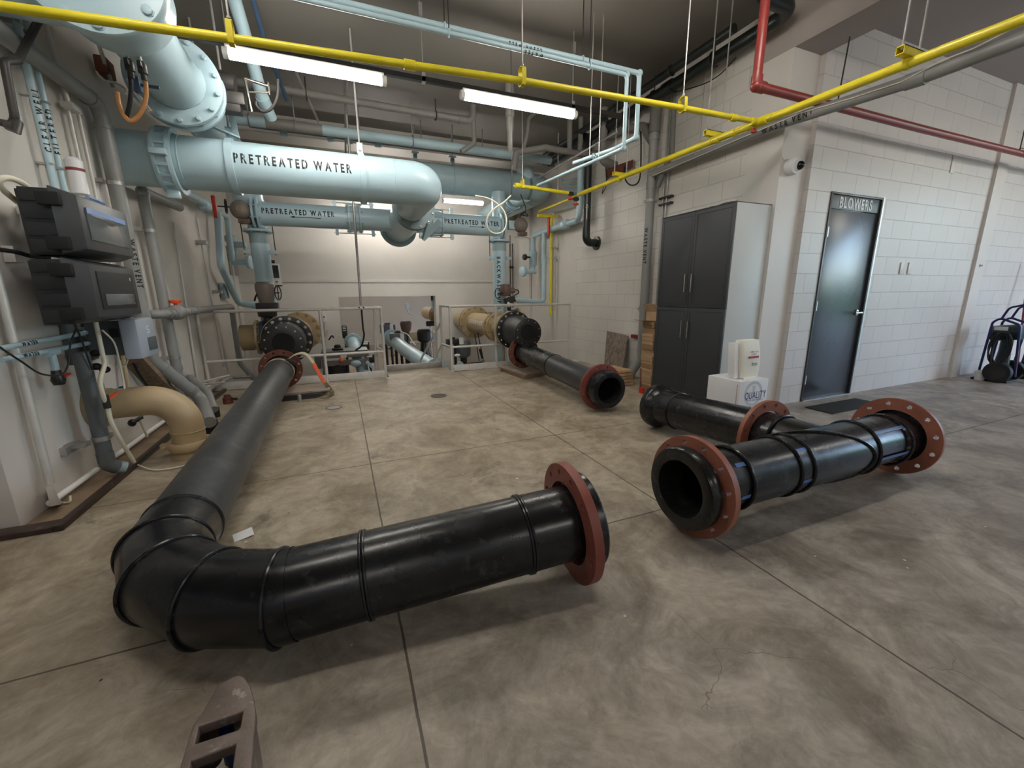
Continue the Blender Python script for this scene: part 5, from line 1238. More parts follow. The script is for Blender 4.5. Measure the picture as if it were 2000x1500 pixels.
def left_wye():
    x, z, r = -1.085, 2.985, .20
    t = thing('upper_left_main', 'pale blue pipe at the upper left with a large round blind flange facing the room', 'pipe', (x, 4.2, z))
    y0 = 3.30
    zz = z-.0
    sub('pipe_body', 'light_blue_paint', t, lambda m: m.tube([(x, y0+.05, z), (x, 4.55, z)], r, 56, cap=False))
    sub('outlet_fillet', 'light_blue_paint', t, lambda m: m.lathe((x, 4.30, z), (0, 1, 0), [(0, r), (.12, r+.004), (.2, r+.01), (.24, r+.02)], 48), None)
    fb = sub('blind_flange', 'light_blue_paint', t, lambda m: m.lathe((x-.0, y0, z+.03), (0, 1, 0), [(-.035, .04), (-.035, .12), (-.02, .29), (-.02, .34), (0, .35), (.035, .35), (.045, .34)], 64), bevel=.002)
    for k in range(14):
        a = 2*PI*(k+.5)/14; p = Vector((x+.30*math.cos(a), y0-.02, z+.03+.30*math.sin(a))); sub('bolt', 'light_blue_paint', fb, lambda m: m.hexbolt(p, (0, -1, 0), .026, .02))
    sub('tee_body', 'light_blue_paint', t, lambda m: m.tube([(x, y0+.04, z+.03), (x, y0+.32, z+.03)], .30, 56), bevel=.02)
    sub('tee_arm', 'light_blue_paint', t, lambda m: m.tube([(x, y0+.2, z), (XL, y0+.2, z)], .20, 48))
    flange_bolts(t, (x, 4.57, z), Yv, .335, r, .045, 14, 'light_blue_paint', 'light_blue_paint', br=.018)
    flange_bolts(t, (x, 4.69, z), Yv, .335, r, .045, 14, 'light_blue_paint', 'light_blue_paint', br=.018)
    sub('gasket', 'light_blue_dusty', t, lambda m: m.tube([(x, 4.59, z), (x, 4.67, z)], .25, 48))
    sub('rear_leg', 'light_blue_paint', t, lambda m: m.tube(fil([(x, 4.69, z), (x, 6.9, z), (x+.05, 7.06, z-.5)], .2, 8), r-.01, 48))
    sub('bracket', 'light_blue_dusty', t, lambda m: (m.beam((x+.12, 4.9, z-.2), (x+.34, 5.0, BZ+.26), .05, .012), m.beam((x+.30, 4.85, z+.1), (x+.32, 5.0, BZ+.26), .05, .012)))
    sub('hanger_rod', 'grey_pvc', t, lambda m: m.cyl((x, 5.4, z+r-.02), (x, 5.4, ZC), .010, 8))
    # drain hoses below the flange
    for i, (col, pts, lb) in enumerate((('amber_hose', [(277, 135), (284, 160), (285, 190), (275, 220), (258, 236), (244, 228), (233, 205), (229, 180)], 'amber looped hose hanging under the upper left blue flange'), ('black_rubber', [(252, 130), (256, 165), (254, 200), (246, 228), (236, 215)], 'black looped hose hanging under the upper left blue flange'))):
        yy = 3.75+.03*i; tt = thing('sample_hose', lb, 'hose', P(*pts[0], y=yy))
        sub('hose', col, tt, lambda m: m.tube(catmull([P(a, b, y=yy+.01*k) for k, (a, b) in enumerate(pts)], 6), .013, 12))
        p = P(pts[0][0], pts[0][1]-8, y=yy)
        sub('valve', 'dark_steel', tt, lambda m: (m.lathe(p, (0, 0, -1), [(-.02, .018), (.0, .026), (.05, .026), (.055, .016), (.09, .016)], 14), m.box(p+V((0, -.03, -.01)), (.02, .05, .03))), bevel=.002)
        sub('nipple', 'galvanised', tt, lambda m: m.cyl(p, p+V((0, -.05, .12)), .010, 10))
    p = P(265, 165, y=3.9); t2 = thing('blue_fitting', 'small blue and chrome valve fitting between the looped hoses', 'fitting', p)
    sub('body', 'valve_blue', t2, lambda m: m.box(p, (.06, .06, .09)), bevel=.01); sub('stem', 'chrome', t2, lambda m: m.cyl(p+V((-.02, 0, -.03)), p+V((.06, 0, -.16)), .012, 10))
    sub('lever', 'valve_blue', t2, lambda m: m.beam(p, p+V((.13, 0, 0)), .02, .015))
    p = P(205, 133, x=-1.66); t2 = thing('wall_junction', 'small dark square junction box with wires high on the left wall', 'junction box', p)
    sub('box', 'rust_brown', t2, lambda m: m.box(p, (.08, .16, .13)), bevel=.01); sub('lever', 'galvanised', t2, lambda m: m.beam(p+V((.03, -.12, .12)), p+V((.03, .0, -.14)), .02, .03))
    sub('cable', 'cream_hose', t2, lambda m: m.tube(catmull([P(188, 140, x=-1.64), P(200, 155, x=-1.6), P(225, 162, x=-1.55), P(243, 172, x=-1.45), P(245, 182, x=-1.4)], 6), .008, 8))
    # actuator cluster to the right of the flange, under the first light
    c = P(446, 170, y=4.75); t3 = thing('valve_actuator', 'dark actuator with a chrome clamp behind the left end of the first strip light', 'actuator', c)
    sub('motor', 'charcoal_steel', t3, lambda m: m.tube([c+V((-.14, 0, .05)), c+V((.06, 0, .02))], .085, 24), bevel=.012)
    sub('gearbox', 'dark_steel', t3, lambda m: m.box(c+V((.04, 0, -.10)), (.16, .14, .10)), bevel=.012); q = P(512, 180, y=4.75)
    sub('cover', 'charcoal_steel', t3, lambda m: m.box(c+V((-.02, .0, -.16)), (.20, .12, .10)), bevel=.012)
    sub('clamp', 'chrome', t3, lambda m: (m.tube([q+V((-.12, -.02, .08)), q+V((.05, -.02, .05))], .014, 12), m.tube([q+V((-.12, -.02, .08)), q+V((-.10, -.02, -.18))], .012, 12), m.tube([q+V((.06, -.02, .08)), q+V((.06, -.02, -.02))], .010, 12), m.tube([q+V((-.10, -.02, -.02)), q+V((.06, -.02, -.0))], .008, 10)))
    sub('cable_loop', 'black_rubber', t3, lambda m: m.tube(catmull([P(543, 155, y=4.58), P(541, 190, y=4.58), P(530, 212, y=4.58), P(514, 218, y=4.58), P(502, 208, y=4.58), P(500, 198, y=4.58)], 6), .012, 10))
    # blue riser above the first light
    a = P(458, -20, y=4.9); b = P(482, 80, y=5.2); cc = P(512, 190, y=5.5); e = P(530, 230, y=5.7)
    t4 = thing('slanting_pipe', 'pale blue pipe slanting down from the ceiling behind the first strip light', 'pipe', a)
    sub('pipe_body', 'light_blue_paint', t4, lambda m: m.tube([P(440, -60, y=4.7), b, cc, e], .058, 24)); sub('coupling', 'light_blue_paint', t4, lambda m: m.tube([cc, cc+(e-cc)*.35], .066, 24))
    a = P(495, -20, y=4.9); b = P(515, 75, y=5.1); t5 = thing('slanting_pipe', 'thin bright blue pipe slanting beside the first slanting pipe at the top of the frame', 'pipe', a); sub('pipe_body', 'valve_blue', t5, lambda m: m.tube([P(478, -60, y=4.7), b, P(560, 195, y=5.9)], .022, 16))
left_wye()

# ------------------------------------------------------------------ black and tan pipe assemblies at the railing
def reducer_left():
    x, z = -.745, .625
    t = thing('filter_inlet_left', 'black flanged outlet on a tan pipe with a blue valve at the left railing', 'pipe', (x, 6.4, z))
    d = Vector((.0, -1, 0)); y0 = 6.17
    # big bolted flange, short body, then the open face flange
    flange_bolts(t, (x+.02, 6.52, z+.02), Yv, .325, .15, .05, 16, 'black_enamel', 'chrome', rb=.288, br=.019)
    sub('reducer_body', 'black_enamel', t, lambda m: m.lathe((x, y0+.04, z), (0, 1, 0), [(0, .26), (.05, .262), (.18, .27), (.30, .285), (.34, .285)], 56))
    f = sub('face_flange', 'black_enamel', t, lambda m: m.lathe((x, y0, z), (0, 1, 0), [(0, .138), (0, .255), (.004, .262), (.05, .262), (.05, .138)], 56, closed=True))
    for k in range(12):
        a = 2*PI*(k+.5)/12; p = Vector((x+.22*math.cos(a), y0-.001, z+.22*math.sin(a))); sub('bolt', 'chrome', f, lambda m: m.lathe(p, (0, -1, 0), [(0, .012), (.004, .012)], 12))
    sub('bore_shade', 'void_black', t, lambda m: m.lathe((x, y0+.004, z), (0, 1, 0), [(0, .138), (.30, .138), (.30, .0)], 40), None)  # capped at the mouth; near-black colour stands in for the shaded hollow
    # tan pipe beyond
    sub('pipe_body', 'tan_paint', t, lambda m: m.tube([(x, 6.56, z), (x, YB, z)], .20, 48))
    flange_bolts(t, (x, 6.60, z+.02), Yv, .325, .19, .04, 16, 'tan_paint', 'tan_dusty', rb=.288, br=.017)
    flange_bolts(t, (x+.05, 8.15, z), Yv, .34, .19, .05, 14, 'tan_paint', 'tan_dusty', br=.028); flange_bolts(t, (x+.05, 8.32, z), Yv, .34, .19, .04, 14, 'tan_paint', 'tan_dusty', br=.024)
    flange_bolts(t, (x, 7.2, z), Yv, .30, .19, .04, 12, 'tan_paint', 'tan_dusty', br=.02)
    # branch to the left with blue valve
    yb = 6.95
    sub('branch', 'tan_dusty', t, lambda m: m.tube([(x-.1, yb, z+.03), (-1.36, yb, z+.03)], .185, 44), bevel=.006)
    vb = sub('valve_body', 'valve_blue', t, lambda m: m.lathe((-1.10, yb, z+.03), (1, 0, 0), [(0, .235), (.04, .24), (.05, .22), (.13, .22), (.14, .24), (.18, .235)], 44), bevel=.003)
    flange_bolts(t, (-1.145, yb, z+.03), Xv, .25, .18, .03, 12, 'tan_paint', 'galvanised', br=.014); flange_bolts(t, (-.885, yb, z+.03), Xv, .25, .18, .03, 12, 'tan_paint', 'galvanised', br=.014)
    sub('tee_hub', 'tan_paint', t, lambda m: m.sphere((x, yb, z), .235, (1, 1, 1), 28, 16))
    # actuator on top
    c = P(520, 572, y=6.85)
    a = thing('valve_actuator', 'grey domed actuator with a black handwheel above the left black flange', 'actuator', (c.x, c.y, .95))
    sub('gear_plate', 'charcoal_steel', a, lambda m: m.bb((c.x-.14, c.y-.10, 1.06), (c.x+.13, c.y+.10, 1.15)), bevel=.008)
    sub('yoke', 'black_enamel', a, lambda m: m.lathe((c.x-.02, c.y, .84), (0, 0, 1), [(0, .06), (.1, .06), (.12, .12), (.22, .13)], 24))
    sub('dome', 'actuator_grey', a, lambda m: m.lathe((c.x-.01, c.y, 1.15), (0, 0, 1), [(0, .09), (.04, .095), (.06, .105), (.20, .125), (.26, .12), (.29, .09), (.295, 0)], 32))
    wc = P(543, 572, y=c.y-.02)
    sub('handwheel', 'black_enamel', a, lambda m: (m.torus(wc, (1, -.3, 0), .10, .008, 32, 8), m.cyl(wc-V((.12, -.03, 0)), wc+V((.02, 0, 0)), .010, 10), m.cyl(wc-V((0, 0, .10)), wc+V((0, 0, .10)), .007, 8), m.cyl(wc+V((0, 0, .1)), wc+V((.07, -.02, .1)), .008, 8)))
    sub('cable', 'black_rubber', a, lambda m: m.tube(catmull([P(497, 588, y=6.8), P(500, 578, y=6.8), P(508, 570, y=6.8), P(515, 571, y=6.8)], 6), .012, 10))
reducer_left()
def reducer_right():
    x, z = 2.62, .655
    t = thing('filter_inlet_right', 'black flanged reducer on the tan BACKWASH WASTE pipe at the right railing', 'pipe', (x, 6.2, z))
    y0 = 5.66
    flange_bolts(t, (x, 6.22, z), Yv, .31, .14, .045, 16, 'black_enamel', 'chrome', rb=.275, br=.018)
    sub('reducer_body', 'black_enamel', t, lambda m: m.lathe((x, y0+.04, z), (0, 1, 0), [(0, .21), (.06, .21), (.22, .235), (.44, .25), (.54, .25)], 56))
    f = sub('face_flange', 'black_enamel', t, lambda m: m.lathe((x, y0, z), (0, 1, 0), [(0, .125), (0, .215), (.004, .222), (.04, .222), (.04, .125)], 56, closed=True))
    for k in range(10):
        a = 2*PI*(k+.5)/10; p = Vector((x+.188*math.cos(a), y0-.001, z+.188*math.sin(a))); sub('bolt', 'chrome', f, lambda m: m.lathe(p, (0, -1, 0), [(0, .011), (.004, .011)], 12))
    sub('bore_shade', 'void_black', t, lambda m: m.lathe((x, y0+.004, z), (0, 1, 0), [(0, .125), (.30, .125), (.30, .0)], 40))  # closed black disc painted as the shade inside the opening
    r = .205
    sub('pipe_body', 'tan_paint', t, lambda m: m.tube([(x, 6.25, z), (x, 13.5, z)], r, 48))
    for yy in (6.29,): flange_bolts(t, (x, yy, z), Yv, .31, r-.01, .035, 16, 'tan_paint', 'tan_dusty', rb=.275, br=.016)
    for yy in (6.86, 7.02): flange_bolts(t, (x, yy, z), Yv, .275, r-.01, .035, 10, 'tan_paint', 'tan_dusty', br=.014)
    for yy in (8.35, 8.47): flange_bolts(t, (x, yy, z), Yv, .335, r-.01, .035, 14, 'tan_paint', 'tan_dusty', br=.02)
    for yy in (11.7, 11.85): flange_bolts(t, (x, yy, z), Yv, .29, r-.01, .035, 10, 'tan_paint', 'tan_dusty', br=.016)
    text_cyl('lettering', 'BACKWASH WASTE', t, 'letter_white', (x, 7.72, z), (0, -1, 0), (-1, 0, .25), r, .075, .012, .6, .7)
    sub('tee_box', 'tan_dusty', t, lambda m: m.bb((x-.14, 6.9, z+r-.02), (x+.02, 7.15, z+r+.07)), bevel=.01)
    # second tan pipe behind crossing to the wall, and the navy valve
    a2 = thing('tan_rear_pipe', 'tan pipe with a valve behind the right black reducer', 'pipe', (2.9, 6.9, .8))
    sub('pipe_body', 'tan_paint', a2, lambda m: m.tube([(2.84, 6.95, .80), (3.12, 6.95, .80)], .12, 36)); flange_bolts(a2, (3.0, 6.95, .80), Xv, .19, .11, .03, 10, 'tan_paint', 'tan_dusty', br=.012)
    sub('valve_body', 'valve_blue', a2, lambda m: m.lathe((2.86, 6.95, .80), (1, 0, 0), [(0, .16), (.11, .16)], 36), bevel=.003)
    c = P(990, 570, y=6.75)
    a = thing('valve_actuator', 'brown actuator cluster with a handwheel above the right black flange', 'actuator', (c.x, c.y, 1.0))
    sub('motor', 'actuator_brown', a, lambda m: m.lathe((c.x-.02, c.y, 1.20), (0, 0, 1), [(0, .07), (.03, .09), (.14, .10), (.2, .085), (.215, 0)], 28))
    sub('gearbox', 'charcoal_steel', a, lambda m: m.box((c.x+.05, c.y, 1.13), (.17, .15, .10), Matrix.Rotation(-.3, 3, 'Y')), bevel=.01)
    sub('side_motor', 'actuator_brown', a, lambda m: m.tube([(c.x+.02, c.y-.02, 1.28), (c.x+.13, c.y-.04, 1.30)], .045, 20), bevel=.006)
    wc = P(972, 573, y=c.y-.05); sub('handwheel', 'black_enamel', a, lambda m: (m.torus(wc, (1, .2, 0), .085, .008, 28, 8), m.cyl(wc, wc+V((.12, 0, 0)), .010, 10)))
    sub('tag_plate', 'label_white', a, lambda m: m.box((c.x-.01, c.y-.10, 1.06), (.07, .004, .07), Matrix.Rotation(.6, 3, 'Y')))
    sub('stem', 'black_enamel', a, lambda m: m.cyl((c.x+.04, c.y, .95), (c.x+.04, c.y, 1.12), .035, 16))
    sub('cable', 'black_rubber', a, lambda m: m.tube(catmull([P(1000, 568, y=6.7), P(1010, 566, y=6.7), P(1013, 572, y=6.7), P(1004, 578, y=6.7), P(1000, 590, y=6.7)], 6), .009, 8))
reducer_right()
# actuators beside the header ends
for (px, py, s, lb) in ((470, 410, -1, 'round grey brown actuator with a black handwheel left of the header'), (1017, 440, 1, 'round grey brown actuator with dark cables right of the header')):
    c = P(px, py, y=6.85); a = thing('valve_actuator', lb, 'actuator', c)
    sub('housing', 'actuator_grey', a, lambda m: (m.sphere(c, .125, (1, .95, 1.0), 28, 18),), None); sub('cover_ring', 'tan_dusty', a, lambda m: m.torus(c+V((.0, -.118, .0)), (0, 1, 0), .03, .006, 24, 8))
    sub('gear_foot', 'actuator_brown', a, lambda m: m.box(c+V((.03, 0, -.145)), (.14, .12, .06)), bevel=.01); sub('mount', 'light_blue_paint', a, lambda m: m.box(c+V((-s*.15, .05, 0)), (.14, .10, .14)), bevel=.01)
    w = c+V((s*-.0-.18 if s < 0 else .0, 0, .02))
    if s < 0: sub('handwheel', 'black_enamel', a, lambda m: (m.torus(c+V((-.16, -.02, .03)), (1, .3, 0), .085, .009, 28, 8), m.cyl(c+V((-.26, 0, .03)), c+V((-.08, 0, .03)), .009, 8)))
    else: sub('cable', 'black_rubber', a, lambda m: m.tube(catmull([c+V((-.02, 0, .12)), c+V((.06, 0, .22)), c+V((.14, 0, .16)), c+V((.0, 0, .18)), c+V((.10, 0, .26)), c+V((-.0, -.0, .5))], 8), .008, 8))
# ------------------------------------------------------------------ railings at the edge of the platform
def rail(name, label, x0, x1, posts, side, extra):
    t = thing(name, label, 'railing', ((x0+x1)/2, YE, 0)); y = YE
    zt, zm = 1.055, .405
    sub('top_rail', 'rail_metal', t, lambda m: m.tube([(x0, y, zt), (x1, y, zt)], .021, 14)); sub('mid_rail', 'rail_metal', t, lambda m: m.tube([(x0, y, zm), (x1, y, zm)], .019, 14))
    for x in posts: sub('post', 'rail_metal', t, lambda m: (m.tube([(x, y, .0), (x, y, zt)], .020, 14), m.sphere((x, y, zt), .021, seg=14, rings=8)))
    sub('toe_board', 'rail_metal', t, lambda m: m.bb((x0, y-.012, .012), (x1, y-.004, .115)), bevel=.002)
    for x in posts: sub('toe_screw', 'dark_steel', t, lambda m: m.lathe((x+.02, y-.012, .05), (0, -1, 0), [(0, .006), (.004, .006)], 8))
    extra(t); return t
def exl(t):
    # short return beside the ladder opening, and the swing gate folded back
    sub('return_rail', 'rail_metal', t, lambda m: (m.tube([(.555, YE, 1.055), (.50, 6.95, 1.055)], .020, 12))); sub('return_rail', 'rail_metal', t, lambda m: m.tube([(.555, YE, .405), (.50, 6.95, .405)], .018, 12))
    sub('post', 'rail_metal', t, lambda m: m.tube([(.50, 6.95, 0), (.50, 6.95, 1.07)], .020, 14)); sub('post', 'rail_metal', t, lambda m: m.tube([(.44, 6.93, .02), (.50, 6.90, 1.05)], .016, 12))
rail('guard_railing', 'grey pipe railing left of the ladder opening, behind the long black pipe', XL+.03, .555, (-.27, .555, -1.70), 0, exl)
def exr(t):
    sub('return_rail', 'rail_metal', t, lambda m: m.tube([(1.60, YE, 1.055), (1.57, 6.95, 1.055)], .020, 12)); sub('return_rail', 'rail_metal', t, lambda m: m.tube([(1.60, YE, .405), (1.57, 6.95, .405)], .018, 12))
    sub('post', 'rail_metal', t, lambda m: m.tube([(1.57, 6.95, 0), (1.57, 6.95, 1.055)], .020, 14))
    sub('ladder_rail', 'rail_metal', t, lambda m: m.tube(fil([(1.57, 6.95, .78), (1.30, 7.6, .05), (1.30, 7.6, -.9)], .1), .018, 12)); sub('ladder_rail', 'rail_metal', t, lambda m: m.tube(fil([(1.57, 6.95, .40), (1.42, 7.3, -.05), (1.35, 7.6, -1.0)], .1), .018, 12))
    sub('tan_post', 'tan_dusty', t, lambda m: m.tube([(2.52, YE+.03, .02), (2.52, YE+.03, .40)], .022, 12)); p = P(989, 713, y=YE-.04)
    sub('wire_tie', 'cream_hose', t, lambda m: m.tube(catmull([p+V((-.02, 0, .04)), p+V((.03, -.01, -.02)), p+V((.05, -.02, -.06)), p+V((.01, -.02, .02))], 5), .006, 8))
rail('guard_railing', 'grey pipe railing right of the ladder opening, in front of the tan pipe', 1.60, 3.80, (1.60, 2.37, 3.78), 1, exr)

# ------------------------------------------------------------------ things down in the pit and the far room
def pump(x, y, z0, nm, lb, s=1.0, blue=True, rot=0):
    t = thing(nm, lb, 'pump', (x, y, ZP))
    return t
def pit():
    # dark motor in a grey strut frame, left
    q = lambda px, py, y: P(px, py, y=y)
    y = 8.0; t = thing('motor_skid', 'grey strut frame with a dark motor and small black beacon behind the left railing', 'machine', (0, y, ZP))
    x0, x1, zt = -.36, .34, .26
    for (x, yy) in ((x0, y-.2), (x1, y-.2), (x0, y+.25), (x1, y+.25)): sub('post', 'grey_dusty', t, lambda m: m.bb((x-.03, yy-.03, ZP), (x+.03, yy+.03, zt)))
    for z in (zt-.05, zt-.19): sub('cross_bar', 'grey_dusty', t, lambda m: m.bb((x0-.03, y-.24, z-.05), (x1+.06, y-.20, z+.045)), bevel=.003)
    for i in range(6): sub('slot', 'void_black', t, lambda m: m.bb((x0+.06+i*.1, y-.243, zt-.055), (x0+.09+i*.1, y-.239, zt-.035)))
    sub('top_plate', 'dark_grey_pvc', t, lambda m: m.bb((x0-.02, y-.22, zt), (x1+.05, y+.27, zt+.015)))
    sub('motor', 'charcoal_steel', t, lambda m: m.lathe((-.14, y-.1, -.36), (0, 0, 1), [(0, .12), (.05, .17), (.36, .17), (.42, .12)], 28)); sub('beacon', 'black_rubber', t, lambda m: m.lathe((-.11, y, zt+.015), (0, 0, 1), [(0, .10), (.03, .10), (.04, .06), (.09, .05), (.10, .02)], 24))
    sub('junction', 'dark_grey_pvc', t, lambda m: m.bb((-.50, y-.2, -.02), (-.40, y-.1, .22)), bevel=.006)
    sub('cable', 'cream_hose', t, lambda m: m.tube(catmull([q(668, 672, 7.8), q(673, 690, 7.8), q(674, 712, 7.8), q(665, 725, 7.75), q(658, 735, 7.75)], 6), .010, 8)); sub('cable', 'cream_hose', t, lambda m: m.tube(catmull([q(655, 660, 7.8), q(662, 654, 7.8), q(668, 660, 7.8), q(672, 680, 7.8)], 6), .008, 8))
    sub('cable', 'black_rubber', t, lambda m: m.tube(catmull([q(642, 664, 7.8), q(648, 656, 7.8), q(652, 660, 7.8)], 6), .012, 8)); p = q(667, 704, 7.75); sub('orange_plug', 'handle_orange', t, lambda m: m.sphere(p, .05, (1, 1, .8))); 
    sub('white_bottle', 'camera_white', t, lambda m: m.box(p+V((.04, .02, .08)), (.10, .06, .07)), bevel=.012)
    sub('base_plate', 'curb_brown', t, lambda m: m.bb((x0, y-.24, -.46), (x1+.2, y+.2, -.42)))
    # pale blue flanged elbow beside it
    t = thing('pit_elbow', 'pale blue flanged pipe elbow in the pit behind the left railing', 'pipe', (.5, 8.4, ZP)); c = q(690, 668, 8.8)
    sub('pipe_body', 'light_blue_paint', t, lambda m: m.tube(fil([c, c+V((.02, -.5, -.12)), (c.x+.25, 7.3, -.62), (c.x+.35, 7.2, -1.0)], .35, 8), .115, 32)); flange_bolts(t, c+V((.0, .02, .01)), (0.05, 1, .25), .165, .05, .035, 8, 'light_blue_paint', 'light_blue_paint', br=.014)
    flange_bolts(t, (c.x+.24, 7.55, -.45), (.1, -.9, -.5), .20, .1, .035, 8, 'light_blue_paint', 'light_blue_paint', br=.014); p = q(722, 712, 7.6)
    sub('strap_clamp', 'light_blue_paint', t, lambda m: m.box(p, (.14, .10, .05), Matrix.Rotation(.8, 3, 'Y')), bevel=.006); sub('saddle', 'light_blue_paint', t, lambda m: m.sphere(q(695, 710, 7.7), .075, (1.2, 1, .8)))
    for (px, py, yy, w, lb) in ((714, 675, 8.6, .14, 'black control box with a white label beside the pale blue pit elbow'), (722, 700, 8.2, .16, 'lower black control box near the swing gate in the pit')):
        c = q(px, py, yy); t = thing('control_box', lb, 'control box', c); sub('box', 'black_enamel', t, lambda m: m.box(c, (w, .12, .16)), bevel=.008); sub('label', 'label_white', t, lambda m: m.box(c+V((0, -.062, .05)), (w*.6, .004, .04))); sub('stand', 'black_enamel', t, lambda m: m.cyl((c.x, c.y, ZP), (c.x, c.y, c.z-.05), .025, 10))
    c = q(673, 648, 9.0); t = thing('limit_switch', 'black and white striped switch body against the rear wall opening', 'switch', c); sub('body', 'black_enamel', t, lambda m: m.box(c, (.10, .10, .26)), bevel=.01); 
    for k in range(3): sub('ring', 'label_white', t, lambda m: m.box(c+V((0, -.052, .10-.035*k)), (.06, .004, .012)))
    sub('stand', 'black_enamel', t, lambda m: m.cyl((c.x, c.y, ZP), (c.x, c.y, c.z-.1), .02, 10))
    # far room machines
    def machine(px, py, y, lb, s=.2):
        c = P(px, py, y=y); t = thing('pump_actuator', lb, 'actuator', c)
        sub('head', 'dark_grey_pvc', t, lambda m: m.box(c, (s*1.5, s, s*.9)), bevel=.02); sub('knob', 'black_rubber', t, lambda m: m.lathe(c+V((0, 0, s*.45)), (0, 0, 1), [(0, s*.3), (s*.12, s*.3), (s*.2, s*.15)], 18))
        sub('sensor', 'label_white', t, lambda m: m.box(c+V((s*.35, -s*.52, 0)), (s*.35, .02, s*.8)), bevel=.004)
        sub('body', 'black_enamel', t, lambda m: m.lathe(c-V((0, 0, s*1.1)), (0, 0, 1), [(0, s*.25), (s*.3, s*.5), (s*.7, s*.45)], 20))
        for k in (-.25, .25): sub('leg', 'black_enamel', t, lambda m: m.cyl((c.x+k*s*1.2, c.y, ZP), (c.x+k*s*.9, c.y, c.z-s*.6), .035, 12))
        return c
    machine(777, 659, 10.6, 'grey and black actuator head on two dark legs seen through the wall opening', .26)
    machine(757, 642, 12.5, 'grey boxed actuator at the left inside the wall opening', .28)
    c = P(793, 640, y=11.5); t = thing('domed_motor', 'small brown domed motor on top of the far pumps', 'motor', c); sub('dome', 'actuator_brown', t, lambda m: m.lathe(c-V((0, 0, .12)), (0, 0, 1), [(0, .09), (.06, .13), (.25, .16), (.30, .12), (.31, 0)], 22)); sub('stand', 'black_enamel', t, lambda m: m.cyl((c.x, c.y, ZP), (c.x, c.y, c.z-.1), .08, 14))
    c = P(828, 655, y=10.8); t = thing('domed_motor', 'dark rounded motor beside the right jamb of the wall opening', 'motor', c); sub('dome', 'charcoal_steel', t, lambda m: m.lathe(c-V((0, 0, .18)), (0, 0, 1), [(0, .10), (.05, .17), (.28, .18), (.34, .14), (.35, 0)], 22)); sub('body', 'black_enamel', t, lambda m: m.lathe((c.x, c.y, ZP), (0, 0, 1), [(0, .22), (.6, .2), (.8, .12), (c.z-ZP-.15, .09)], 22))
    c = P(840, 632, y=11.6); t = thing('far_gauge', 'dark gauge head hanging near the right side of the opening', 'gauge', c); sub('head', 'charcoal_steel', t, lambda m: m.box(c, (.22, .12, .14)), bevel=.02); sub('stand', 'galvanised', t, lambda m: m.cyl((c.x, c.y, ZP), (c.x, c.y, c.z), .02, 10)) 
    # diagonal pale blue pipe in the opening
    a = P(765, 660, y=11.2); b = P(800, 690, y=9.0); c = P(850, 722, y=7.55)
    t = thing('pit_pipe', 'pale blue pipe slanting forward through the wall opening into the pit', 'pipe', b)
    sub('pipe_body', 'light_blue_paint', t, lambda m: m.tube([a, P(790, 682, y=9.6), c, c+(c-b)*.35], .155, 36)); flange_bolts(t, a, (c-a), .23, .05, .04, 8, 'light_blue_paint', 'light_blue_paint', br=.016)
    d = (c-b).normalized(); sub('sleeve', 'light_blue_paint', t, lambda m: m.tube([b+d*.5, c-d*.05], .168, 36)); flange_bolts(t, c+d*.05, d, .24, .05, .04, 8, 'light_blue_paint', 'light_blue_paint', br=.018)
    sub('cable', 'cream_hose', t, lambda m: m.tube(catmull([P(785, 648, y=9.9), P(797, 654, y=9.7), P(806, 668, y=9.4), P(812, 674, y=9.2)], 6), .012, 8))
    t = thing('pit_pipe', 'grey brown cross pipe behind the dark motors in the far room', 'pipe', (2.5, 12.5, .1)); a = P(800, 658, y=12.6); b = P(845, 655, y=12.6); sub('pipe_body', 'tan_dusty', t, lambda m: m.tube([a, b], .13, 24)); sub('blue_end', 'light_blue_paint', t, lambda m: m.tube([b, b+V((.5, 0, 0))], .15, 24))
    for (px, h) in ((767, .35), (798, .3), (810, .3)):
        b = P(px, 708 if px > 780 else 695, z=ZP); t = thing('floor_stanchion', {767: 'short bent steel stanchion at the left in the far room', 798: 'short steel stanchion near the slanting blue pipe, left of a pair', 810: 'short steel stanchion near the slanting blue pipe, right of a pair'}[px], 'stanchion', b)
        sub('post', 'dark_steel', t, lambda m: m.cyl(b, b+V((0, 0, h)), .035, 12)); sub('foot', 'dark_steel', t, lambda m: m.lathe(b, (0, 0, 1), [(0, .09), (.02, .09)], 16)); sub('arm', 'dark_steel', t, lambda m: m.cyl(b+V((0, 0, h*.8)), b+V((-.22, 0, h*.8)), .02, 10))
    # right side pit pump behind the railing
    c = P(905, 684, y=8.4); t = thing('dosing_pump', 'dark grey pump with black drive box and white valve behind the right railing', 'pump', (c.x, c.y, ZP))
    sub('motor', 'dark_grey_pvc', t, lambda m: m.lathe(c+V((0, 0, -.16)), (0, 0, 1), [(0, .08), (.05, .15), (.30, .17), (.36, .12)], 26)); e = P(884, 667, y=8.3)
    sub('drive_box', 'dark_steel', t, lambda m: m.box(e, (.26, .18, .11)), bevel=.015); sub('knob', 'black_rubber', t, lambda m: m.lathe(e+V((0, 0, .055)), (0, 0, 1), [(0, .05), (.03, .05)], 18)); sub('label', 'label_white', t, lambda m: m.box(P(901, 666, y=8.2), (.09, .01, .14))); sub('blue_side', 'navy', t, lambda m: m.box(e+V((-.08, -.095, 0)), (.03, .006, .09)))
    sub('stand', 'black_enamel', t, lambda m: (m.cyl((c.x, c.y, ZP), (c.x, c.y, c.z-.12), .07, 16),)); sub('post', 'black_enamel', t, lambda m: m.bb((e.x+.02, e.y-.03, ZP), (e.x+.07, e.y+.03, e.z-.05))); g = P(893, 694, y=8.0); sub('white_valve', 'camera_white', t, lambda m: m.sphere(g, .04, (1.6, 1, .8)))
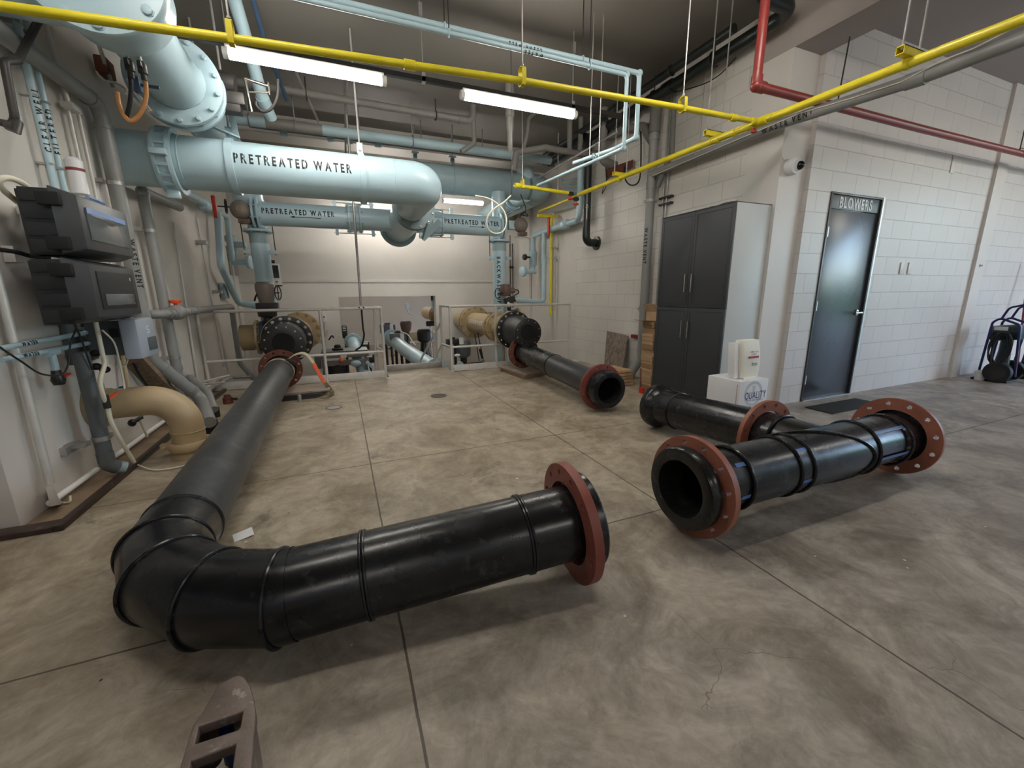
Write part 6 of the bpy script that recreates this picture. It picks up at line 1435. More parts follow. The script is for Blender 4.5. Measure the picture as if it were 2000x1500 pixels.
    sub('blue_cap', 'light_blue_paint', t, lambda m: m.lathe(P(898, 712, y=8.0), (0, -1, 0), [(0, .07), (.04, .07)], 20)); sub('discharge', 'dark_steel', t, lambda m: m.tube([P(912, 712, y=8.1), P(945, 708, y=8.1)], .03, 14))
    t = thing('pipe_brace', 'black twin rod brace slanting down from the tan pipe into the pit', 'brace', P(940, 690, y=7.7))
    for k, (a, b) in enumerate((((927, 652), (936, 705)), ((933, 650), (944, 702)))): sub('rod', 'black_enamel', t, lambda m: m.cyl(P(*a, y=7.7), P(*b, y=7.7), .010, 8))
    sub('turnbuckle', 'black_enamel', t, lambda m: m.beam(P(937, 682, y=7.68), P(943, 702, y=7.68), .07, .03)); sub('foot', 'galvanised', t, lambda m: m.sphere(P(943, 704, y=7.65), .04)); sub('base_rod', 'black_enamel', t, lambda m: m.cyl(P(943, 706, y=7.7), V((P(943, 706, y=7.7).x+.05, 7.8, ZP)), .015, 8))
    # conduit with outlet at the rear wall
    for (pts, lb, y) in ((((633, 628), (634, 645), (637, 660), (606, 661)), 'white outlet and conduit on the rear wall left of the opening', YB-.03),):
        t = thing('outlet_conduit', lb, 'outlet', P(*pts[0], y=y)); sub('conduit', 'rail_metal', t, lambda m: m.tube(fil([P(*p, y=y) for p in pts], .05), .014, 10)); c = P(633, 621, y=y)
        sub('outlet_box', 'camera_white', t, lambda m: m.box(c, (.07, .05, .16)), bevel=.006); sub('socket_face', 'dark_steel', t, lambda m: m.box(c+V((0, -.026, .02)), (.025, .004, .03))); sub('clip', 'rail_metal', t, lambda m: m.box(P(639, 646, y=y), (.06, .02, .03)))
    t = thing('outlet_conduit', 'white conduit and box inside the far room left of the tan pipe', 'outlet', P(796, 605, y=12.0)); sub('conduit', 'camera_white', t, lambda m: m.tube(fil([P(795, 603, y=12.0), P(798, 612, y=12.0), P(808, 614, y=12.0)], .15), .022, 10)); sub('outlet_box', 'camera_white', t, lambda m: m.box(P(795, 598, y=12.0), (.10, .05, .16)), bevel=.006)
    # thermostat like panel on the rear wall behind the left drop pipe
    c = P(539, 536, y=YB-.03); t = thing('display_panel', 'white wall panel with a dark screen and a red mark behind the left drop pipe', 'panel', c)
    sub('plate', 'camera_white', t, lambda m: m.box(c, (.155, .04, .40)), bevel=.006); sub('screen', 'dark_steel', t, lambda m: m.box(c+V((0, -.022, .05)), (.11, .004, .24))); sub('red_mark', 'ink_red', t, lambda m: m.box(c+V((0, -.022, -.14)), (.035, .004, .03))); sub('hook', 'dark_steel', t, lambda m: m.box(c+V((-.03, 0, .24)), (.08, .04, .06)), bevel=.01)
    c = P(908, 590, y=9.9); 
    t = thing('door_closer', 'dark hinge and strap bracket at the top corner of the wall opening', 'bracket', P(845, 583, y=9.7)); sub('bracket', 'charcoal_steel', t, lambda m: m.box(P(845, 582, y=9.68), (.08, .05, .12)), bevel=.005); sub('blue_strip', 'light_blue_paint', t, lambda m: m.box(P(845, 594, y=9.7), (.05, .03, .2)))
pit()
# ------------------------------------------------------------------ left wall services
xw = -1.635
W = lambda px, py, x=xw: P(px, py, x=x)
def left_wall():
    # A: waste vent stack
    t = thing('waste_vent_stack', 'grey waste vent pipe running along the left wall, bending down and out to the floor', 'pipe', (xw, 4.6, 0)); r = .055
    a = [W(-60, -10), W(190, 196), W(222, 320), W(285, 690), P(300, 722, x=xw+.0), P(398, 785, z=.22), P(410, 835, z=.10)]
    a[1] = W(203, 197); a[2] = W(216, 300); top = a[1]; yy = 4.66
    pts = [Vector((xw, 3.0, 2.74)), Vector((xw, yy, 2.76)), Vector((xw, yy, .70)), Vector((-1.30, 4.74, .26)), Vector((-1.235, 4.36+.12, .23)), Vector((-1.22, 4.42, .06))]
    pts = [Vector((xw, 3.0, 2.70)), Vector((xw, yy, 2.76)), Vector((xw, yy, .68)), P(394, 778, z=.24), P(409, 825, z=.12)]
    pts.append(Vector((pts[-1].x, pts[-1].y, .10)))
    sub('pipe_body', 'grey_pvc', t, lambda m: m.tube(fil(pts[:-1], .11, 8), r, 28))
    for c, d in ((pts[1]+V((0, -.16, -.01)), Yv), (pts[1]+V((0, 0, -.16)), Zv), (pts[2]+V((0, 0, .10)), Zv), (pts[2]+(pts[3]-pts[2]).normalized()*.13, (pts[3]-pts[2])), (pts[3]-(pts[3]-pts[2]).normalized()*.12, (pts[3]-pts[2]))): sub('coupling', 'grey_pvc', t, lambda m: m.lathe(c-V(d).normalized()*.02, d, [(0, r+.007), (.04, r+.007)], 28))
    e = P(409, 828, z=.08); sub('rubber_boot', 'black_rubber', t, lambda m: m.lathe((e.x, e.y, 0), (0, 0, 1), [(0, .062), (.11, .066), (.12, .06)], 24)); sub('boot_clamp', 'rust_brown', t, lambda m: m.lathe((e.x, e.y, .07), (0, 0, 1), [(0, .070), (.015, .070)], 24))
    for z in (2.16, 1.02, .86): sub('pipe_clamp', 'galvanised', t, lambda m: (m.lathe((xw, yy, z), (0, 0, 1), [(0, r+.004), (.028, r+.004)], 24), m.bb((XL, yy-.10, z), (xw-r+.01, yy-.05, z+.03)), m.box((xw+.01, yy+r+.014, z+.014), (.02, .03, .028))))
    text_cyl('lettering', 'WASTE VENT', t, 'ink_black', (xw, yy, 1.53), (0, 0, -1), (1, -.9, 0), r, .042, .008, 1.2, .8)
    # B: second stack with elbow
    y2 = 5.20; t = thing('vent_stack', 'grey plastic pipe with a top elbow, right of the waste vent stack', 'pipe', (xw, y2, 0))
    sub('pipe_body', 'grey_pvc', t, lambda m: m.tube(fil([W(350, 405), (xw, y2, 2.23), (xw, y2, .16)], .07, 8), .046, 24)); sub('elbow', 'grey_pvc', t, lambda m: m.sphere((xw, y2, 2.23), .052))
    sub('cleanout', 'grey_pvc', t, lambda m: m.tube([(xw, y2, .42), (xw+.02, y2+.13, .42)], .035, 16)); 
    for z in (1.86, .62): sub('pipe_clamp', 'galvanised', t, lambda m: (m.lathe((xw, y2, z), (0, 0, 1), [(0, .050), (.028, .050)], 24), m.bb((XL, y2-.10, z), (xw-.03, y2-.05, z+.035)), m.box((xw+.01, y2+.064, z+.014), (.02, .03, .028))))
    for z in (.40, .50): sub('coupling', 'grey_pvc', t, lambda m: m.lathe((xw, y2, z), (0, 0, 1), [(0, .053), (.04, .053)], 24))
    e = P(390, 755, z=.10); t2 = thing('floor_boot', 'grey pipe elbow with black boot behind the waste vent floor bend', 'pipe', (e.x, 5.05, 0))
    sub('elbow', 'grey_pvc', t2, lambda m: m.tube(fil([P(372, 738, z=.30), P(405, 765, z=.26), P(418, 800, z=.12)], .1, 6), .040, 20)); b = P(418, 800, z=.08); sub('rubber_boot', 'black_rubber', t2, lambda m: m.lathe((b.x, b.y, 0), (0, 0, 1), [(0, .046), (.10, .048)], 20))
    # C: horizontal grey pipe with orange wheel
    t = thing('grey_valve_pipe', 'horizontal grey plastic pipe with a union valve and orange handle on the left wall', 'pipe', (xw, 6.0, 1.0)); z = 1.09; xa = xw+.09
    sub('pipe_body', 'grey_pvc', t, lambda m: m.tube(fil([(XL+.0, 4.80, z), (xa, 4.80, z), (xa, 7.55, z), (xa-.02, 7.62, z-.3), (xa-.02, 7.62, .20), (-1.2, 6.9, -.08)], .08, 6), .040, 22)); p = W(346, 611, xa)
    sub('union', 'grey_pvc', t, lambda m: m.lathe((xa, p.y-.14, z), (0, 1, 0), [(0, .05), (.04, .052), (.06, .068), (.11, .074), (.17, .074), (.22, .068), (.24, .052), (.30, .05)], 28)); sub('handle', 'handle_orange', t, lambda m: m.lathe((xa, p.y, z+.06), (0, 0, 1), [(0, .016), (.03, .016), (.035, .045), (.06, .052), (.07, .045)], 12))
    for y in (4.95, 5.5, 5.75): sub('coupling', 'grey_pvc', t, lambda m: m.lathe((xa, y, z), (0, 1, 0), [(0, .047), (.05, .047)], 22))
    sub('strut', 'galvanised', t, lambda m: m.bb((XL, 7.1, z-.07), (xa+.02, 7.14, z-.04)))
    # thin light blue pair
    for i, (y, lb, tx) in enumerate(((3.86, 'thick one of the two stencilled pale blue lines running down the upper left wall', 'CLEAR WELL'), (3.97, 'slim one of the two stencilled pale blue lines running down the upper left wall', 'FILTERED'))):
        rr = .021 if i == 0 else .016; t = thing('water_line', lb, 'pipe', (xw-.03, y, 0), 'pale blue wall lines'); sub('pipe_body', 'light_blue_paint', t, lambda m: m.cyl((xw-.04, y, 1.05), (xw-.04, y, ZC), rr, 16)); 
        text_cyl('lettering', tx, t, 'ink_black', (xw-.04, y, 2.36-.03*i), (0, 0, 1), (1, -.7, 0), rr, .034, .01, 2.0, .8)
        for z in (2.5, 2.1, 2.9): sub('wall_clip', 'galvanised', t, lambda m: m.bb((XL, y-.02, z), (xw-.02, y+.02, z+.012)))
    # conduits
    def cond(lb, pts, r, mat='rail_metal', nm='wall_conduit', R=.06, box=None):
        t = thing(nm, lb, 'conduit', pts[-1]); sub('conduit', mat, t, lambda m: m.tube(fil(pts, R, 6), r, 12))
        if box: sub('box', 'rail_metal', t, box, bevel=.004)
        return t
    y = 4.30; cond('thin pale conduit down the left wall behind the black controllers', [(xw-.06, y, 3.1), (xw-.06, y, 1.0)], .014)
    cond('second pale conduit down the left wall, just left of the waste vent stack', [(xw-.06, 4.44, 2.6), (xw-.06, 4.44, .9)], .012)
    t = cond('pale conduit with a junction fitting beneath the sloping vent pipe', [(xw-.05, 4.2, 3.3), (xw-.05, 4.30, 2.62)], .017, box=lambda m: m.box((xw-.04, 4.30, 2.60), (.07, .12, .04)))
    cond('thick pale conduit at the far left with a splayed shield at its foot', [W(-10, 520, -1.69), W(98, 945, -1.69)], .020, box=lambda m: m.add([W(90, 953), W(104, 949), W(120, 985), W(98, 990), W(90, 953, -1.72), W(104, 949, -1.72), W(120, 985, -1.72), W(98, 990, -1.72)], [(0, 1, 2, 3), (7, 6, 5, 4), (0, 4, 5, 1), (1, 5, 6, 2), (2, 6, 7, 3), (3, 7, 4, 0)]))
    cond('thin vertical conduit between the two grey stacks', [(xw-.07, 5.42, 2.2), (xw-.07, 5.42, 1.45)], .016, 'grey_dusty')
    cond('slim conduit running full height on the left wall past the grey valve pipe', [(xw-.08, 5.55, 2.2), (xw-.08, 5.65, .25), (-1.5, 6.30, .14)], .013)
    cond('slim conduit beside the first, bending toward the left railing', [(xw-.08, 6.2, 2.1), (xw-.08, 6.05, .20), (-1.45, 6.36, .22)], .012)
    cond('thin conduit right of the red valve handle on the left wall', [(xw-.08, 7.2, 2.3), (xw-.08, 7.3, .2)], .012)
    cond('thin conduit along the left wall near the rear corner', [(xw-.08, 8.9, 2.2), (xw-.08, 8.9, .1)], .014)
    p = [P(385, 775, z=.09), P(430, 748, z=.12), P(448, 738, z=.13), P(474, 737, z=.12)]
    t = cond('white curved conduit on the floor ending in a grey sleeve near the left railing', [P(372, 790, z=.03)]+p, .018, R=.15); sub('sleeve', 'grey_pvc', t, lambda m: m.cyl(p[-2]+V((.03, 0, 0)), p[-1]+V((.12, 0, 0)), .022, 12))
    t = thing('cable_tray', 'white folded strut cover lying where the left railing meets the wall', 'strut', P(420, 755, z=.05)); sub('strut', 'rail_metal', t, lambda m: (m.beam(P(378, 784, z=.06), P(428, 738, z=.16), .05, .04), m.beam(P(428, 738, z=.16), P(436, 752, z=.02), .03, .03)))
    # white pipe along the curb
    t = cond('white plastic pipe lying along the foot of the left wall, nearer length', [(XL+.035, 3.10, .055), (XL+.035, 3.62, .055)], .019, 'label_white', 'skirting_pipe'); t = cond('white plastic pipe lying along the foot of the left wall, farther length', [(XL+.035, 3.80, .055), (XL+.035, 5.1, .055)], .019, 'label_white', 'skirting_pipe')
    # dark grey pvc with 45 elbow and strut clamp
    y3 = 3.53; xx = -1.60; t = thing('drain_downpipe', 'dark grey plastic downpipe with a pale angled spout low on the left wall', 'pipe', (xx, y3, .04))
    sub('pipe_body', 'dark_grey_pvc', t, lambda m: m.cyl((xx, y3, .17), (xx, y3, .90), .043, 26)); sub('elbow', 'dark_grey_pvc', t, lambda m: m.tube(fil([(xx, y3, .20), (xx, y3, .115), (xx+.035, y3+.03, .072)], .05, 6), .047, 26)); sub('spout', 'light_blue_dusty', t, lambda m: m.tube([(xx+.03, y3+.025, .078), (xx+.065, y3+.05, .052)], .045, 26))
    sub('strut_clamp', 'galvanised', t, lambda m: (m.lathe((xx, y3, .29), (0, 0, 1), [(0, .048), (.03, .048)], 26), m.bb((XL, y3-.17, .26), (XL+.035, y3-.01, .31)), m.bb((XL, y3-.12, .285), (xx-.03, y3-.06, .315)), m.box((xx+.03, y3+.055, .305), (.02, .035, .03))))
    # tan elbow out of the wall into the floor
    t = thing('tan_elbow_pipe', 'tan painted pipe leaving a wall flange and bending down into the floor coupling', 'pipe', (-1.25, 3.9, 0)); rr = .112; yq = 3.86; zq = .475
    px = P(365, 830, y=yq).x
    sub('pipe_body', 'tan_paint', t, lambda m: m.tube(fil([(XL, yq-.02, zq), (px, yq, zq), (px, yq, .02)], .26, 14), rr, 36)); sub('weld_seam', 'tan_paint', t, lambda m: (m.torus((px-.26, yq, zq), Xv, rr, .005, 36, 6), m.torus((px, yq, zq-.27), Zv, rr, .005, 36, 6)))
    sub('wall_flange', 'tan_dusty', t, lambda m: m.lathe((XL, yq-.02, zq), (1, 0, 0), [(0, .165), (.03, .165), (.035, .12), (.09, .10)], 40), bevel=.004)
    for k in range(6):
        a = PI/6+k*PI/3; c = Vector((XL+.05, yq-.02+.135*math.cos(a), zq+.135*math.sin(a))); sub('flange_lug', 'tan_dusty', t, lambda m: m.box(c, (.06, .05, .05), Matrix.Rotation(a, 3, 'X')), bevel=.008)
    f = sub('floor_coupling', 'tan_paint', t, lambda m: m.lathe((px, yq, .06), (0, 0, 1), [(0, rr+.004), (0, rr+.025), (.015, rr+.032), (.05, rr+.032), (.065, rr+.025), (.065, rr+.004)], 36, closed=True)); 
    for s in (-1, 1): sub('coupling_lug', 'tan_paint', f, lambda m: (m.box((px+s*(rr+.045), yq-.02, .095), (.05, .06, .05)), m.cyl((px+s*(rr+.045), yq-.07, .095), (px+s*(rr+.045), yq+.05, .095), .010, 8)), bevel=.004)
    sub('floor_collar', 'tan_dusty', t, lambda m: m.lathe((px, yq, 0), (0, 0, 1), [(0, rr+.03), (.02, rr+.025), (.06, rr)], 36))
    # controllers: two stacked ribbed boxes
    def ctrl(z0, z1, lb, y0, y1, up):
        t = thing('analyser_box', lb, 'controller', (-1.5, (y0+y1)/2, z0)); xf = -1.30; xm = -1.40
        def bd(m):
            m.bb((-1.555, y0+.05, z0), (xm, y1-.03, z1-.02)); m.bb((XL, y0+.46, z0+.10), (-1.555, y1-.06, z1-.10))
            n = 4
            for k in range(n): zc = z0+(z1-z0)*(k+.5)/n; m.bb((-1.54, y0+.042, zc-.035), (xm-.01, y0+.05, zc+.035))
        sub('housing', 'controller_black', t, bd, bevel=.006)
        def lid(m):
            a = .035; m.add([(xm, y0, z0), (xm, y1, z0), (xm, y1, z1), (xm, y0, z1), (xf, y0+a, z0+a), (xf, y1-a, z0+a), (xf, y1-a, z1-a), (xf, y0+a, z1-a)], [(0, 1, 2, 3), (4, 7, 6, 5), (0, 4, 5, 1), (1, 5, 6, 2), (2, 6, 7, 3), (3, 7, 4, 0)])
        sub('lid', 'controller_front', t, lid, bevel=.008)
        for z in (z0+.05, z1-.08): sub('latch', 'black_rubber', t, lambda m: m.box((xm+.0, y0-.004, z+.01), (.10, .03, .07)), bevel=.01)
        ym0, ym1 = y0+.10, y1-.09
        if up:
            w = sub('window', 'smoked_window', t, lambda m: m.bb((xf-.002, ym0, z0+.09), (xf+.006, ym1, z1-.09)), bevel=.004); sub('sticker', 'sticker_blue', w, lambda m: m.bb((xf+.006, ym0, z1-.12), (xf+.0075, ym1, z1-.09)))
            sub('top_sticker', 'sticker_blue', t, lambda m: m.box((xf-.03, (y0+y1)/2, z1-.012), (.02, .18, .012), Matrix.Rotation(.75, 3, 'Y')))
            sub('screen', 'dark_steel', t, lambda m: m.add([(xf+.007, ym0+.02, z1-.13), (xf+.007, ym1-.1, z1-.13), (xf+.007, ym1-.2, z0+.2), (xf+.007, ym0+.1, z0+.22)], [(0, 1, 2, 3)]))
        else:
            sub('recess_panel', 'controller_black', t, lambda m: m.bb((xf-.002, ym0, z0+.08), (xf+.006, ym1, z1-.07)), bevel=.004); sub('glossy_inset', 'smoked_window', t, lambda m: m.bb((xf+.005, ym0+.04, z0+.10), (xf+.010, ym1-.04, z0+.17)), bevel=.003)
            sub('small_mark', 'label_white', t, lambda m: m.bb((xf+.0075, ym1-.055, z1-.115), (xf+.0085, ym1-.045, z1-.095)))
    ctrl(1.485, 1.845, 'upper of two stacked black ribbed controller boxes on the left wall', 3.14, 3.80, True); ctrl(1.10, 1.470, 'lower of two stacked black ribbed controller boxes on the left wall', 3.10, 3.74, False)
    t = thing('controller_cable', 'black cable in a steel clamp running to the controllers from the left edge', 'cable', W(30, 495)); sub('cable', 'black_rubber', t, lambda m: m.tube(catmull([W(-20, 485, -1.66), W(30, 492, -1.62), W(60, 500, -1.60), W(95, 503, -1.5)], 6), .012, 10)); c = W(25, 497, -1.71); sub('bracket', 'rail_metal', t, lambda m: m.box(c, (.05, .07, .09)), bevel=.004)
    t = thing('flexible_conduit', 'thick cream flexible conduit looping into the top of the upper controller', 'conduit', W(60, 400)); sub('conduit', 'cream_hose', t, lambda m: m.tube(catmull([W(52, 408, -1.68), W(35, 395, -1.62), W(8, 372, -1.58), W(-2, 352, -1.56), W(20, 348, -1.54), W(50, 362, -1.52), W(70, 385, -1.52), W(73, 412, -1.53)], 6), .015, 12)); sub('connector', 'rail_metal', t, lambda m: m.box(W(50, 412, -1.70), (.06, .05, .05)), bevel=.005)
    # reservoir cylinder behind
    c = W(150, 345, -1.66); t = thing('white_canister', 'translucent white canister on the left wall behind the controllers', 'canister', c); sub('canister', 'camera_white', t, lambda m: m.lathe((c.x, c.y, 1.98), (0, 0, 1), [(0, .05), (.22, .05), (.24, .035)], 20)); sub('band', 'pole_red', t, lambda m: m.lathe((c.x, c.y, 2.13), (0, 0, 1), [(0, .051), (.02, .051)], 20))
    # pale blue meter below
    a, b = 3.66, 3.98
    t = thing('chlorine_meter', 'pale blue grey meter housing marked with white letters under the controllers', 'meter', (-1.42, 3.8, .78))
    sub('housing', 'meter_dark', t, lambda m: m.bb((XL+.10, 3.72, .85), (-1.42, 3.92, 1.09)), bevel=.01); sub('front', 'meter_blue', t, lambda m: m.bb((-1.42, 3.63, .82), (-1.32, 3.93, 1.10)), bevel=.02)
    sub('recess', 'meter_dark', t, lambda m: m.bb((-1.325, 3.76, .865), (-1.316, 3.91, .96)), bevel=.004); sub('black_plug', 'void_black', t, lambda m: m.bb((-1.47, 3.618, .98), (-1.42, 3.635, 1.04)))
    text_flat('lettering', 'US', t, 'letter_white', (-1.3185, 3.80, 1.015), (0, 0, -1), (0, 1, 0), .045, .002, .6, .8)
    t = thing('backing_panel', 'dark blue grey panel on the wall behind the meter', 'panel', (XL+.03, 3.78, .8)); sub('panel', 'dark_grey_pvc', t, lambda m: m.bb((XL, 3.66, .80), (XL+.04, 3.98, 1.30)), bevel=.01)
    t = thing('leaning_board', 'brown wooden board leaning against the left wall behind the waste vent stack', 'board', (XL+.05, 4.5, .2)); sub('board', 'old_plank', t, lambda m: m.beam((XL+.06, 4.20, .92), (XL+.10, 4.95, .25), .05, .16, (1, 0, 0)))
    t = thing('yellow_tube', 'thin yellow rod leaning on the wall behind the meter', 'tube', W(255, 700)); sub('tube', 'tan_paint', t, lambda m: m.cyl(W(240, 695, -1.68), W(252, 765, -1.66), .014, 10))
    # pale blue small lines going to the left edge, with stencils and a valve
    for i, ((x0_, y0_), (x1_, y1_), lb) in enumerate((((-30, 686), (205, 643), 'upper of two small stencilled pale blue lines at the left edge'), ((-30, 708), (215, 662), 'lower of two small stencilled pale blue lines at the left edge, with a tee'))):
        p0 = W(x0_, y0_); p1 = W(x1_, y1_); p0 = Vector((xw, 2.93, p1.z-.0)); p1 = Vector((xw, p1.y, p1.z)); rr = .015
        p0 = W(0, 681 if i == 0 else 704); p0.y = max(p0.y, 2.92)
        t = thing('water_line', lb, 'pipe', p1, 'small pale blue lines low on the left wall'); sub('pipe_body', 'light_blue_paint', t, lambda m: m.tube([p0, p1], rr, 16))
        d = (p1-p0).normalized(); cc = W(36, 672 if i == 0 else 694); cc2 = W(55, 0)
        text_cyl('lettering', 'WATER', t, 'ink_black', p0+d*.20, d, (1, -.6, .2), rr, .022, .012, 1.2, .9)
        if i == 1:
            s = W(100, 688); s2 = Vector((s.x, s.y, s.z-.13)); sub('tee', 'light_blue_paint', t, lambda m: (m.tube([s-d*.05, s+d*.05], rr+.008, 16), m.cyl(s, s2, rr+.004, 16))); v = sub('ball_valve', 'black_enamel', t, lambda m: m.lathe(s2-V((0, 0, .07)), (0, 0, 1), [(0, .026), (.03, .034), (.06, .026), (.09, .022)], 18)); sub('valve_lever', 'handle_red', v, lambda m: m.beam(s2-V((0, 0, .04)), s2+V((.01, .10, -.02)), .02, .012))
    # valve manifold around (200,640)
    c = W(205, 650, -1.58); t = thing('sample_manifold', 'cluster of pale blue fittings with black knobs under the controllers', 'manifold', c)
    sub('fittings', 'light_blue_paint', t, lambda m: (m.cyl(c+V((0, 0, .12)), c+V((.0, 0, -.12)), .020, 14), m.cyl(c+V((0, -.08, .02)), c+V((0, .02, .02)), .022, 14)))
    sub('elbow', 'light_blue_paint', t, lambda m: m.tube(fil([c+V((.0, .06, .16)), c+V((.0, .07, -.02)), c+V((0, .0, -.06))], .04), .019, 14)); 
    for q in ((188, 716), (205, 722), (186, 690)): sub('knob', 'black_rubber', t, lambda m: m.sphere(W(q[0], q[1], -1.55), .030, (1, 1, .8), 14, 8))
    sub('bracket', 'galvanised', t, lambda m: m.bb((XL, c.y-.05, c.z+.03), (c.x, c.y+.05, c.z+.045)))
    # hoses
    def hose(lb, pts, r, mat='cream_hose', x=-1.5, nm='hose'):
        pp = [P(a, b, x=x) for (a, b) in pts]
        t = thing(nm, lb, 'hose', pp[-1]); sub('hose', mat, t, lambda m: m.tube(catmull(pp, 6), r, 12)); return t
    t = hose('thick cream hose running down from the manifold past the tan pipe to the floor', [(186, 625), (200, 690), (204, 712), (196, 742), (200, 768), (210, 795), (222, 835), (262, 903)], .013, x=-1.50)
    c = P(207, 783, x=-1.50); sub('inline_valve', 'dark_steel', t, lambda m: (m.cyl(c+V((0, 0, .04)), c-V((0, 0, .05)), .020, 12),)); sub('valve_lever', 'handle_orange', t, lambda m: m.beam(c, c+V((.02, .11, .03)), .02, .012))
    hose('thin white tube looping beside the meter', [(200, 645), (222, 668), (232, 700), (240, 740), (243, 760)], .0055, x=-1.46)
    hose('thin white tube looping below the meter to the black knob', [(232, 640), (238, 670), (248, 690), (247, 710), (232, 718), (212, 714)], .0055, x=-1.48)
    hose('thin black cord hanging under the controllers', [(142, 625), (158, 660), (172, 700), (180, 722)], .005, 'black_rubber', x=-1.55, nm='cord')
    hose('thin grey cord drooping along the left wall to the red valve lever', [(-10, 672), (40, 705), (80, 730), (118, 732), (132, 715), (138, 670), (150, 640)], .005, 'dark_steel', x=-1.58, nm='cord')
    hose('black cable slanting behind the waste vent stack', [(252, 690), (268, 725), (285, 750), (300, 768)], .010, 'black_rubber', x=-1.68, nm='cord')
    c = P(242, 758, x=-1.60); t = thing('sample_tap', 'small black and white tap with a blue lever on top of the tan pipe', 'tap', c); sub('body', 'black_enamel', t, lambda m: m.cyl(c, c-V((0, 0, .07)), .020, 14)); sub('lever', 'socket_blue', t, lambda m: m.box(c+V((0, -.03, .01)), (.02, .05, .02))); sub('outlet', 'chrome', t, lambda m: m.sphere(c-V((-.01, -.02, .07)), .015))
    c = P(258, 826, x=-1.66); t = thing('wall_tap', 'small black tap with a clear tube on the wall under the tan pipe', 'tap', c); sub('body', 'black_enamel', t, lambda m: m.sphere(c, .028, (1, 1, 1.1))); sub('lever', 'dark_steel', t, lambda m: m.beam(c, c+V((.02, .12, .01)), .03, .02)); sub('tube', 'cream_hose', t, lambda m: m.tube([c+V((.02, .08, 0)), P(288, 853, x=-1.64)], .010, 10))
    p = [P(262, 905, z=.02), P(300, 918, z=.008), P(350, 912, z=.008), P(378, 902, z=.008)]
    t = thing('floor_tube', 'thin white tube trailing over the floor from the curb to the tan coupling', 'hose', p[1]); sub('tube', 'cream_hose', t, lambda m: m.tube(catmull(p, 8), .006, 8))
    p = [W(100, 955, -1.70), W(112, 975, -1.66), P(122, 982, z=.02), P(136, 980, z=.03), P(137, 968, z=.06)]
    t = thing('loose_cord', 'loose cream cord end curling at the foot of the far left conduit', 'cord', p[2]); sub('cord', 'cream_hose', t, lambda m: m.tube(catmull(p, 6), .006, 8))
    # pale blue services on the wall behind the header
    t = thing('chemical_line', 'pale blue pipe with a red valve handle stepping down the rear left wall', 'pipe', (xw, 7.8, 1.0)); zz = 2.47; xx = -1.60
    Q = lambda px, py: P(px, py, x=xx)
    sub('pipe_body', 'light_blue_paint', t, lambda m: m.tube(fil([(XL, 6.25, zz), (xx, 6.25, zz), Q(425, 410), Q(432, 520), Q(466, 592), P(505, 598, y=Q(466, 592).y)], .08, 6), .052, 24)); rv = Q(407, 400)
    sub('union', 'light_blue_paint', t, lambda m: m.lathe((xx, rv.y-.32, zz+.0), (0, 1, 0), [(0, .06), (.04, .075), (.16, .075), (.2, .06)], 24)); sub('valve_handle', 'handle_red', t, lambda m: m.box((xx+.07, rv.y, zz+.03), (.05, .05, .30)), bevel=.012)
    y9 = Q(447, 430).y
    sub('branch', 'light_blue_paint', t, lambda m: m.tube(fil([Q(425, 412), Q(444, 420), Q(448, 460), Q(454, 512)], .08, 6), .048, 22)); c = Q(452, 478); sub('true_union', 'light_blue_paint', t, lambda m: m.lathe((c.x, c.y, c.z-.16), (0, 0, 1), [(0, .055), (.03, .085), (.12, .085), (.13, .07), (.20, .07), (.21, .085), (.29, .085), (.32, .055)], 26)); sub('knob', 'light_blue_paint', t, lambda m: m.cyl(c, c+V((.22, -.05, 0)), .05, 18))
    e = Q(455, 512); sub('side_port', 'light_blue_paint', t, lambda m: m.tube([e+V((-.02, 0, 0)), e+V((.20, -.02, 0))], .045, 20)); sub('diaphragm', 'light_blue_paint', t, lambda m: m.lathe(e+V((.20, -.02, 0)), (1, -.2, 0), [(0, .06), (.02, .11), (.05, .115), (.07, .11), (.09, .06)], 26), bevel=.003)
    for q in ((408, 474), (437, 570)): c = Q(*q); sub('strut_clamp', 'galvanised', t, lambda m: m.box(V((XL+.06, c.y, c.z)), (.12, .10, .05)))
    c = P(438, 568, x=-1.7); t = thing('grey_box', 'small pale blue grey strut box on the rear left wall', 'box', c); sub('box', 'light_blue_dusty', t, lambda m: m.box(c, (.06, .28, .24)), bevel=.008)
    t = thing('grey_wall_panel', 'flat grey square panel high on the rear left wall behind the drop pipe', 'panel', (XL+.02, 8.6, 1.7)); sub('panel', 'grey_pvc', t, lambda m: m.bb((XL, 8.75, 1.62), (XL+.02, 9.36, 2.10)))
left_wall()
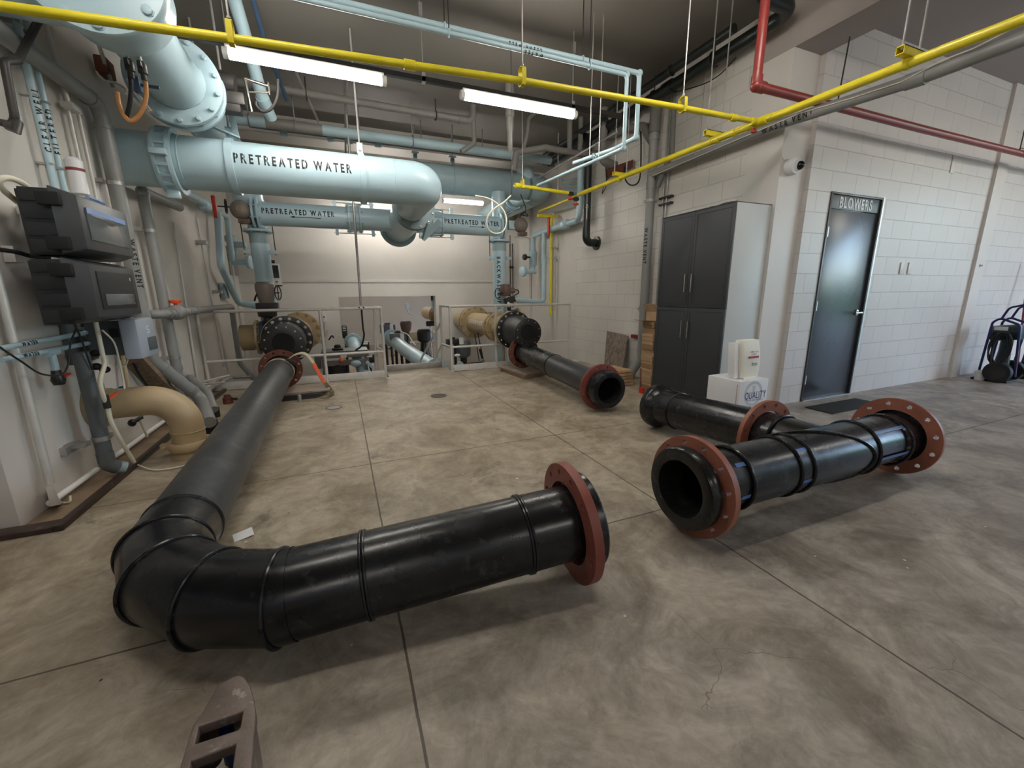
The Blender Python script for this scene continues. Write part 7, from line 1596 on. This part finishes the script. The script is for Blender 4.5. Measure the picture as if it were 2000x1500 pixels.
def right_rear():
    # mirrored pale blue services on the rear right wall
    x = 3.88; Q = lambda px, py: P(px, py, x=x); Y = Q(1060, 500).y
    t = thing('chemical_line', 'pale blue pipe with a red valve handle on the rear right wall', 'pipe', (x, 7, 1.0))
    a = Q(1131, 435); b = Q(1078, 450); c = Q(1045, 466); zz = b.z+.02
    sub('pipe_body', 'light_blue_paint', t, lambda m: m.tube(fil([(x, a.y, 3.3), (x, a.y, zz+.02), (x, Q(1058, 0+455).y-.0, zz), (x-.0, Q(1045, 470).y+.1, zz-.02), (x-.0, Q(1045, 470).y+.1, zz-.30)], .09, 6), .052, 24))
    yb = Q(1084, 455).y; 
    yd = Q(1063, 470).y; sub('drop', 'light_blue_paint', t, lambda m: m.tube(fil([(x, yd, zz), (x, yd, 1.07), (3.2, yd+.1, 1.12)], .07, 6), .046, 22)); sub('coupling', 'light_blue_paint', t, lambda m: m.lathe((x, yd, 1.82), (0, 0, 1), [(0, .058), (.10, .060), (.11, .068), (.14, .068)], 22))
    u = Q(1100, 447); sub('union', 'light_blue_paint', t, lambda m: m.lathe((x, u.y-.18, zz+.01), (0, 1, 0), [(0, .06), (.04, .088), (.16, .088), (.17, .07), (.28, .07), (.32, .055)], 26)); v = Q(1079, 442); sub('valve_handle', 'handle_red', t, lambda m: m.box((x-.08, v.y, zz+.04), (.04, .05, .34)), bevel=.012)
    ye = Q(1045, 470).y+.1
    sub('true_union', 'light_blue_paint', t, lambda m: m.lathe((x, ye, zz-.62), (0, 0, 1), [(0, .06), (.02, .085), (.20, .085), (.23, .095), (.27, .095), (.32, .055)], 26)); sub('knob', 'dark_steel', t, lambda m: m.lathe((x-.08, ye-.02, zz-.45), (-1, -.1, 0), [(0, .02), (.10, .02), (.10, .06), (.14, .065), (.16, .05)], 16))
    sub('side_port', 'light_blue_paint', t, lambda m: m.tube([(x+.06, ye, zz-.74), (x-.22, ye-.02, zz-.74)], .052, 22)); sub('port', 'light_blue_paint', t, lambda m: m.cyl((x, ye, zz-.74), (x, ye, zz-.6), .05, 20)); sub('diaphragm', 'light_blue_paint', t, lambda m: m.lathe((x-.20, ye-.02, zz-.74), (-1, -.2, 0), [(0, .07), (.02, .11), (.06, .115), (.08, .11), (.10, .07)], 26), bevel=.003)
    t = thing('thin_conduit_pair', 'pair of thin dark conduits on the rear wall between the drop pipe and the corner', 'conduit', (3.3, YB, 1.2))
    for px in (996, 1001): a = P(px, 480, y=YB-.05); sub('conduit', 'dark_steel', t, lambda m: m.cyl((a.x, a.y, .9), (a.x, a.y, 2.4), .012, 8))
    c = P(999, 522, y=YB-.06); sub('clip', 'black_rubber', t, lambda m: m.box(c, (.10, .04, .05)))
    m = MB(); c = P(1090, 503, x=XR); m.box((XR-.008, c.y, c.z), (.016, .12, .14)); tag(m.build('cover_plate', 'concrete_smooth', bevel=.003), 'painted cover plate on the rear right wall between yellow pipe and blocks', 'cover plate')
    t = thing('wall_wire', 'thin wire running down the rear right wall beside the side port', 'cord', P(1037, 500, x=3.95)); sub('cord', 'grey_pvc', t, lambda m: m.tube(catmull([P(1005, 463, x=3.9), P(1030, 464, x=3.92), P(1037, 480, x=3.95), P(1038, 540, x=3.97), P(1037, 590, x=3.97)], 6), .007, 8))
    t = thing('thin_lines_rack', 'rack of thin pale blue lines crossing behind the black drop pipe', 'pipe rack', (3.4, 6.6, 2.9))
    for k in range(4): a = P(1098, 352+k*8, y=6.7); b = P(1170, 354+k*9, y=6.7); sub('line', 'light_blue_dusty', t, lambda m: m.cyl(a, (XR, a.y, b.z), .016, 10))
    sub('rack_hanger', 'galvanised', t, lambda m: m.cyl(P(1089, 385, y=6.66), V((P(1089, 385, y=6.66).x, 6.66, ZC)), .012, 8)); a = P(1131, 330, y=6.4)
right_rear()
